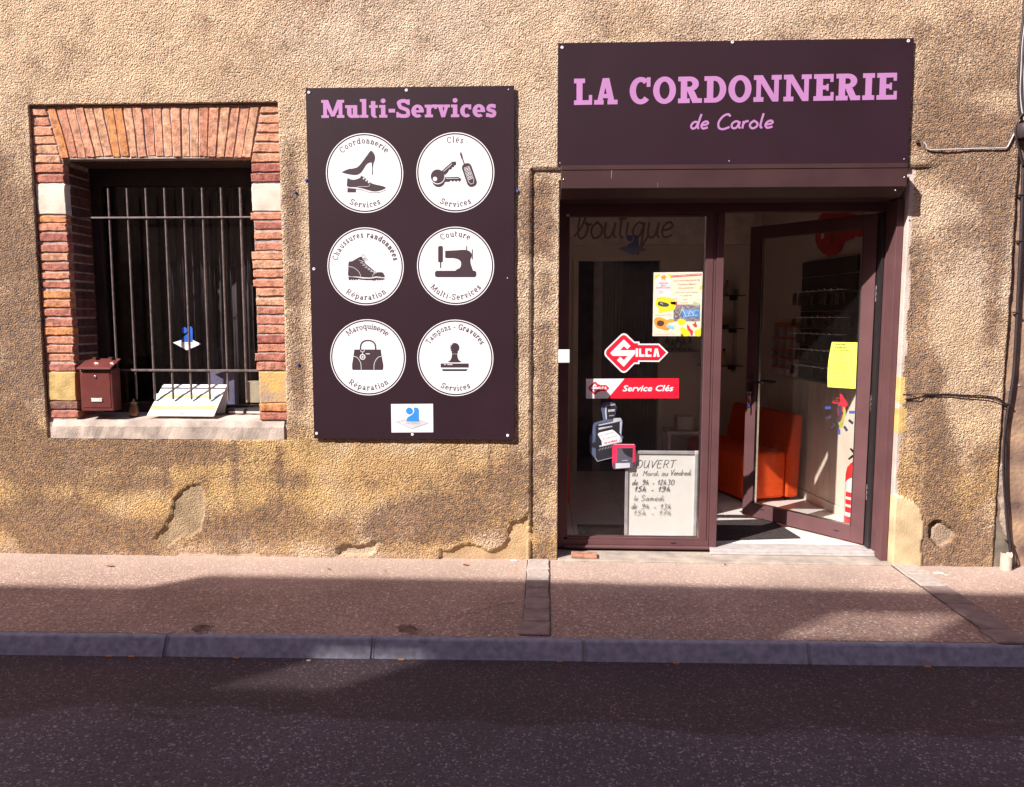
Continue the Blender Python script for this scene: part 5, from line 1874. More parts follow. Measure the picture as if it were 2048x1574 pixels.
def keys_d2(f):
    q = f.p.hit(*z3(1203, 843)); f.polys([[(x, y_) for x, y_ in disc(q[0], q[1], .0425, 30)[0]]])
    f.px([(1240, 795), (1330, 715), (1363, 713), (1363, 742), (1345, 745), (1345, 760), (1325, 762), (1325, 778), (1300, 783), (1295, 800), (1265, 830)], z3)
    # fob
    c = Vector(f.p.hit(*z3(1480, 830))); t = math.radians(19)
    ux = Vector((math.cos(t), math.sin(t))); vy = Vector((-math.sin(t), math.cos(t)))

    def rr(hw, hh_, r, n_=5):
        out = []
        for sx, sy, a0 in ((1, 1, 0), (-1, 1, 90), (-1, -1, 180), (1, -1, 270)):
            for k in range(n_):
                a = math.radians(a0 + 90 * k / (n_ - 1))
                l_ = (sx * (hw - r) + r * math.cos(a), sy * (hh_ - r) + r * math.sin(a))
                out.append(tuple(c + ux * l_[0] + vy * l_[1]))
        return out
    f.polys([rr(.0305, .0735, .026)])
    f.line([(1405, 632), (1412, 655), (1418, 680), (1430, 715), (1440, 748)], .0060, z3, True)
    f.px([(1398, 645), (1408, 628), (1416, 650), (1424, 690), (1412, 690)], z3)
    f.rr = rr; f.c = c; f.ux = ux; f.vy = vy


def keys_hl(f):
    pass


badge(729, 346.5, 'Coordonnerie', 'Services', 96, 56, shoes_d, shoes_l)
badge(910.5, 345, 'Clés', 'Services', 30, 56, keys_d, keys_l, keys_d2)
# the pale buttons and outlines on the key fob
fl = Flat(SP, .0030)
c = Vector(SP.hit(*z3(1480, 830))); t = math.radians(19)
ux = Vector((math.cos(t), math.sin(t))); vy = Vector((-math.sin(t), math.cos(t)))


def loc(l_): return tuple(c + ux * l_[0] + vy * l_[1])


fl.polys(stroke([loc(p) for p in [(-.016, .05), (.016, .05), (.018, .02), (.018, -.035), (.010, -.056), (-.010, -.056), (-.018, -.035), (-.018, .02)]], .0022, True))
for zz_ in (.034, .008, -.018):
    fl.polys(stroke([loc(p) for p in [(-.011, zz_ + .008), (.011, zz_ + .008), (.011, zz_ - .009), (-.011, zz_ - .009)]], .0030, True))
    fl.polys([[loc(p) for p in [(-.004, zz_ + .003), (.004, zz_ + .003), (.004, zz_ - .003), (-.004, zz_ - .003)]]])
q = SP.hit(*z3(1181, 866)); fl.polys(disc(q[0], q[1], .0135, 18))
fl.line([(1256, 800), (1330, 735)], .0026, z3)
adopt(fl.build('pictogram_highlight', whitev, None), serv)


def hike_d(f):
    sm(f, [(382, 205), (380, 150), (384, 95), (410, 88), (445, 68), (478, 52), (492, 66), (515, 105), (555, 138), (598, 172), (645, 175), (660, 190), (665, 214), (600, 208), (560, 216), (500, 214), (440, 208)], z4)
    f.px([(380, 212), (440, 216), (500, 226), (560, 226), (600, 218), (665, 224), (664, 238), (655, 232), (648, 241), (640, 233), (630, 242), (622, 233), (612, 243), (604, 232), (592, 242), (560, 238), (520, 238), (480, 234), (460, 230), (450, 240), (442, 230), (430, 241), (422, 230), (412, 240), (404, 230), (394, 241), (383, 232)], z4)


def hike_l(f):
    f.line([(383, 130), (420, 138), (450, 158), (470, 182), (479, 210)], .0022, z4, True)
    f.line([(568, 216), (574, 198), (588, 184), (606, 176)], .0022, z4, True)
    f.line([(378, 209), (440, 213), (520, 222), (560, 221), (600, 213), (666, 221)], .0018, z4, True)
    f.line([(462, 78), (500, 92), (476, 100), (512, 112), (492, 120), (528, 128), (512, 138), (548, 144), (535, 154), (566, 158), (556, 168), (585, 170), (580, 180), (606, 178)], .0034, z4)


def hike_d2(f):
    f.line([(480, 78), (462, 84), (466, 70), (486, 66), (492, 38), (508, 40), (512, 56), (498, 70), (526, 66), (528, 78), (502, 80), (514, 96)], .0020, z4, True)
    for a_, b2 in (((484, 92), (478, 112)), ((502, 104), (496, 126)), ((520, 118), (516, 140)), ((540, 132), (536, 154)), ((560, 148), (558, 168)), ((580, 160), (580, 178))):
        f.line([a_, b2], .0016, z4)


badge(731, 533, 'Chaussures randonnées', 'Réparation', 156, 76, hike_d, hike_l, hike_d2)


def sew_d(f):
    f.px([(1095, -32), (1118, -32), (1125, -24), (1125, 92), (1112, 98), (1112, 142), (1102, 142), (1102, 98), (1087, 92), (1087, -24)], z4)
    sm(f, [(1143, 34), (1143, 9), (1150, 6), (1230, 2), (1290, -2), (1325, 5), (1345, 20), (1352, 45), (1342, 75), (1343, 105), (1352, 135), (1358, 166), (1300, 166), (1228, 166), (1235, 152), (1258, 140), (1268, 112), (1262, 88), (1240, 72), (1200, 64), (1147, 62)], z4)
    f.px([(1075, 163), (1376, 163), (1388, 175), (1388, 203), (1376, 214), (1075, 214), (1062, 203), (1062, 175)], z4)
    f.px([(1308, -32), (1316, -32), (1316, 6), (1308, 6)], z4)
    f.px([(1352, -5), (1360, -5), (1360, 74), (1352, 74)], z4)


badge(911, 532, 'Couture', 'Multi-Services', 56, 100, sew_d, lambda f: None)


def bag_d(f):
    f.line([(476, 785), (480, 745), (500, 720), (535, 712), (570, 720), (592, 745), (596, 785)], .0095, z4, True)
    f.px([(428, 783), (635, 783), (646, 850), (656, 905), (655, 935), (648, 944), (418, 944), (410, 935), (410, 900), (420, 840)], z4)


def bag_l(f):
    f.line([(415, 835), (445, 843), (468, 868), (480, 900), (482, 946)], .0030, z4, True)
    f.line([(652, 835), (618, 843), (596, 868), (584, 900), (582, 946)], .0030, z4, True)
    q = f.p.hit(*z4(493, 841)); f.polys(disc(q[0], q[1], .0185, 22))
    f.line([(478, 786), (482, 800), (502, 800), (508, 786)], .0030, z4, True)
    f.line([(494, 800), (493, 820)], .0036, z4)
    f.line([(518, 817), (550, 817)], .0048, z4)


def bag_d2(f):
    q = f.p.hit(*z4(493, 841)); f.polys(band(q[0], q[1], .0125, .0125, .005, .005, 0, 360, 20))
    f.line([(487, 841), (500, 841)], .0024, z4)


badge(736, 715, 'Maroquinerie', 'Réparation', 84, 76, bag_d, bag_l, bag_d2)


def stamp_d(f):
    q = f.p.hit(*z4(1217, 769)); f.polys(disc(q[0], q[1], .0310, 26))
    sm(f, [(1196, 800), (1240, 800), (1238, 822), (1242, 848), (1252, 868), (1266, 883), (1168, 883), (1182, 868), (1192, 848), (1196, 822)], z4)
    f.px([(1107, 893), (1328, 893), (1328, 925), (1107, 925)], z4)
    f.px([(1115, 937), (1320, 937), (1310, 953), (1126, 953)], z4)


def stamp_l(f):
    f.line([(1188, 788), (1184, 766), (1192, 746), (1204, 738)], .0028, z4, True)
    f.line([(1134, 902), (1148, 902)], .0042, z4); f.line([(1160, 902), (1200, 902)], .0042, z4)
    f.line([(1190, 818), (1244, 818)], .0014, z4)


badge(910.5, 716, 'Tampons - Gravures', 'Services', 124, 54, stamp_d, stamp_l)


def craft_logo(plane, off, conv, parent, dm, bm, txt=True, back=None):
    """round headed figure standing on a lozenge, traced in the services board crop coordinates"""
    fl = Flat(plane, off)
    fl.px([(757, 1353), (835, 1334), (935, 1334), (1012, 1363), (883, 1407)], conv)
    adopt(fl.build('lozenge', dm, None), parent)
    fl = Flat(plane, off + .0006)
    q = plane.hit(*conv(861, 1266)); e = plane.hit(*conv(888, 1266))
    fl.polys(disc(q[0], q[1], abs(e[0] - q[0]), 24))
    fl.px([(893, 1240), (918, 1240), (930, 1246), (935, 1260), (935, 1349), (837, 1349), (839, 1330), (850, 1314), (872, 1302), (888, 1290), (897, 1274), (899, 1256)], conv)
    adopt(fl.build('figure', bm, None), parent)
    if txt:
        fl = Flat(plane, off + .0006)
        q0, q1 = plane.hit(*conv(830, 1369)), plane.hit(*conv(940, 1369))
        sans(fl, 'ARTISAN', q0[0], q0[1], q1[0], q1[1], abs(plane.hit(*conv(830, 1356))[1] - q0[1]))
        adopt(fl.build('craft_lettering', back, None), parent)


pale_grey = mat('pale_grey_print', (.62, .62, .64), .5)
grey_pr = mat('mid_grey_print', (.40, .40, .43), .5)
fl = Flat(SP, .0004)
fl.px([(782, 808), (866, 807.5), (866.5, 864.5), (783, 865)])
plq = adopt(fl.build('craft_plaque', whitev, None), serv)
craft_logo(SP, .0010, z4, plq, pale_grey, blue_v, True, grey_pr)
fl = Flat(SP, .0014)
fl.line([(757, 1353), (835, 1334)], .0016, z4); fl.line([(935, 1336), (1012, 1363), (883, 1407), (757, 1353)], .0016, z4)
adopt(fl.build('lozenge_outline', blue_line, None), plq)

# ================================================================== PRINTS AND NOTICES ON THE GLASS
GPY = FY0 + .0195
GP = wallplane(GPY)
red_v = mat('scarlet_vinyl', (.78, .010, .035), .45, var=.03)
z7 = lambda x, y: (1130 + x / 4.918, 640 + y / 4.918)


def gthing(name, label, cat, px_, py_, plane=GP):
    q = plane.hit(px_, py_)
    return thing(name, label, cat, tuple(plane.pt(q[0], q[1], 0)))


kd = gthing('key_decal', 'red and white key shaped window decal reading SILCA on the fixed pane', 'window decal', 1270, 705)
fl = Flat(GP, .0008)
out_k = [(392, 300), (405, 283), (545, 146), (560, 134), (578, 130), (597, 134), (612, 143), (683, 212), (733, 212), (733, 232), (925, 232), (1016, 320), (925, 412), (733, 410), (733, 433), (683, 433), (612, 506), (597, 516), (578, 520), (560, 516), (545, 506), (405, 366), (392, 348), (387, 325)]
fl.px(out_k, z7); adopt(fl.build('decal_base', whitev, None), kd)
fl = Flat(GP, .0014)
fl.px([(407, 302), (420, 287), (552, 158), (578, 146), (604, 158), (680, 228), (718, 228), (718, 246), (918, 246), (995, 320), (918, 397), (718, 396), (718, 416), (680, 416), (604, 492), (578, 504), (552, 492), (420, 360), (407, 345), (402, 325)], z7)
adopt(fl.build('red_field', red_v, None), kd)


def s_letter(f, conv):
    f.px([(443, 325), (578, 190), (645, 256), (612, 288), (580, 256), (540, 297), (690, 297), (690, 330), (578, 460), (510, 396), (543, 362), (578, 394), (618, 353), (470, 353)], conv)
    f.px([(695, 280), (718, 280), (718, 362), (695, 362)], conv)
    f.px([(728, 280), (748, 280), (748, 338), (782, 338), (782, 362), (728, 362)], conv)
    f.px([(790, 280), (850, 280), (850, 300), (812, 300), (812, 340), (850, 340), (850, 362), (790, 362)], conv)
    f.px([(838, 300), (850, 300), (850, 312), (838, 312)], conv)
    f.px([(866, 362), (884, 280), (912, 280), (930, 362), (906, 362), (899, 318), (890, 362)], conv)


fl = Flat(GP, .0020); s_letter(fl, z7); adopt(fl.build('decal_lettering', whitev, None), kd)

bd = gthing('banner_decal', 'red and white banner decal reading Service Clés under the key decal', 'window decal', 1265, 777)
fl = Flat(GP, .0008)
fl.px([(207, 578), (1121, 573), (1121, 771), (207, 772)], z7); adopt(fl.build('decal_base', whitev, None), bd)
fl = Flat(GP, .0014)
fl.px([(588, 573), (1121, 573), (1121, 771), (420, 772)], z7)
kz = lambda x, y: z7(230 + (x - 387) * .328, 670 + (y - 325) * .328)
fl.px(out_k, kz)
adopt(fl.build('red_field', red_v, None), bd)
fl = Flat(GP, .0020); s_letter(fl, kz); adopt(fl.build('emblem_lettering', whitev, None), bd)
fl = Flat(GP, .0020)
q0, q1 = GP.hit(*z7(566, 700)), GP.hit(*z7(1066, 698))
sans(fl, 'Service Clés', q0[0], q0[1], q1[0], q1[1], abs(GP.hit(*z7(600, 642))[1] - q0[1]), bold=.022, shear=.25)
adopt(fl.build('decal_lettering', whitev, None), bd)

# rubber stamp cut-out decal
st_d = mat('stamp_black', (.025, .024, .032), .4); st_b = mat('stamp_steel_blue', (.085, .11, .20), .4); st_l = mat('stamp_silver', (.45, .46, .52), .4); st_g = mat('stamp_graphite', (.10, .095, .13), .4)
crim = mat('crimson_print', (.55, .02, .10), .5); pinkr = mat('red_frame_print', (.75, .03, .10), .45)
sd = gthing('stamp_decal', 'cut-out decal picturing black and red rubber stamps on the fixed pane', 'window decal', 1222, 870)
fl = Flat(GP, .0008)
fl.px([(356, 850), (375, 815), (430, 805), (495, 820), (506, 860), (492, 940), (478, 965), (560, 985), (568, 1000), (556, 1130), (577, 1155), (560, 1170), (552, 1215), (470, 1350), (330, 1392), (312, 1388), (238, 1285), (250, 1265), (240, 1140), (262, 1125), (272, 1040), (285, 1010), (375, 985), (365, 920), (356, 880)], z7)
adopt(fl.build('stamp_outline', st_b, None), sd)
fl = Flat(GP, .0012)
fl.px([(300, 1050), (322, 1022), (470, 998), (545, 990), (552, 1005), (545, 1125), (552, 1215), (470, 1345), (322, 1382), (305, 1360), (300, 1240)], z7)
fl.px([(398, 840), (490, 830), (500, 862), (486, 940), (476, 975), (412, 978), (405, 900)], z7)
q = GP.hit(*z7(292, 1230)); fl.polys(disc(q[0], q[1], .020, 20))
adopt(fl.build('stamp_body', st_d, None), sd)
fl = Flat(GP, .0016)
fl.px([(400, 838), (392, 905), (402, 975), (412, 976), (408, 900), (410, 846), (490, 838), (489, 828)], z7)
fl.px([(325, 1030), (470, 1000), (480, 965), (545, 962), (562, 990), (470, 1012), (335, 1040)], z7)
fl.px([(540, 1000), (560, 995), (552, 1130), (538, 1110)], z7)
fl.px([(340, 1250), (560, 1200), (560, 1180), (545, 1140), (520, 1200), (335, 1235)], z7)
fl.line([(318, 1390), (470, 1352)], .0022, z7); fl.line([(318, 1390), (300, 1355)], .0022, z7)
for i in range(5):
    fl.line([(335 + i * 28, 1285 - i * 7), (350 + i * 28, 1262 - i * 7)], .0024, z7)
fl.px([(330, 1080), (330, 1060), (460, 1040), (470, 1050)], z7)
adopt(fl.build('stamp_shine', st_l, None), sd)
fl = Flat(GP, .0020)
fl.px([(322, 1125), (335, 1108), (465, 1078), (485, 1090), (540, 1140), (532, 1195), (365, 1238), (360, 1190)], z7)
fl.px([(425, 890), (490, 884), (489, 878), (425, 884)], z7)
q0, q1 = GP.hit(*z7(423, 903)), GP.hit(*z7(490, 896)); sans(fl, 'trodat', q0[0], q0[1], q1[0], q1[1], .007, bold=.03)
q0, q1 = GP.hit(*z7(435, 946)), GP.hit(*z7(480, 942)); sans(fl, '5460', q0[0], q0[1], q1[0], q1[1], .006)
adopt(fl.build('stamp_white', whitev, None), sd)
fl = Flat(GP, .0024)
q0, q1 = GP.hit(*z7(335, 1146)), GP.hit(*z7(478, 1110)); sans(fl, 'VOS TAMPONS', q0[0], q0[1], q1[0], q1[1], .0080)
q0, q1 = GP.hit(*z7(372, 1178)), GP.hit(*z7(510, 1146)); sans(fl, 'EN VENTE ICI', q0[0], q0[1], q1[0], q1[1], .0080)
adopt(fl.build('stamp_small_print', st_d, None), sd)
fl = Flat(GP, .0024)
q0, q1 = GP.hit(*z7(386, 1222)), GP.hit(*z7(518, 1190)); sans(fl, 'trodat', q0[0], q0[1], q1[0], q1[1], .0155, bold=.03)
adopt(fl.build('stamp_brand_print', crim, None), sd)
fl = Flat(GP, .0030)
fl.px([(463, 1400), (465, 1240), (478, 1220), (500, 1216), (680, 1218), (692, 1235), (690, 1395), (668, 1400), (664, 1455), (480, 1466), (466, 1440)], z7)
adopt(fl.build('red_stamp_case', pinkr, None), sd)
fl = Flat(GP, .0034)
fl.px([(512, 1258), (668, 1256), (664, 1400), (510, 1400)], z7)
fl.px([(470, 1398), (668, 1400), (664, 1455), (480, 1466), (468, 1440)], z7)
adopt(fl.build('red_stamp_window', st_g, None), sd)
fl = Flat(GP, .0038)
fl.px([(555, 1262), (666, 1260), (662, 1356), (620, 1340), (580, 1310)], z7)
adopt(fl.build('red_stamp_shade', st_d, None), sd)
fl = Flat(GP, .0038)
fl.px([(497, 1408), (638, 1404), (638, 1450), (497, 1460)], z7)
fl.line([(480, 1224), (682, 1224)], .0022, z7)
q0, q1 = GP.hit(*z7(558, 1384)), GP.hit(*z7(617, 1382)); sans(fl, 'trodat', q0[0], q0[1], q1[0], q1[1], .006, bold=.03)
adopt(fl.build('red_stamp_pad', mat('stamp_pad_white', (.62, .60, .70), .4), None), sd)

# craft logo transfers on the pane and on the barred window
dim_bl = mat('deep_blue_transfer', (.02, .035, .16), .5); dim_lz = mat('blue_grey_transfer', (.12, .13, .20), .5)
c1_ = lambda x, y: (1265 + (x - 883) * .235, 489 + (y - 1320) * .235)
cd = gthing('craft_transfer', 'dim blue figure and lozenge transfer near the top of the fixed pane', 'window decal', 1265, 485)
GPI = wallplane(FY0 + .0285)
craft_logo(GPI, -.0008, c1_, cd, dim_lz, dim_bl, True, dim_bl)
WPY = .3255
WP = wallplane(WPY)
c2_ = lambda x, y: (374 + (x - 884) * .222, 672 + (y - 1307) * .285)
cd = gthing('craft_transfer', 'bright blue figure on white lozenge transfer behind the window bars', 'window decal', 374, 672, WP)
craft_logo(WP, .0008, c2_, cd, whitev, mat('royal_blue', (.02, .12, .62), .5), True, grey_pr)

# ---------------------------------------------------------------- autumn competition poster
PO = thing('poster', 'colourful paper poster headed GRAND JEU CONCOURS taped to the fixed pane', 'poster', tuple(W(1355, 608, GPY)))
z8 = lambda x, y: (1290 + x / 9.838, 530 + y / 9.838)
cream = mat('poster_cream', (.82, .72, .56), .6, var=.04)
fl = Flat(GP, .0010); fl.px([(170, 146), (1134, 136), (1100, 1400), (148, 1398)], z8)
adopt(fl.build('paper', mat('poster_paper', (.84, .80, .72), .6), None), PO)
fl = Flat(GP, .0014); fl.px([(180, 156), (1122, 147), (1090, 1390), (160, 1388)], z8)
adopt(fl.build('cream_ground', cream, None), PO)
fl = Flat(GP, .0018); fl.px([(205, 260), (520, 255), (505, 600), (195, 605)], z8)
adopt(fl.build('title_panel', mat('poster_lilac', (.80, .76, .76), .6), None), PO)
yel = mat('poster_yellow', (.82, .70, .02), .6, var=.12); org = mat('poster_orange', (.80, .33, .05), .6, var=.12); rdp = mat('poster_red', (.70, .05, .05), .6)


def PF(name, m, polys=(), lines=(), texts=(), off=.0022, smooth_p=()):
    for p in polys: adopt(Flat(GP, off).px(p, z8).build(name, m, None), PO)
    for p in smooth_p:
        fl = Flat(GP, off); sm(fl, p, z8); adopt(fl.build(name, m, None), PO)
    if not lines and not texts: return None
    fl = Flat(GP, off + .0003)
    for p, w_ in lines: fl.line(p, w_, z8)
    for t_, x0_, y0_, x1_, y1_, h_ in texts:
        a_, b2 = GP.hit(*z8(x0_, y0_)), GP.hit(*z8(x1_, y1_))
        sans(fl, t_, a_[0], a_[1], b2[0], b2[1], h_ / 9.838 / 313)
    return adopt(fl.build(name, m, None), PO)


PF('yellow_shapes', yel, smooth_p=[
    [(215, 700), (300, 630), (400, 635), (470, 660), (560, 670), (600, 740), (600, 830), (560, 890), (440, 905), (330, 930), (270, 940), (265, 860), (215, 800)],
    [(640, 1090), (700, 1055), (790, 1085), (805, 1130), (740, 1170), (670, 1175)], [(1065, 480), (1080, 420), (1118, 395), (1110, 470)],
    [(690, 1240), (740, 1220), (800, 1250), (850, 1290), (870, 1390), (720, 1390), (700, 1300)], [(975, 1300), (1040, 1270), (1095, 1240), (1090, 1390), (990, 1390)]],
    polys=[[(180, 290), (190, 210), (235, 190), (290, 175), (270, 215), (215, 250)], [(455, 190), (500, 180), (520, 280), (480, 262)]])
PF('orange_shapes', org, smooth_p=[[(180, 1130), (195, 1050), (280, 1025), (380, 1055), (430, 1080), (500, 1060), (570, 1080), (560, 1120), (460, 1140), (420, 1190), (480, 1250), (430, 1285), (330, 1260), (230, 1230)]],
    polys=[[(370, 190), (395, 205), (430, 245), (400, 250), (395, 310), (365, 270), (330, 300), (325, 255), (300, 235), (345, 215)], [(690, 1360), (760, 1370), (740, 1395), (700, 1395)]])
PF('red_shapes', rdp, polys=[[(512, 205), (1108, 166), (1110, 205), (516, 246)], [(495, 728), (632, 715), (632, 790), (510, 770)],
    [(835, 1160), (870, 1210), (890, 1250), (945, 1300), (930, 1390), (905, 1390), (870, 1310), (835, 1280), (820, 1215)], [(990, 1090), (1008, 1170), (1030, 1180), (1010, 1230), (965, 1215), (925, 1160), (965, 1160)]],
    lines=[([(480, 705), (622, 645), (632, 660), (495, 715)], .0010)])
PF('brown_disc', mat('poster_brown', (.10, .04, .03), .6), smooth_p=[[(232, 1145), (260, 1100), (310, 1090), (365, 1110), (375, 1150), (345, 1195), (290, 1205), (245, 1185)]], off=.0026)
PF('black_machine', mat('poster_black', (.05, .05, .055), .6), smooth_p=[[(245, 770), (280, 715), (340, 725), (420, 745), (470, 775), (450, 815), (370, 822), (290, 805)]],
    lines=[([(735, 930), (720, 975), (735, 1040)], .002)], off=.0026)
PF('bicycle_photo', mat('poster_photo_dark', (.30, .26, .28), .6, var=.5, vscale=60), polys=[[(562, 778), (1085, 775), (1078, 1108), (556, 1110)]], off=.0020)
PF('photo_blue', mat('poster_photo_blue', (.14, .34, .68), .6, var=.3, vscale=40), polys=[[(720, 870), (1075, 870), (1072, 1040), (720, 1050)]], off=.0023)
fl = Flat(GP, .0030)
for cx_, cy_, r_ in ((620, 1010, .017), (715, 960, .016), (1010, 985, .017)):
    q = GP.hit(*z8(cx_, cy_)); fl.polys(band(q[0], q[1], r_, r_, .0028, .0028, 0, 360, 20))
adopt(fl.build('bicycle_wheels', mat('poster_navy', (.03, .04, .12), .6), None), PO)
PF('bicycle_frame', whitev, lines=[([(670, 1000), (735, 850), (760, 830)], .0026), ([(735, 870), (800, 1005), (850, 1005), (880, 900)], .0026), ([(860, 1005), (970, 990), (880, 880)], .0022)], off=.0034)
PF('white_marks', whitev, lines=[([(300, 740), (350, 775)], .003)], texts=[('DU 21 SEPTEMBRE AU 5 OCTOBRE', 528, 235, 1095, 198, 24)], off=.0034)
PF('title_print', mat('poster_maroon', (.42, .06, .10), .6), texts=[('GRAND', 272, 372, 452, 370, 30), ('JEU', 308, 416, 412, 415, 28), ('CONCOURS', 218, 462, 500, 460, 30)],
    lines=[([(262, 530), (285, 505), (310, 530), (335, 508), (342, 545), (300, 555), (270, 552)], .0014)])
PF('script_print', mat('poster_rust', (.62, .20, .08), .6), texts=[('Les commerçants de', 560, 322, 1082, 306, 34), ('Cazères fêtent', 640, 398, 1002, 388, 36), ("l'Automne !", 650, 472, 985, 458, 36),
    ('1 Robot tondeuse', 205, 665, 515, 655, 20), ('1 Vélo', 715, 694, 830, 690, 22), ('électrique', 690, 752, 850, 748, 22), ('1 Enceinte portable', 205, 998, 518, 984, 20)])
PF('green_print', mat('poster_sage', (.42, .50, .34), .6), texts=[('Entrez, participez', 600, 552, 1038, 546, 34), ('et gagnez', 686, 610, 922, 604, 34)],
    polys=[[(945, 735), (1070, 740), (1068, 800), (940, 800)]], lines=[([(930, 745), (1062, 660), (1072, 680), (940, 755)], .001)])
PF('cyan_tag', mat('poster_cyan', (.25, .62, .75), .6), polys=[[(435, 1160), (570, 1200), (555, 1268), (425, 1225)]], off=.0030)
PF('footer_print', mat('poster_faint', (.58, .48, .40), .6), lines=[([(175, 1312), (650, 1308)], .0006), ([(175, 1336), (570, 1332)], .0008), ([(175, 1366), (595, 1362)], .0014)])

# yellow notice taped inside the door glass, sheet slightly bowed
DP = Plane(dpt(0, 0, -.0262), -du, (0, 0, 1))
if DP.n.y > 0: DP = Plane(dpt(0, 0, -.0262), du, (0, 0, 1))
DPF = Plane(dpt(0, 0, -.0175), DP.u, (0, 0, 1))
yn = thing('yellow_notice', 'bright yellow printed paper notice taped to the glass of the open door', 'notice', tuple(DPF.pt(*DPF.hit(1686, 730), 0)))
cA, cB, cC, cD = [DPF.hit(*p) for p in ((1664, 684), (1715, 685), (1711, 777.5), (1655.5, 774))]
mb = MB()
rows_, v = 10, []
for i in range(rows_ + 1):
    t = i / rows_
    l_ = (cD[0] + (cA[0] - cD[0]) * t - .010 * math.sin(t * math.pi), cD[1] + (cA[1] - cD[1]) * t)
    r_ = (cC[0] + (cB[0] - cC[0]) * t, cC[1] + (cB[1] - cC[1]) * t)
    for k in range(5):
        u_ = k / 4
        v.append(DPF.pt(l_[0] + (r_[0] - l_[0]) * u_, l_[1] + (r_[1] - l_[1]) * u_, .0012 + .004 * (1 - u_) * math.sin(t * math.pi)))
mb.add(v, [(i * 5 + k, i * 5 + k + 1, i * 5 + k + 6, i * 5 + k + 5) for i in range(rows_) for k in range(4)], smooth=True)
adopt(mb.build('paper_sheet', mat('fluorescent_yellow_paper', (.74, .82, .10), .7, var=.02), None), yn)
fl = Flat(DPF, .0062)
NR = random.Random(9)
lines_ = [(688, 1672, 1692, .0030), (694.5, 1671, 1693, .0032), (700, 1667, 1702, .0020), (705, 1670, 1689, .0012), (709, 1671, 1692, .0016), (717, 1675, 1687, .0018), (724.5, 1670, 1692, .0014), (732.5, 1664, 1700, .0011), (736, 1666, 1693, .0015),
          (744, 1668, 1691, .0012), (751.5, 1664, 1698, .0010), (761, 1665, 1693, .0010), (764.5, 1664, 1696, .0011), (768, 1666, 1694, .0010)]
for py_, xa, xb, w_ in lines_:
    x = xa
    while x < xb:
        x2 = min(xb, x + NR.uniform(2.0, 6.5))
        fl.line([(x, py_), (x2, py_ + .05 * (x2 - x))], w_ * 1.7)
        x = x2 + 1.0
adopt(fl.build('printed_lines', mat('olive_grey_ink', (.20, .22, .07), .7), None), yn)['kind'] = 'stuff'

# ring of cartridges decal, low on the door glass
td = thing('cartridge_decal', 'round decal of small cartridges and red lettering low on the open door glass', 'window decal', tuple(DPF.pt(*DPF.hit(1680, 825), 0)))
zd = lambda x, y: (1430 + x / 4.77, 780 + y / 4.77)
cart_m = mat('dark_cartridge_print', (.045, .03, .06), .5); cart_b = mat('blue_cartridge_print', (.05, .07, .30), .5)
for i, (cx_, cy_, ang_, m_) in enumerate(((1077, 170, 0, cart_b), (1083, 263, 160, cart_m), (1125, 345, 125, cart_m), (1185, 398, 90, cart_b), (1247, 368, 55, cart_m), (1297, 303, 40, cart_m), (1307, 212, 0, cart_b))):
    fl = Flat(DPF, .0010)
    ca, sa = math.cos(math.radians(ang_)), math.sin(math.radians(ang_))
    fl.px([(cx_ + a_ * ca - b2 * sa * .8, cy_ + a_ * sa + b2 * ca) for a_, b2 in ((-27, -14), (27, -14), (27, 14), (-27, 14))], zd)
    adopt(fl.build('cartridge', m_, None), td)
fl = Flat(DPF, .0010)
fl.px([(1120, 112), (1272, 138), (1272, 150), (1120, 124)], zd)
a_, b2 = DPF.hit(*zd(1150, 84)), DPF.hit(*zd(1240, 92)); sans(fl, 'trodat', a_[0], a_[1], b2[0], b2[1], .014, bold=.02)
a_, b2 = DPF.hit(*zd(1122, 106)), DPF.hit(*zd(1272, 122)); sans(fl, 'TONER & ENCRE', a_[0], a_[1], b2[0], b2[1], .009, bold=.01)
sm(fl, [(1190, 40), (1215, 45), (1235, 80), (1262, 130), (1240, 190), (1225, 250), (1200, 290), (1175, 240), (1170, 160), (1195, 100)], zd)
adopt(fl.build('decal_red', mat('deep_red_transfer', (.42, .02, .04), .5), None), td)
fl = Flat(DPF, .0014)
sm(fl, [(1225, 160), (1248, 200), (1235, 290), (1215, 360), (1190, 350), (1175, 300), (1205, 290), (1222, 230)], zd)
adopt(fl.build('decal_green', mat('olive_transfer', (.30, .34, .06), .5), None), td)
fl = Flat(DPF, .0018)
fl.px([(1172, 150), (1205, 150), (1208, 200), (1228, 220), (1205, 250), (1195, 300), (1165, 320), (1158, 290), (1180, 270)], zd)
adopt(fl.build('decal_dark', cart_m, None), td)

# white board with opening hours behind the pane
wb = thing('whiteboard', 'white board with silver frame and handwritten OUVERT opening hours behind the pane', 'whiteboard', tuple(W(1321, 1075, .262)))
WBY = FY0 + .042
WBP = wallplane(WBY)
wa, wb_ = WBP.hit(1251, 901), WBP.hit(1392, 1077)
bx0, bx1, bz0, bz1 = wa[0], wb_[0], .1085, wa[1]
adopt(box('board', bx0 + .01, bx1 - .01, WBY, WBY + .010, bz0 + .005, bz1 - .01, mat('enamel_white', (.80, .80, .76), .3, var=.03), None), wb)
frame_m = mat('satin_frame', (.62, .61, .62), .35, metal=.4)
for nm, b in (('side_rail', (bx0, bx0 + .022, bz0, bz1)), ('side_rail', (bx1 - .022, bx1, bz0, bz1)), ('top_rail', (bx0 + .0225, bx1 - .0225, bz1 - .022, bz1)), ('bottom_rail', (bx0 + .0225, bx1 - .0225, bz0, bz0 + .006))):
    adopt(MB().box(b[0], b[1], WBY - .009, WBY + .012, b[2], b[3]).build(nm, frame_m, None, bevel=.003), wb)
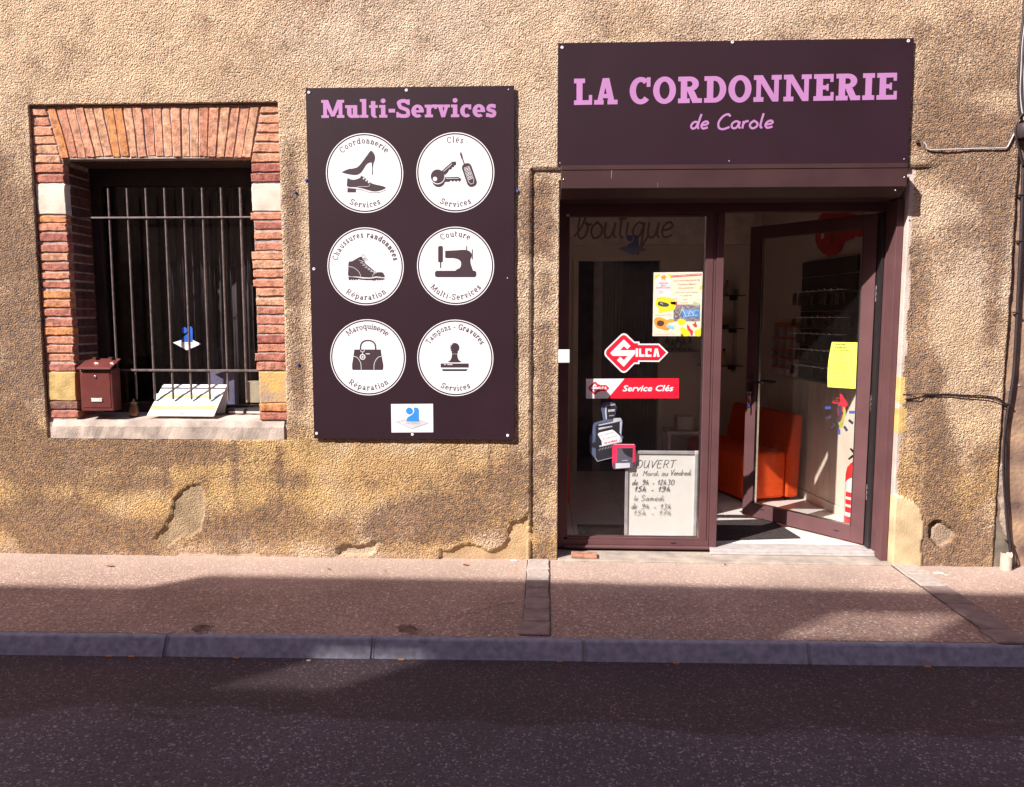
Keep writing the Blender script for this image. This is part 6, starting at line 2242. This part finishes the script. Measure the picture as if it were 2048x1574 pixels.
adopt(MB().box(bx1 - .024, bx1 + .002, WBY - .011, WBY + .013, bz1 - .026, bz1 + .002).build('corner_cap', mat('cap_white', (.70, .69, .66), .4), None, bevel=.006, seg=3), wb)
adopt(MB().box(bx0 - .002, bx0 + .024, WBY - .011, WBY + .013, bz1 - .026, bz1 + .002).build('corner_cap', mat('cap_white', (.70, .69, .66), .4), None, bevel=.006, seg=3), wb)
zw = lambda x, y: (1130 + x / 4.497, 760 + y / 4.497)
fl = Flat(WBP, .0010)
for t_, x0_, x1_, y_, h_, w_, tr in (('OUVERT', 636, 985, 790, .052, .0042, .12), ('du', 603, 655, 866, .042, .0026, .05), ('Mardi', 698, 842, 862, .036, .0026, .05), ('au', 866, 925, 862, .040, .0026, .05), ('Vendredi', 948, 1135, 858, .040, .0028, .05),
                                     ('de', 600, 652, 945, .040, .0032, .05), ('9h - 12h30', 690, 978, 942, .036, .0034, .10), ('15h - 19h', 622, 945, 1002, .036, .0042, .12), ('le', 618, 652, 1084, .038, .0028, .05), ('Samedi', 680, 890, 1084, .038, .0030, .08),
                                     ('de', 596, 642, 1156, .038, .0036, .05), ('9h - 13h', 682, 950, 1156, .034, .0032, .14), ('15h - 17h.', 612, 975, 1214, .034, .0028, .14)):
    a_, b2 = WBP.hit(*zw(x0_, y_)), WBP.hit(*zw(x1_, y_))
    hand_text(fl, t_, a_[0], a_[1], b2[0], b2[1], h_, w_, slant=.18, track=tr)
adopt(fl.build('marker_writing', mat('marker_ink', (.10, .09, .105), .6), None), wb)

# ================================================================== THINGS AT THE BARRED WINDOW
box_m = mat('oxblood_enamel', (.155, .040, .035), .35, var=.10, vscale=20, coat=.2)
mbx = thing('letter_box', 'small dark red metal letter box hanging at the left of the barred window', 'letter box', (-2.93, .02, .98))
lx0, lx1, lz0, lz1 = -3.035, -2.822, .972, 1.240
adopt(MB().box(lx0, lx1, -.012, .092, lz0, lz1).build('body', box_m, None, bevel=.004), mbx)
adopt(MB().box(lx0 + .012, lx1 - .012, -.0155, -.0118, lz0 + .022, lz1 - .018).build('front_panel', box_m, None, bevel=.0015), mbx)
mb = MB()
v = [(lx0 - .006, -.034, 1.246), (lx1 + .008, -.034, 1.246), (lx1 + .008, .098, 1.302), (lx0 - .006, .098, 1.302),
     (lx0 - .006, -.034, 1.256), (lx1 + .008, -.034, 1.256), (lx1 + .008, .098, 1.312), (lx0 - .006, .098, 1.312)]
mb.add(v, [(0, 3, 2, 1), (4, 5, 6, 7), (0, 1, 5, 4), (1, 2, 6, 5), (2, 3, 7, 6), (3, 0, 4, 7)])
adopt(mb.build('lid', box_m, None, bevel=.003), mbx)
adopt(MB().box(lx0 - .004, lx1 + .006, -.0352, -.0345, 1.2455, 1.2495).build('lid_lip', steel), mbx)
adopt(MB().prism([(lx0, 1.2405), (lx1, 1.2405), (lx1, 1.246), (lx0, 1.246)], -.01, .09).build('neck', box_m), mbx)
adopt(MB().lathe((-2.929, -.0156, 1.197), [(.0095, 0), (.009, -.004), (.004, -.0045), (.0035, -.002), (0, -.002)], 16, axis='y').build('lock', steel), mbx)
adopt(MB().box(-2.931, -2.927, -.0212, -.0203, 1.188, 1.198).build('keyhole', rubber), mbx)
adopt(MB().box(-2.965, -2.887, -.0185, -.0156, 1.030, 1.056).build('name_holder', steel, None, bevel=.001), mbx)
adopt(MB().box(-2.961, -2.891, -.0192, -.0186, 1.034, 1.052).build('name_card', mat('card_white', (.62, .66, .60), .6)), mbx)
for x in (-2.975, -2.868):
    adopt(MB().box(x - .012, x + .012, .060, .100, 1.314, 1.322).build('hanging_tab', steel), mbx)

# the folded sign leaning behind the bars
cdp = thing('leaning_card', 'white sloping card with faded OUVERT lettering leaning behind the window bars', 'sign', (-2.39, .1, .926))
b0, b1 = Vector((-2.632, .048, .934)), Vector((-2.178, .044, .934))
t0_, t1_ = Vector((-2.606, .235, 1.128)), Vector((-2.160, .235, 1.128))
CP = Plane(b0, b1 - b0, (t0_ - b0))
nrm = CP.n
CP.v = (t0_ - b0 - CP.u * (t0_ - b0).dot(CP.u)).normalized(); CP.n = CP.u.cross(CP.v).normalized()
mb = MB()
th = CP.n * -.004
v = [b0, b1, t1_, t0_, b0 + th, b1 + th, t1_ + th, t0_ + th]
mb.add(v, [(0, 1, 2, 3), (7, 6, 5, 4), (0, 4, 5, 1), (1, 5, 6, 2), (2, 6, 7, 3), (3, 7, 4, 0)])
adopt(mb.build('card_face', mat('gloss_white_card', (.74, .75, .76), .3, var=.03), None, bevel=.001), cdp)
mb = MB()
v = [t1_ + th, t1_ + th + Vector((0, .01, -.002)), b1 + Vector((0, .19, 0)), t0_ + th, t0_ + th + Vector((0, .01, -.002)), b0 + Vector((0, .19, 0)), b1 + Vector((0, .18, 0)), b0 + Vector((0, .18, 0))]
mb.add(v, [(3, 0, 6, 7), (1, 4, 5, 2), (0, 1, 2, 6), (3, 7, 5, 4)])
adopt(mb.build('card_stand', mat('gloss_white_card', (.74, .75, .76), .3), None), cdp)
zk = Z2c
fl = Flat(CP, .0006)
fl.px([(1018, 745), (1440, 745), (1432, 772), (1004, 772)], zk)
adopt(fl.build('crossbar_shadow_band', mat('crossbar_shadow_blue', (.42, .56, .62), .4), None), cdp)  # bluish shadow of the cross bar, painted on the card
fl = Flat(CP, .0009)
fl.px([(1062, 752), (1405, 752), (1400, 768), (1056, 768)], zk); fl.px([(1000, 822), (1415, 822), (1405, 850), (985, 850)], zk)
adopt(fl.build('lime_band', mat('washed_lime', (.62, .66, .22), .4), None), cdp)
fl = Flat(CP, .0012)
a_, b2 = CP.hit(*zk(1060, 828)), CP.hit(*zk(1388, 828)); sans(fl, 'OUVERT', a_[0], a_[1], b2[0], b2[1], .048, bold=.01)
adopt(fl.build('faded_lettering', mat('washed_cyan', (.50, .66, .70), .4), None), cdp)
fl = Flat(CP, .0012)
for k in range(7):
    a = math.radians(20 + k * 23.3)
    q = CP.hit(*zk(1182, 884)); fl.polys([[(q[0], q[1]), (q[0] + .028 * math.cos(a - .12), q[1] + .018 * math.sin(a - .12)), (q[0] + .034 * math.cos(a), q[1] + .024 * math.sin(a)), (q[0] + .028 * math.cos(a + .12), q[1] + .018 * math.sin(a + .12))]])
adopt(fl.build('pink_flower', mat('pink_print', (.75, .30, .45), .4), None), cdp)

jar = thing('glass_jar', 'small glass jar with amber contents standing on the sill beside the letter box', 'jar', (-2.745, .10, .926))
adopt(MB().lathe((-2.745, .10, .926), [(.026, 0), (.030, .004), (.030, .055), (.022, .068), (.022, .078)], 20).build('glass_body', mat('amber_glass', (.22, .10, .05), .12, var=.3)), jar)
adopt(MB().lathe((-2.745, .10, .926), [(.024, .0785), (.024, .092), (.008, .096), (.006, .115), (0, .116)], 16).build('stopper', mat('dull_brass', (.30, .22, .12), .4, metal=.5)), jar)
# behind the glass of the barred window: carton, tray, small lamp-like things
vx = MB().box(-2.12, -2.02, .45, .55, .98, 1.13).build('carton', mat('cream_carton', (.50, .42, .30), .7), None, bevel=.002)
tag(vx, 'cream carton standing behind the barred glass at the lower right', 'box')
vx = MB().box(-2.42, -2.22, .50, .58, .95, 1.20).build('carton', mat('blue_lilac_carton', (.16, .15, .26), .6), None, bevel=.002)
tag(vx, 'lilac blue carton standing behind the barred glass above the leaning card', 'box')
tr_ = thing('sill_ledge_tray', 'dark inner tray with two grey inserts at the right end of the window sill', 'tray', (-2.02, .22, .926))
adopt(MB().box(-2.16, -1.88, .20, .295, .9265, .965).build('tray_body', rubber, None, bevel=.002), tr_)
adopt(MB().box(-2.14, -2.04, .196, .1995, .935, .95).build('insert', pale_m, None), tr_)
adopt(MB().box(-2.02, -1.91, .196, .1995, .935, .95).build('insert', pale_m, None), tr_)
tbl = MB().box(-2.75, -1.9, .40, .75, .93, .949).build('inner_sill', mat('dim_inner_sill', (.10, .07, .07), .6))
tag(tbl, 'dim inner window shelf behind the barred glass carrying cartons', 'shelf')

# ================================================================== NEIGHBOURING WALL, CABLES, PIPE
nb_m = mat('stained_cement', (.36, .235, .15), .9, var=.5, vscale=4.5, bump=.006, bscale=40, dark=(.13, .08, .07))
nbw = thing('neighbour_house', 'brown stained smooth cement house wall at the far right', 'building', (6, .3, 0))
NYF = .022
mb = MB()
n_ = 60
NR = random.Random(4)
gxs = [2.862 + .025 * i for i in range(41)]; gzs = [-.03 + .05 * i for i in range(88)]
v = []
for z in gzs:
    for x in gxs:
        v.append((x, NYF + NR.uniform(-.0015, .0015), z))
nxg = len(gxs)
f = [(j * nxg + i, j * nxg + i + 1, (j + 1) * nxg + i + 1, (j + 1) * nxg + i) for j in range(len(gzs) - 1) for i in range(nxg - 1)]
mb.add(v, f, smooth=True)
adopt(mb.build('cement_wall', nb_m), nbw)
adopt(MB().box(2.8685, 14, .034, .45, -.1, 7.2).box(3.862, 14, NYF - .002, .0339, -.1, 4.32).box(2.8685, 14, NYF - .002, .0339, 4.32, 7.2).build('house_mass', nb_m), nbw)
# spalled patch at the foot, raw stones showing
pt_m = mat('spalled_stone', (.42, .33, .27), .95, var=.4, vscale=20, bump=.006, bscale=60)
for pts in ([(940, 735), (975, 725), (985, 850), (970, 1010), (985, 1090), (1000, 1180), (960, 1140), (940, 1080), (950, 1000), (925, 930), (935, 850)],
            [(895, 1040), (930, 1060), (950, 1130), (990, 1190), (995, 1300), (955, 1350), (885, 1360), (880, 1200)]):
    w_ = [(W(*zr3(*p), NYF).x, W(*zr3(*p), NYF).z) for p in pts]
    w_ = [(max(x, 2.874), max(z, .0)) for x, z in S(w_, True, 3)]
    w_ = [(x + NR.uniform(-.004, .004), z + NR.uniform(-.004, .004)) for x, z in w_]
    mb = MB(); mb.prism(w_, NYF - .0085, NYF + .004)
    adopt(mb.build('spalled_patch', pt_m if pts[0][0] == 940 else mat('grey_patch', (.22, .18, .14), .95, var=.3, bump=.003), None, bevel=.002), nbw)
for p in ((968, 218), (998, 250), (1063, 220), (1020, 205)):
    q = W(*zr3(*p), NYF)
    adopt(MB().lathe((q.x, NYF - .002, q.z), [(.009, -.002), (.006, -.004), (.005, .004), (0, .004)], 10, axis='y').build('plugged_hole', mat('hole_rim', (.5, .42, .36), .9)), nbw)

cab_m = mat('black_cable', (.035, .025, .028), .45, var=.2, vscale=40)
cab_w = mat('pale_cable', (.55, .50, .50), .45, var=.15)
CBL = lambda pts, yv: [W(x, y_, yv) for x, y_ in pts]


def sp3(pts, n_=6):
    out = []
    N = len(pts)
    for i in range(N - 1):
        a, b2, c2, d2 = pts[max(i - 1, 0)], pts[i], pts[i + 1], pts[min(i + 2, N - 1)]
        for k in range(n_):
            t = k / n_
            out.append(.5 * (2 * b2 + (c2 - a) * t + (2 * a - 5 * b2 + 4 * c2 - d2) * t * t + (3 * b2 - a - 3 * c2 + d2) * t ** 3))
    out.append(pts[-1])
    return out


dc = thing('downpipe_cables', 'thick black cables running down the brown wall into a pale pipe stub', 'cable', tuple(W(2020, 1118, -.01)))
adopt(MB().tube(sp3(CBL([(2047, 330), (2045, 380), (2042, 480), (2038, 560), (2034, 640), (2028, 740), (2020, 800), (2012, 850), (2010, 930), (2012, 1000), (2016, 1060), (2021, 1100), (2024, 1135)], -.005)), .0105, 8).build('main_cable', cab_m), dc)
adopt(MB().tube(sp3(CBL([(2017, 812), (2008, 880), (2007, 960), (2014, 1040), (2020, 1090), (2022, 1135)], -.015)), .006, 8).build('side_cable', cab_m), dc)
adopt(MB().tube(sp3(CBL([(2008, 950), (2016, 1020), (2019, 1070), (2032, 1110), (2034, 1132)], -.012)), .004, 6).build('thin_cable', cab_m), dc)
for py_, px_ in ((390, 2044), (482, 2042), (625, 2035), (808, 2018), (1082, 2020)):
    q = W(px_, py_, -.005)
    adopt(MB().box(q.x - .022, q.x + .014, q.y - .013, q.y + .02, q.z - .004, q.z + .004).build('cable_clip', cab_m, None, bevel=.002), dc)
hc = thing('branch_cable', 'thin black twin cable crossing the roughcast from the doorway to the brown wall', 'cable', tuple(W(1900, 790, -.008)))
adopt(MB().tube(sp3(CBL([(1806, 789), (1830, 788), (1880, 788), (1930, 790), (1975, 792), (1995, 796), (2010, 806), (2016, 812)], -.006)), .0042, 6).build('upper_strand', cab_m), hc)
adopt(MB().tube(sp3(CBL([(1806, 790), (1822, 791), (1840, 796), (1850, 790), (1900, 791.5), (1960, 795), (1992, 801), (2014, 812)], -.010)), .0032, 6).build('lower_strand', cab_m), hc)
pc = thing('pale_cable_run', 'thin pale metal cable bent in a shallow U beside the name board', 'cable', tuple(W(1930, 298, -.008)))
adopt(MB().tube(CBL([(1848, 284), (1852, 289), (1854, 297), (1860, 300), (1900, 299), (1960, 297), (2010, 296.5), (2016, 293), (2028, 268)], -.012), .0045, 8).build('conduit', cab_w), pc)
adopt(MB().box(*[v_ for v_ in (W(1846, 0, 0).x, W(1851, 0, 0).x)], -.016, .0, W(1848, 287, 0).z, W(1848, 281, 0).z).build('wall_clip', steel), pc)
ub = thing('cable_bundle', 'bundle of grey and pale cables dropping into a dark junction cup at upper right', 'cable', tuple(W(2040, 250, 0)))
for i, (xs_, m_, r_) in enumerate((((2050, 2046, 2041, 2038, 2037, 2038, 2044), cab_m, .008), ((2054, 2050, 2044, 2042, 2040, 2043, 2048), cab_w, .0045), ((2058, 2054, 2048, 2045, 2044, 2047, 2052), cab_m, .006), ((2063, 2060, 2054, 2049, 2049, 2051, 2056), cab_w, .0045))):
    adopt(MB().tube(sp3(CBL([(x, y_) for x, y_ in zip(xs_, (-20, 40, 90, 140, 180, 215, 240))], -.01 - .004 * i)), r_, 8).build('cable', m_), ub)
adopt(MB().tube(sp3(CBL([(2058, 222), (2046, 228), (2036, 240), (2031, 255), (2032, 275), (2038, 300), (2045, 330)], -.02)), .006, 8).build('loop_cable', cab_m), ub)
q = W(2056, 262, -.03)
adopt(MB().lathe((q.x, -.030, q.z - .02), [(.052, -.022), (.062, .0), (.066, .042), (.058, .062), (.03, .07)], 20).build('junction_cup', mat('dark_cup', (.05, .035, .04), .45)), ub)
pp = thing('pipe_stub', 'broken off-white plastic pipe stub rising from the pavement at far right', 'pipe', tuple(G(2024, 1148, 0)))
g = G(2024, 1146, 0)
mb = MB()
n_ = 20
v = []
for (r_, z_, jag) in ((.033, .0, 0), (.033, .085, 1), (.029, .085, 1), (.029, .0, 0)):
    for k in range(n_):
        a = 2 * math.pi * k / n_
        zz2 = z_ + (.022 * (.5 + .5 * math.sin(a * 2 + 1)) + (.008 if k % 3 == 0 else 0) if jag else 0)
        v.append((g.x + r_ * math.cos(a), -.045 + r_ * math.sin(a), zz2))
mb.add(v, [(i * n_ + k, i * n_ + (k + 1) % n_, (i + 1) * n_ + (k + 1) % n_, (i + 1) * n_ + k) for i in range(3) for k in range(n_)], smooth=False)
adopt(mb.build('tube', mat('dirty_pvc', (.58, .50, .42), .5, var=.2)), pp)

# splashes of blue paint left on the roughcast beside the services board
bp_m = mat('blue_paint_speck', (.05, .13, .55), .6)
for i, (px_, py_, r_, lb) in enumerate(((612, 360, .011, 'blue paint speck at the left edge of the services board, upper one'), (590, 384, .008, 'small blue paint speck between the window and the services board'),
                                  (596, 729, .010, 'blue paint speck beside the lower half of the services board, left side'), (1034, 382, .012, 'blue paint speck at the right edge of the services board'))):
    q = W(px_, py_, -.006)
    pts_ = [(q.x + r_ * math.cos(a * .7) * (1 if a % 2 else .5), q.z + r_ * math.sin(a * .7) * (1 if a % 2 else .5)) for a in range(9)]
    mb = MB(); mb.prism(pts_, -.010, .002)
    tag(mb.build('paint_speck', bp_m), lb, 'paint speck')

# ================================================================== LITTER
leaf_m = mat('dry_leaf', (.50, .24, .10), .7, var=.35, vscale=60)
butt_m = mat('filter_orange', (.62, .24, .06), .7)
white_l = mat('white_scrap', (.70, .68, .66), .6)


def leaf(px_, py_, s, rz, label, m=leaf_m):
    c = G(px_, py_, .002)
    LR = random.Random(int(px_))
    mb = MB()
    n_ = 10
    pts = []
    for k in range(n_ * 2):
        a = 2 * math.pi * k / (n_ * 2)
        r = s * (1.0 if k % 2 == 0 else .45) * LR.uniform(.7, 1.05)
        pts.append((c.x + r * math.cos(a + rz), c.y + .8 * r * math.sin(a + rz), c.z + .004 + LR.uniform(0, .010)))
    top = [(c.x, c.y, c.z + .006)] + pts
    bot = [(x, y_, z - .0008) for x, y_, z in top]
    N = len(top)
    f = [(0, 1 + k, 1 + (k + 1) % (n_ * 2)) for k in range(n_ * 2)] + [(N, N + 1 + (k + 1) % (n_ * 2), N + 1 + k) for k in range(n_ * 2)]
    f += [(1 + k, N + 1 + k, N + 1 + (k + 1) % (n_ * 2), 1 + (k + 1) % (n_ * 2)) for k in range(n_ * 2)]
    o = mb.add(top + bot, f).build('fallen_leaf', m)
    return tag(o, label, 'leaf', 'fallen leaves on the pavement')


leaf(220, 1133, .035, .3, 'curled brown leaf at the wall foot below the barred window')
leaf(1073, 1185, .03, 1.0, 'star shaped yellow brown leaf on the sett band of the pavement', mat('yellow_leaf', (.55, .40, .16), .7, var=.3))
leaf(931, 1131, .026, .5, 'orange leaf fragment on the pavement left of the sett band')
leaf(771, 1144, .012, .2, 'tiny yellow leaf on the pavement under the services board', mat('yellow_leaf', (.55, .40, .16), .7, var=.3))
leaf(658, 1140, .014, .8, 'small dark leaf on the pavement under the left edge of the services board', mat('dark_leaf', (.16, .08, .05), .8))
leaf(396, 1186, .012, .8, 'small orange leaf crumb on the shaded pavement under the window')
leaf(1450, 1131, .010, .4, 'leaf crumb on the pavement in front of the threshold', mat('dark_leaf', (.16, .08, .05), .8))


def butt(px_, py_, rz, label):
    c = G(px_, py_, -.085)
    c.z = -.081
    y_ = min(c.y, ky(c.x) - .094)
    d = Vector((math.cos(rz), math.sin(rz) * .5, 0)).normalized() * .014
    c = Vector((c.x, y_, -.0805))
    o = MB().tube([c - d, c + d], .0042, 8).build('cigarette_end', butt_m)
    return tag(o, label, 'cigarette end', 'cigarette ends lying along the kerb')


butt(219, 1313, .1, 'orange cigarette end at the kerb foot, leftmost of the five')
butt(265, 1313, .0, 'orange cigarette end at the kerb foot, second from the left')
butt(473, 1316, -.3, 'orange cigarette end at the kerb foot, third from the left')
butt(803, 1319, .1, 'orange cigarette end at the kerb foot right of the pebble')
butt(1119, 1322, .05, 'orange cigarette end at the kerb foot near the middle kerb joint')
butt(1352, 1326, .1, 'orange cigarette end at the kerb foot in front of the door mullion')
butt(1855, 1335, .0, 'orange cigarette end at the kerb foot, rightmost of all')


def rock(name, c, s, m, label, cat, seed=1, flat=.5):
    RR = random.Random(seed)
    mb = MB()
    n_ = 9
    v = []
    for z, k in ((0, .9), (.35, 1.0), (.8, .75)):
        for i in range(n_):
            a = 2 * math.pi * i / n_
            r = s * k * RR.uniform(.8, 1.15)
            v.append((c.x + r * math.cos(a), c.y + r * .7 * math.sin(a), c.z + z * s * flat))
    v.append((c.x, c.y, c.z + s * flat))
    f = [(j * n_ + i, j * n_ + (i + 1) % n_, (j + 1) * n_ + (i + 1) % n_, (j + 1) * n_ + i) for j in range(2) for i in range(n_)]
    f += [(2 * n_ + i, 2 * n_ + (i + 1) % n_, 3 * n_) for i in range(n_)] + [tuple(range(n_ - 1, -1, -1))]
    return tag(mb.add(v, f).build(name, m), label, cat)


gq = G(622, 1315, -.085); rock('pebble', Vector((gq.x, ky(gq.x) - .11, -.085)), .013, mat('pale_pebble', (.45, .33, .28), .8), 'pale pebble in the gutter below the services board', 'pebble', 3)
c = G(1168, 1116, 0); c.y = -.035
tl = MB().box(-.085, .085, -.045, .045, 0, .022).build('broken_tile', mat('terracotta', (.46, .22, .14), .9, var=.35, vscale=30, bump=.003), None, bevel=.006)
tl.location = (c.x + .0, .06, .0125); tl.rotation_euler = (0, .02, -.04)
tag(tl, 'broken terracotta tile lying at the left corner of the doorway sill', 'tile')
for i, (px_, py_, s) in enumerate(((1877, 1147, .028), (1893, 1151, .012), (1028, 1122, .022))):
    c = G(px_, py_, 0)
    tag(MB().box(c.x - s, c.x + s, c.y - s * .4, c.y + s * .4, .001, .006).build('paper_scrap', white_l, None, bevel=.002), ['crumpled white scrap at the foot of the right pier', 'tiny white scrap right of the crumpled one', 'thin white scrap at the wall foot left of the sett band'][i], 'scrap')
c = G(2010, 1139, 0); rock('stone', Vector((c.x, -.05, 0)), .022, mat('pale_stone', (.55, .48, .42), .9), 'pale stone beside the pipe stub', 'stone', 8, .7)
# rubble crumbs along the foot of the doorway and wall
mb = MB()
CR = random.Random(12)
for i in range(340):
    if i < 160:
        x = CR.uniform(.12, 1.15); yv = CR.uniform(.10, .19) if i % 2 else CR.uniform(-.05, .02)
        z = .012 if yv > 0 else 0
    else:
        x = CR.uniform(-3.6, 2.85)
        if .1 < x < 2.2: continue
        yv = CR.uniform(-.035, -.004) - abs(CR.gauss(0, .02)); z = 0
    s = CR.uniform(.0015, .0055)
    v = [(x + CR.uniform(-s, s), yv + CR.uniform(-s, s), z), (x + s, yv, z), (x, yv + s, z), (x - s, yv - s * .5, z), (x + CR.uniform(-s, s) * .4, yv, z + s * 1.1)]
    mb.add(v, [(1, 2, 4), (2, 3, 4), (3, 1, 4)])
cr = mb.build('wall_crumbs', mat('crumb_mix', (.52, .36, .27), .9, var=.5, vscale=80)); cr['kind'] = 'stuff'

# ================================================================== HOUSE ACROSS THE STREET (behind the camera: shades the road, mirrored in the glass)
op = thing('opposite_house', 'pale rendered town house across the street seen only as a reflection', 'building', (-4, -7.3, 0))
op_m = mat('opposite_render', (.66, .56, .47), .9, var=.15, vscale=1.5, bump=.003)
op_t = mat('opposite_trim', (.60, .54, .48), .8)
FYO = -7.0
wins = []
for cx_ in (-15.5, -12.9, -10.3, -7.7, -5.1, -2.6, -.2, 2.3, 4.9, 7.5, 10.1, 12.7):
    wins.append((cx_ - .5, cx_ + .5, 1.0, 2.5)); wins.append((cx_ - .5, cx_ + .5, 3.9, 5.5))
mb = MB()
xs_ = sorted({-22, 18} | {w[0] for w in wins} | {w[1] for w in wins})
for i in range(len(xs_) - 1):
    a, b2 = xs_[i], xs_[i + 1]
    hl = [w for w in wins if abs(w[0] - a) < 1e-6 and abs(w[1] - b2) < 1e-6]
    z = -.1
    for w in sorted(hl, key=lambda w: w[2]):
        mb.box(a, b2, FYO - .4, FYO, z, w[2]); z = w[3]
    mb.box(a, b2, FYO - .4, FYO, z, 6.55)
mb.box(-22, 18, FYO - 8, FYO - .4, 6.30, 6.55); mb.box(-22, 18, FYO - 8.4, FYO - 8, -.1, 6.55); mb.box(-22.4, -22, FYO - 8.4, FYO, -.1, 6.55); mb.box(18, 18.4, FYO - 8.4, FYO, -.1, 6.55)
# parapet with slatted gaps added to throw sun patches on the street; its crest sets the edge of the shade on the pavement
ZC = lambda yg: (-FYO + yg) * 1.33
top_l, top_m, top_r = ZC(-.60), ZC(-.372), ZC(-.49)
sun_patch_gaps = [(-5.95, -5.15, 7.76, 8.36), (-8.05, -7.40, 7.06, 7.66)]
bx_ = [-22, -10.02]
mb.box(-22, -10.02, FYO - .10, FYO, 6.55, top_l)
lx = sorted([-10.02, -8.05, -7.40, -5.95, -5.15, 18])
for i in range(len(lx) - 1):
    a, b2 = lx[i], lx[i + 1]
    zt = lambda x: top_m + (top_r - top_m) * max(0, min(1, (x + 8.2) / 3.0))
    hl = [w for w in sun_patch_gaps if abs(w[0] - a) < 1e-6]
    z = 6.55
    if hl:
        mb.box(a, b2, FYO - .10, FYO, 6.55, hl[0][2]); z = hl[0][3]
    m_ = 4
    for k in range(m_):
        xa, xb = a + (b2 - a) * k / m_, a + (b2 - a) * (k + 1) / m_
        mb.box(xa, xb, FYO - .10, FYO, z, zt((xa + xb) / 2) if b2 < 17 else zt(xa))
adopt(mb.build('facade', op_m), op)
for w in sun_patch_gaps:
    z = w[2] + .03
    while z < w[3] - .02:
        o = MB().box(w[0] + .001, w[1] - .001, FYO - .056, FYO - .050, z, z + .022).build('sun_patch_slat', op_t)
        adopt(o, op)
        z += .055
for w in wins:
    f_ = MB().box(w[0], w[0] + .07, FYO - .2, FYO - .14, w[2], w[3]).box(w[1] - .07, w[1], FYO - .2, FYO - .14, w[2], w[3]).box(w[0] + .07, w[1] - .07, FYO - .2, FYO - .14, w[2], w[2] + .07).box(w[0] + .07, w[1] - .07, FYO - .2, FYO - .14, w[3] - .07, w[3]).box((w[0] + w[1]) / 2 - .03, (w[0] + w[1]) / 2 + .03, FYO - .2, FYO - .14, w[2] + .07, w[3] - .07).build('window_frame', op_t)
    adopt(f_, op)
    adopt(MB().box(w[0] + .07, w[1] - .07, FYO - .176, FYO - .17, w[2] + .07, w[3] - .07).build('window_pane', mat('dark_reflecting_glass', (.02, .02, .025), .05, spec=.6)), f_)
    adopt(MB().box(w[0] - .1, w[1] + .1, FYO + .001, FYO + .06, w[2] - .1, w[2] - .01).build('window_sill', op_t), op)
    adopt(MB().box(w[0] - .56, w[0] - .05, FYO + .002, FYO + .045, w[2], w[3]).build('shutter', mat('faded_shutter', (.30, .24, .24), .7)), op)
    adopt(MB().box(w[1] + .05, w[1] + .56, FYO + .002, FYO + .045, w[2], w[3]).build('shutter', mat('faded_shutter', (.30, .24, .24), .7)), op)
sp_ = MB().box(-24, 20, -7.0, -6.05, -.3, .0).build('far_pavement', pave_m); sp_['kind'] = 'structure'
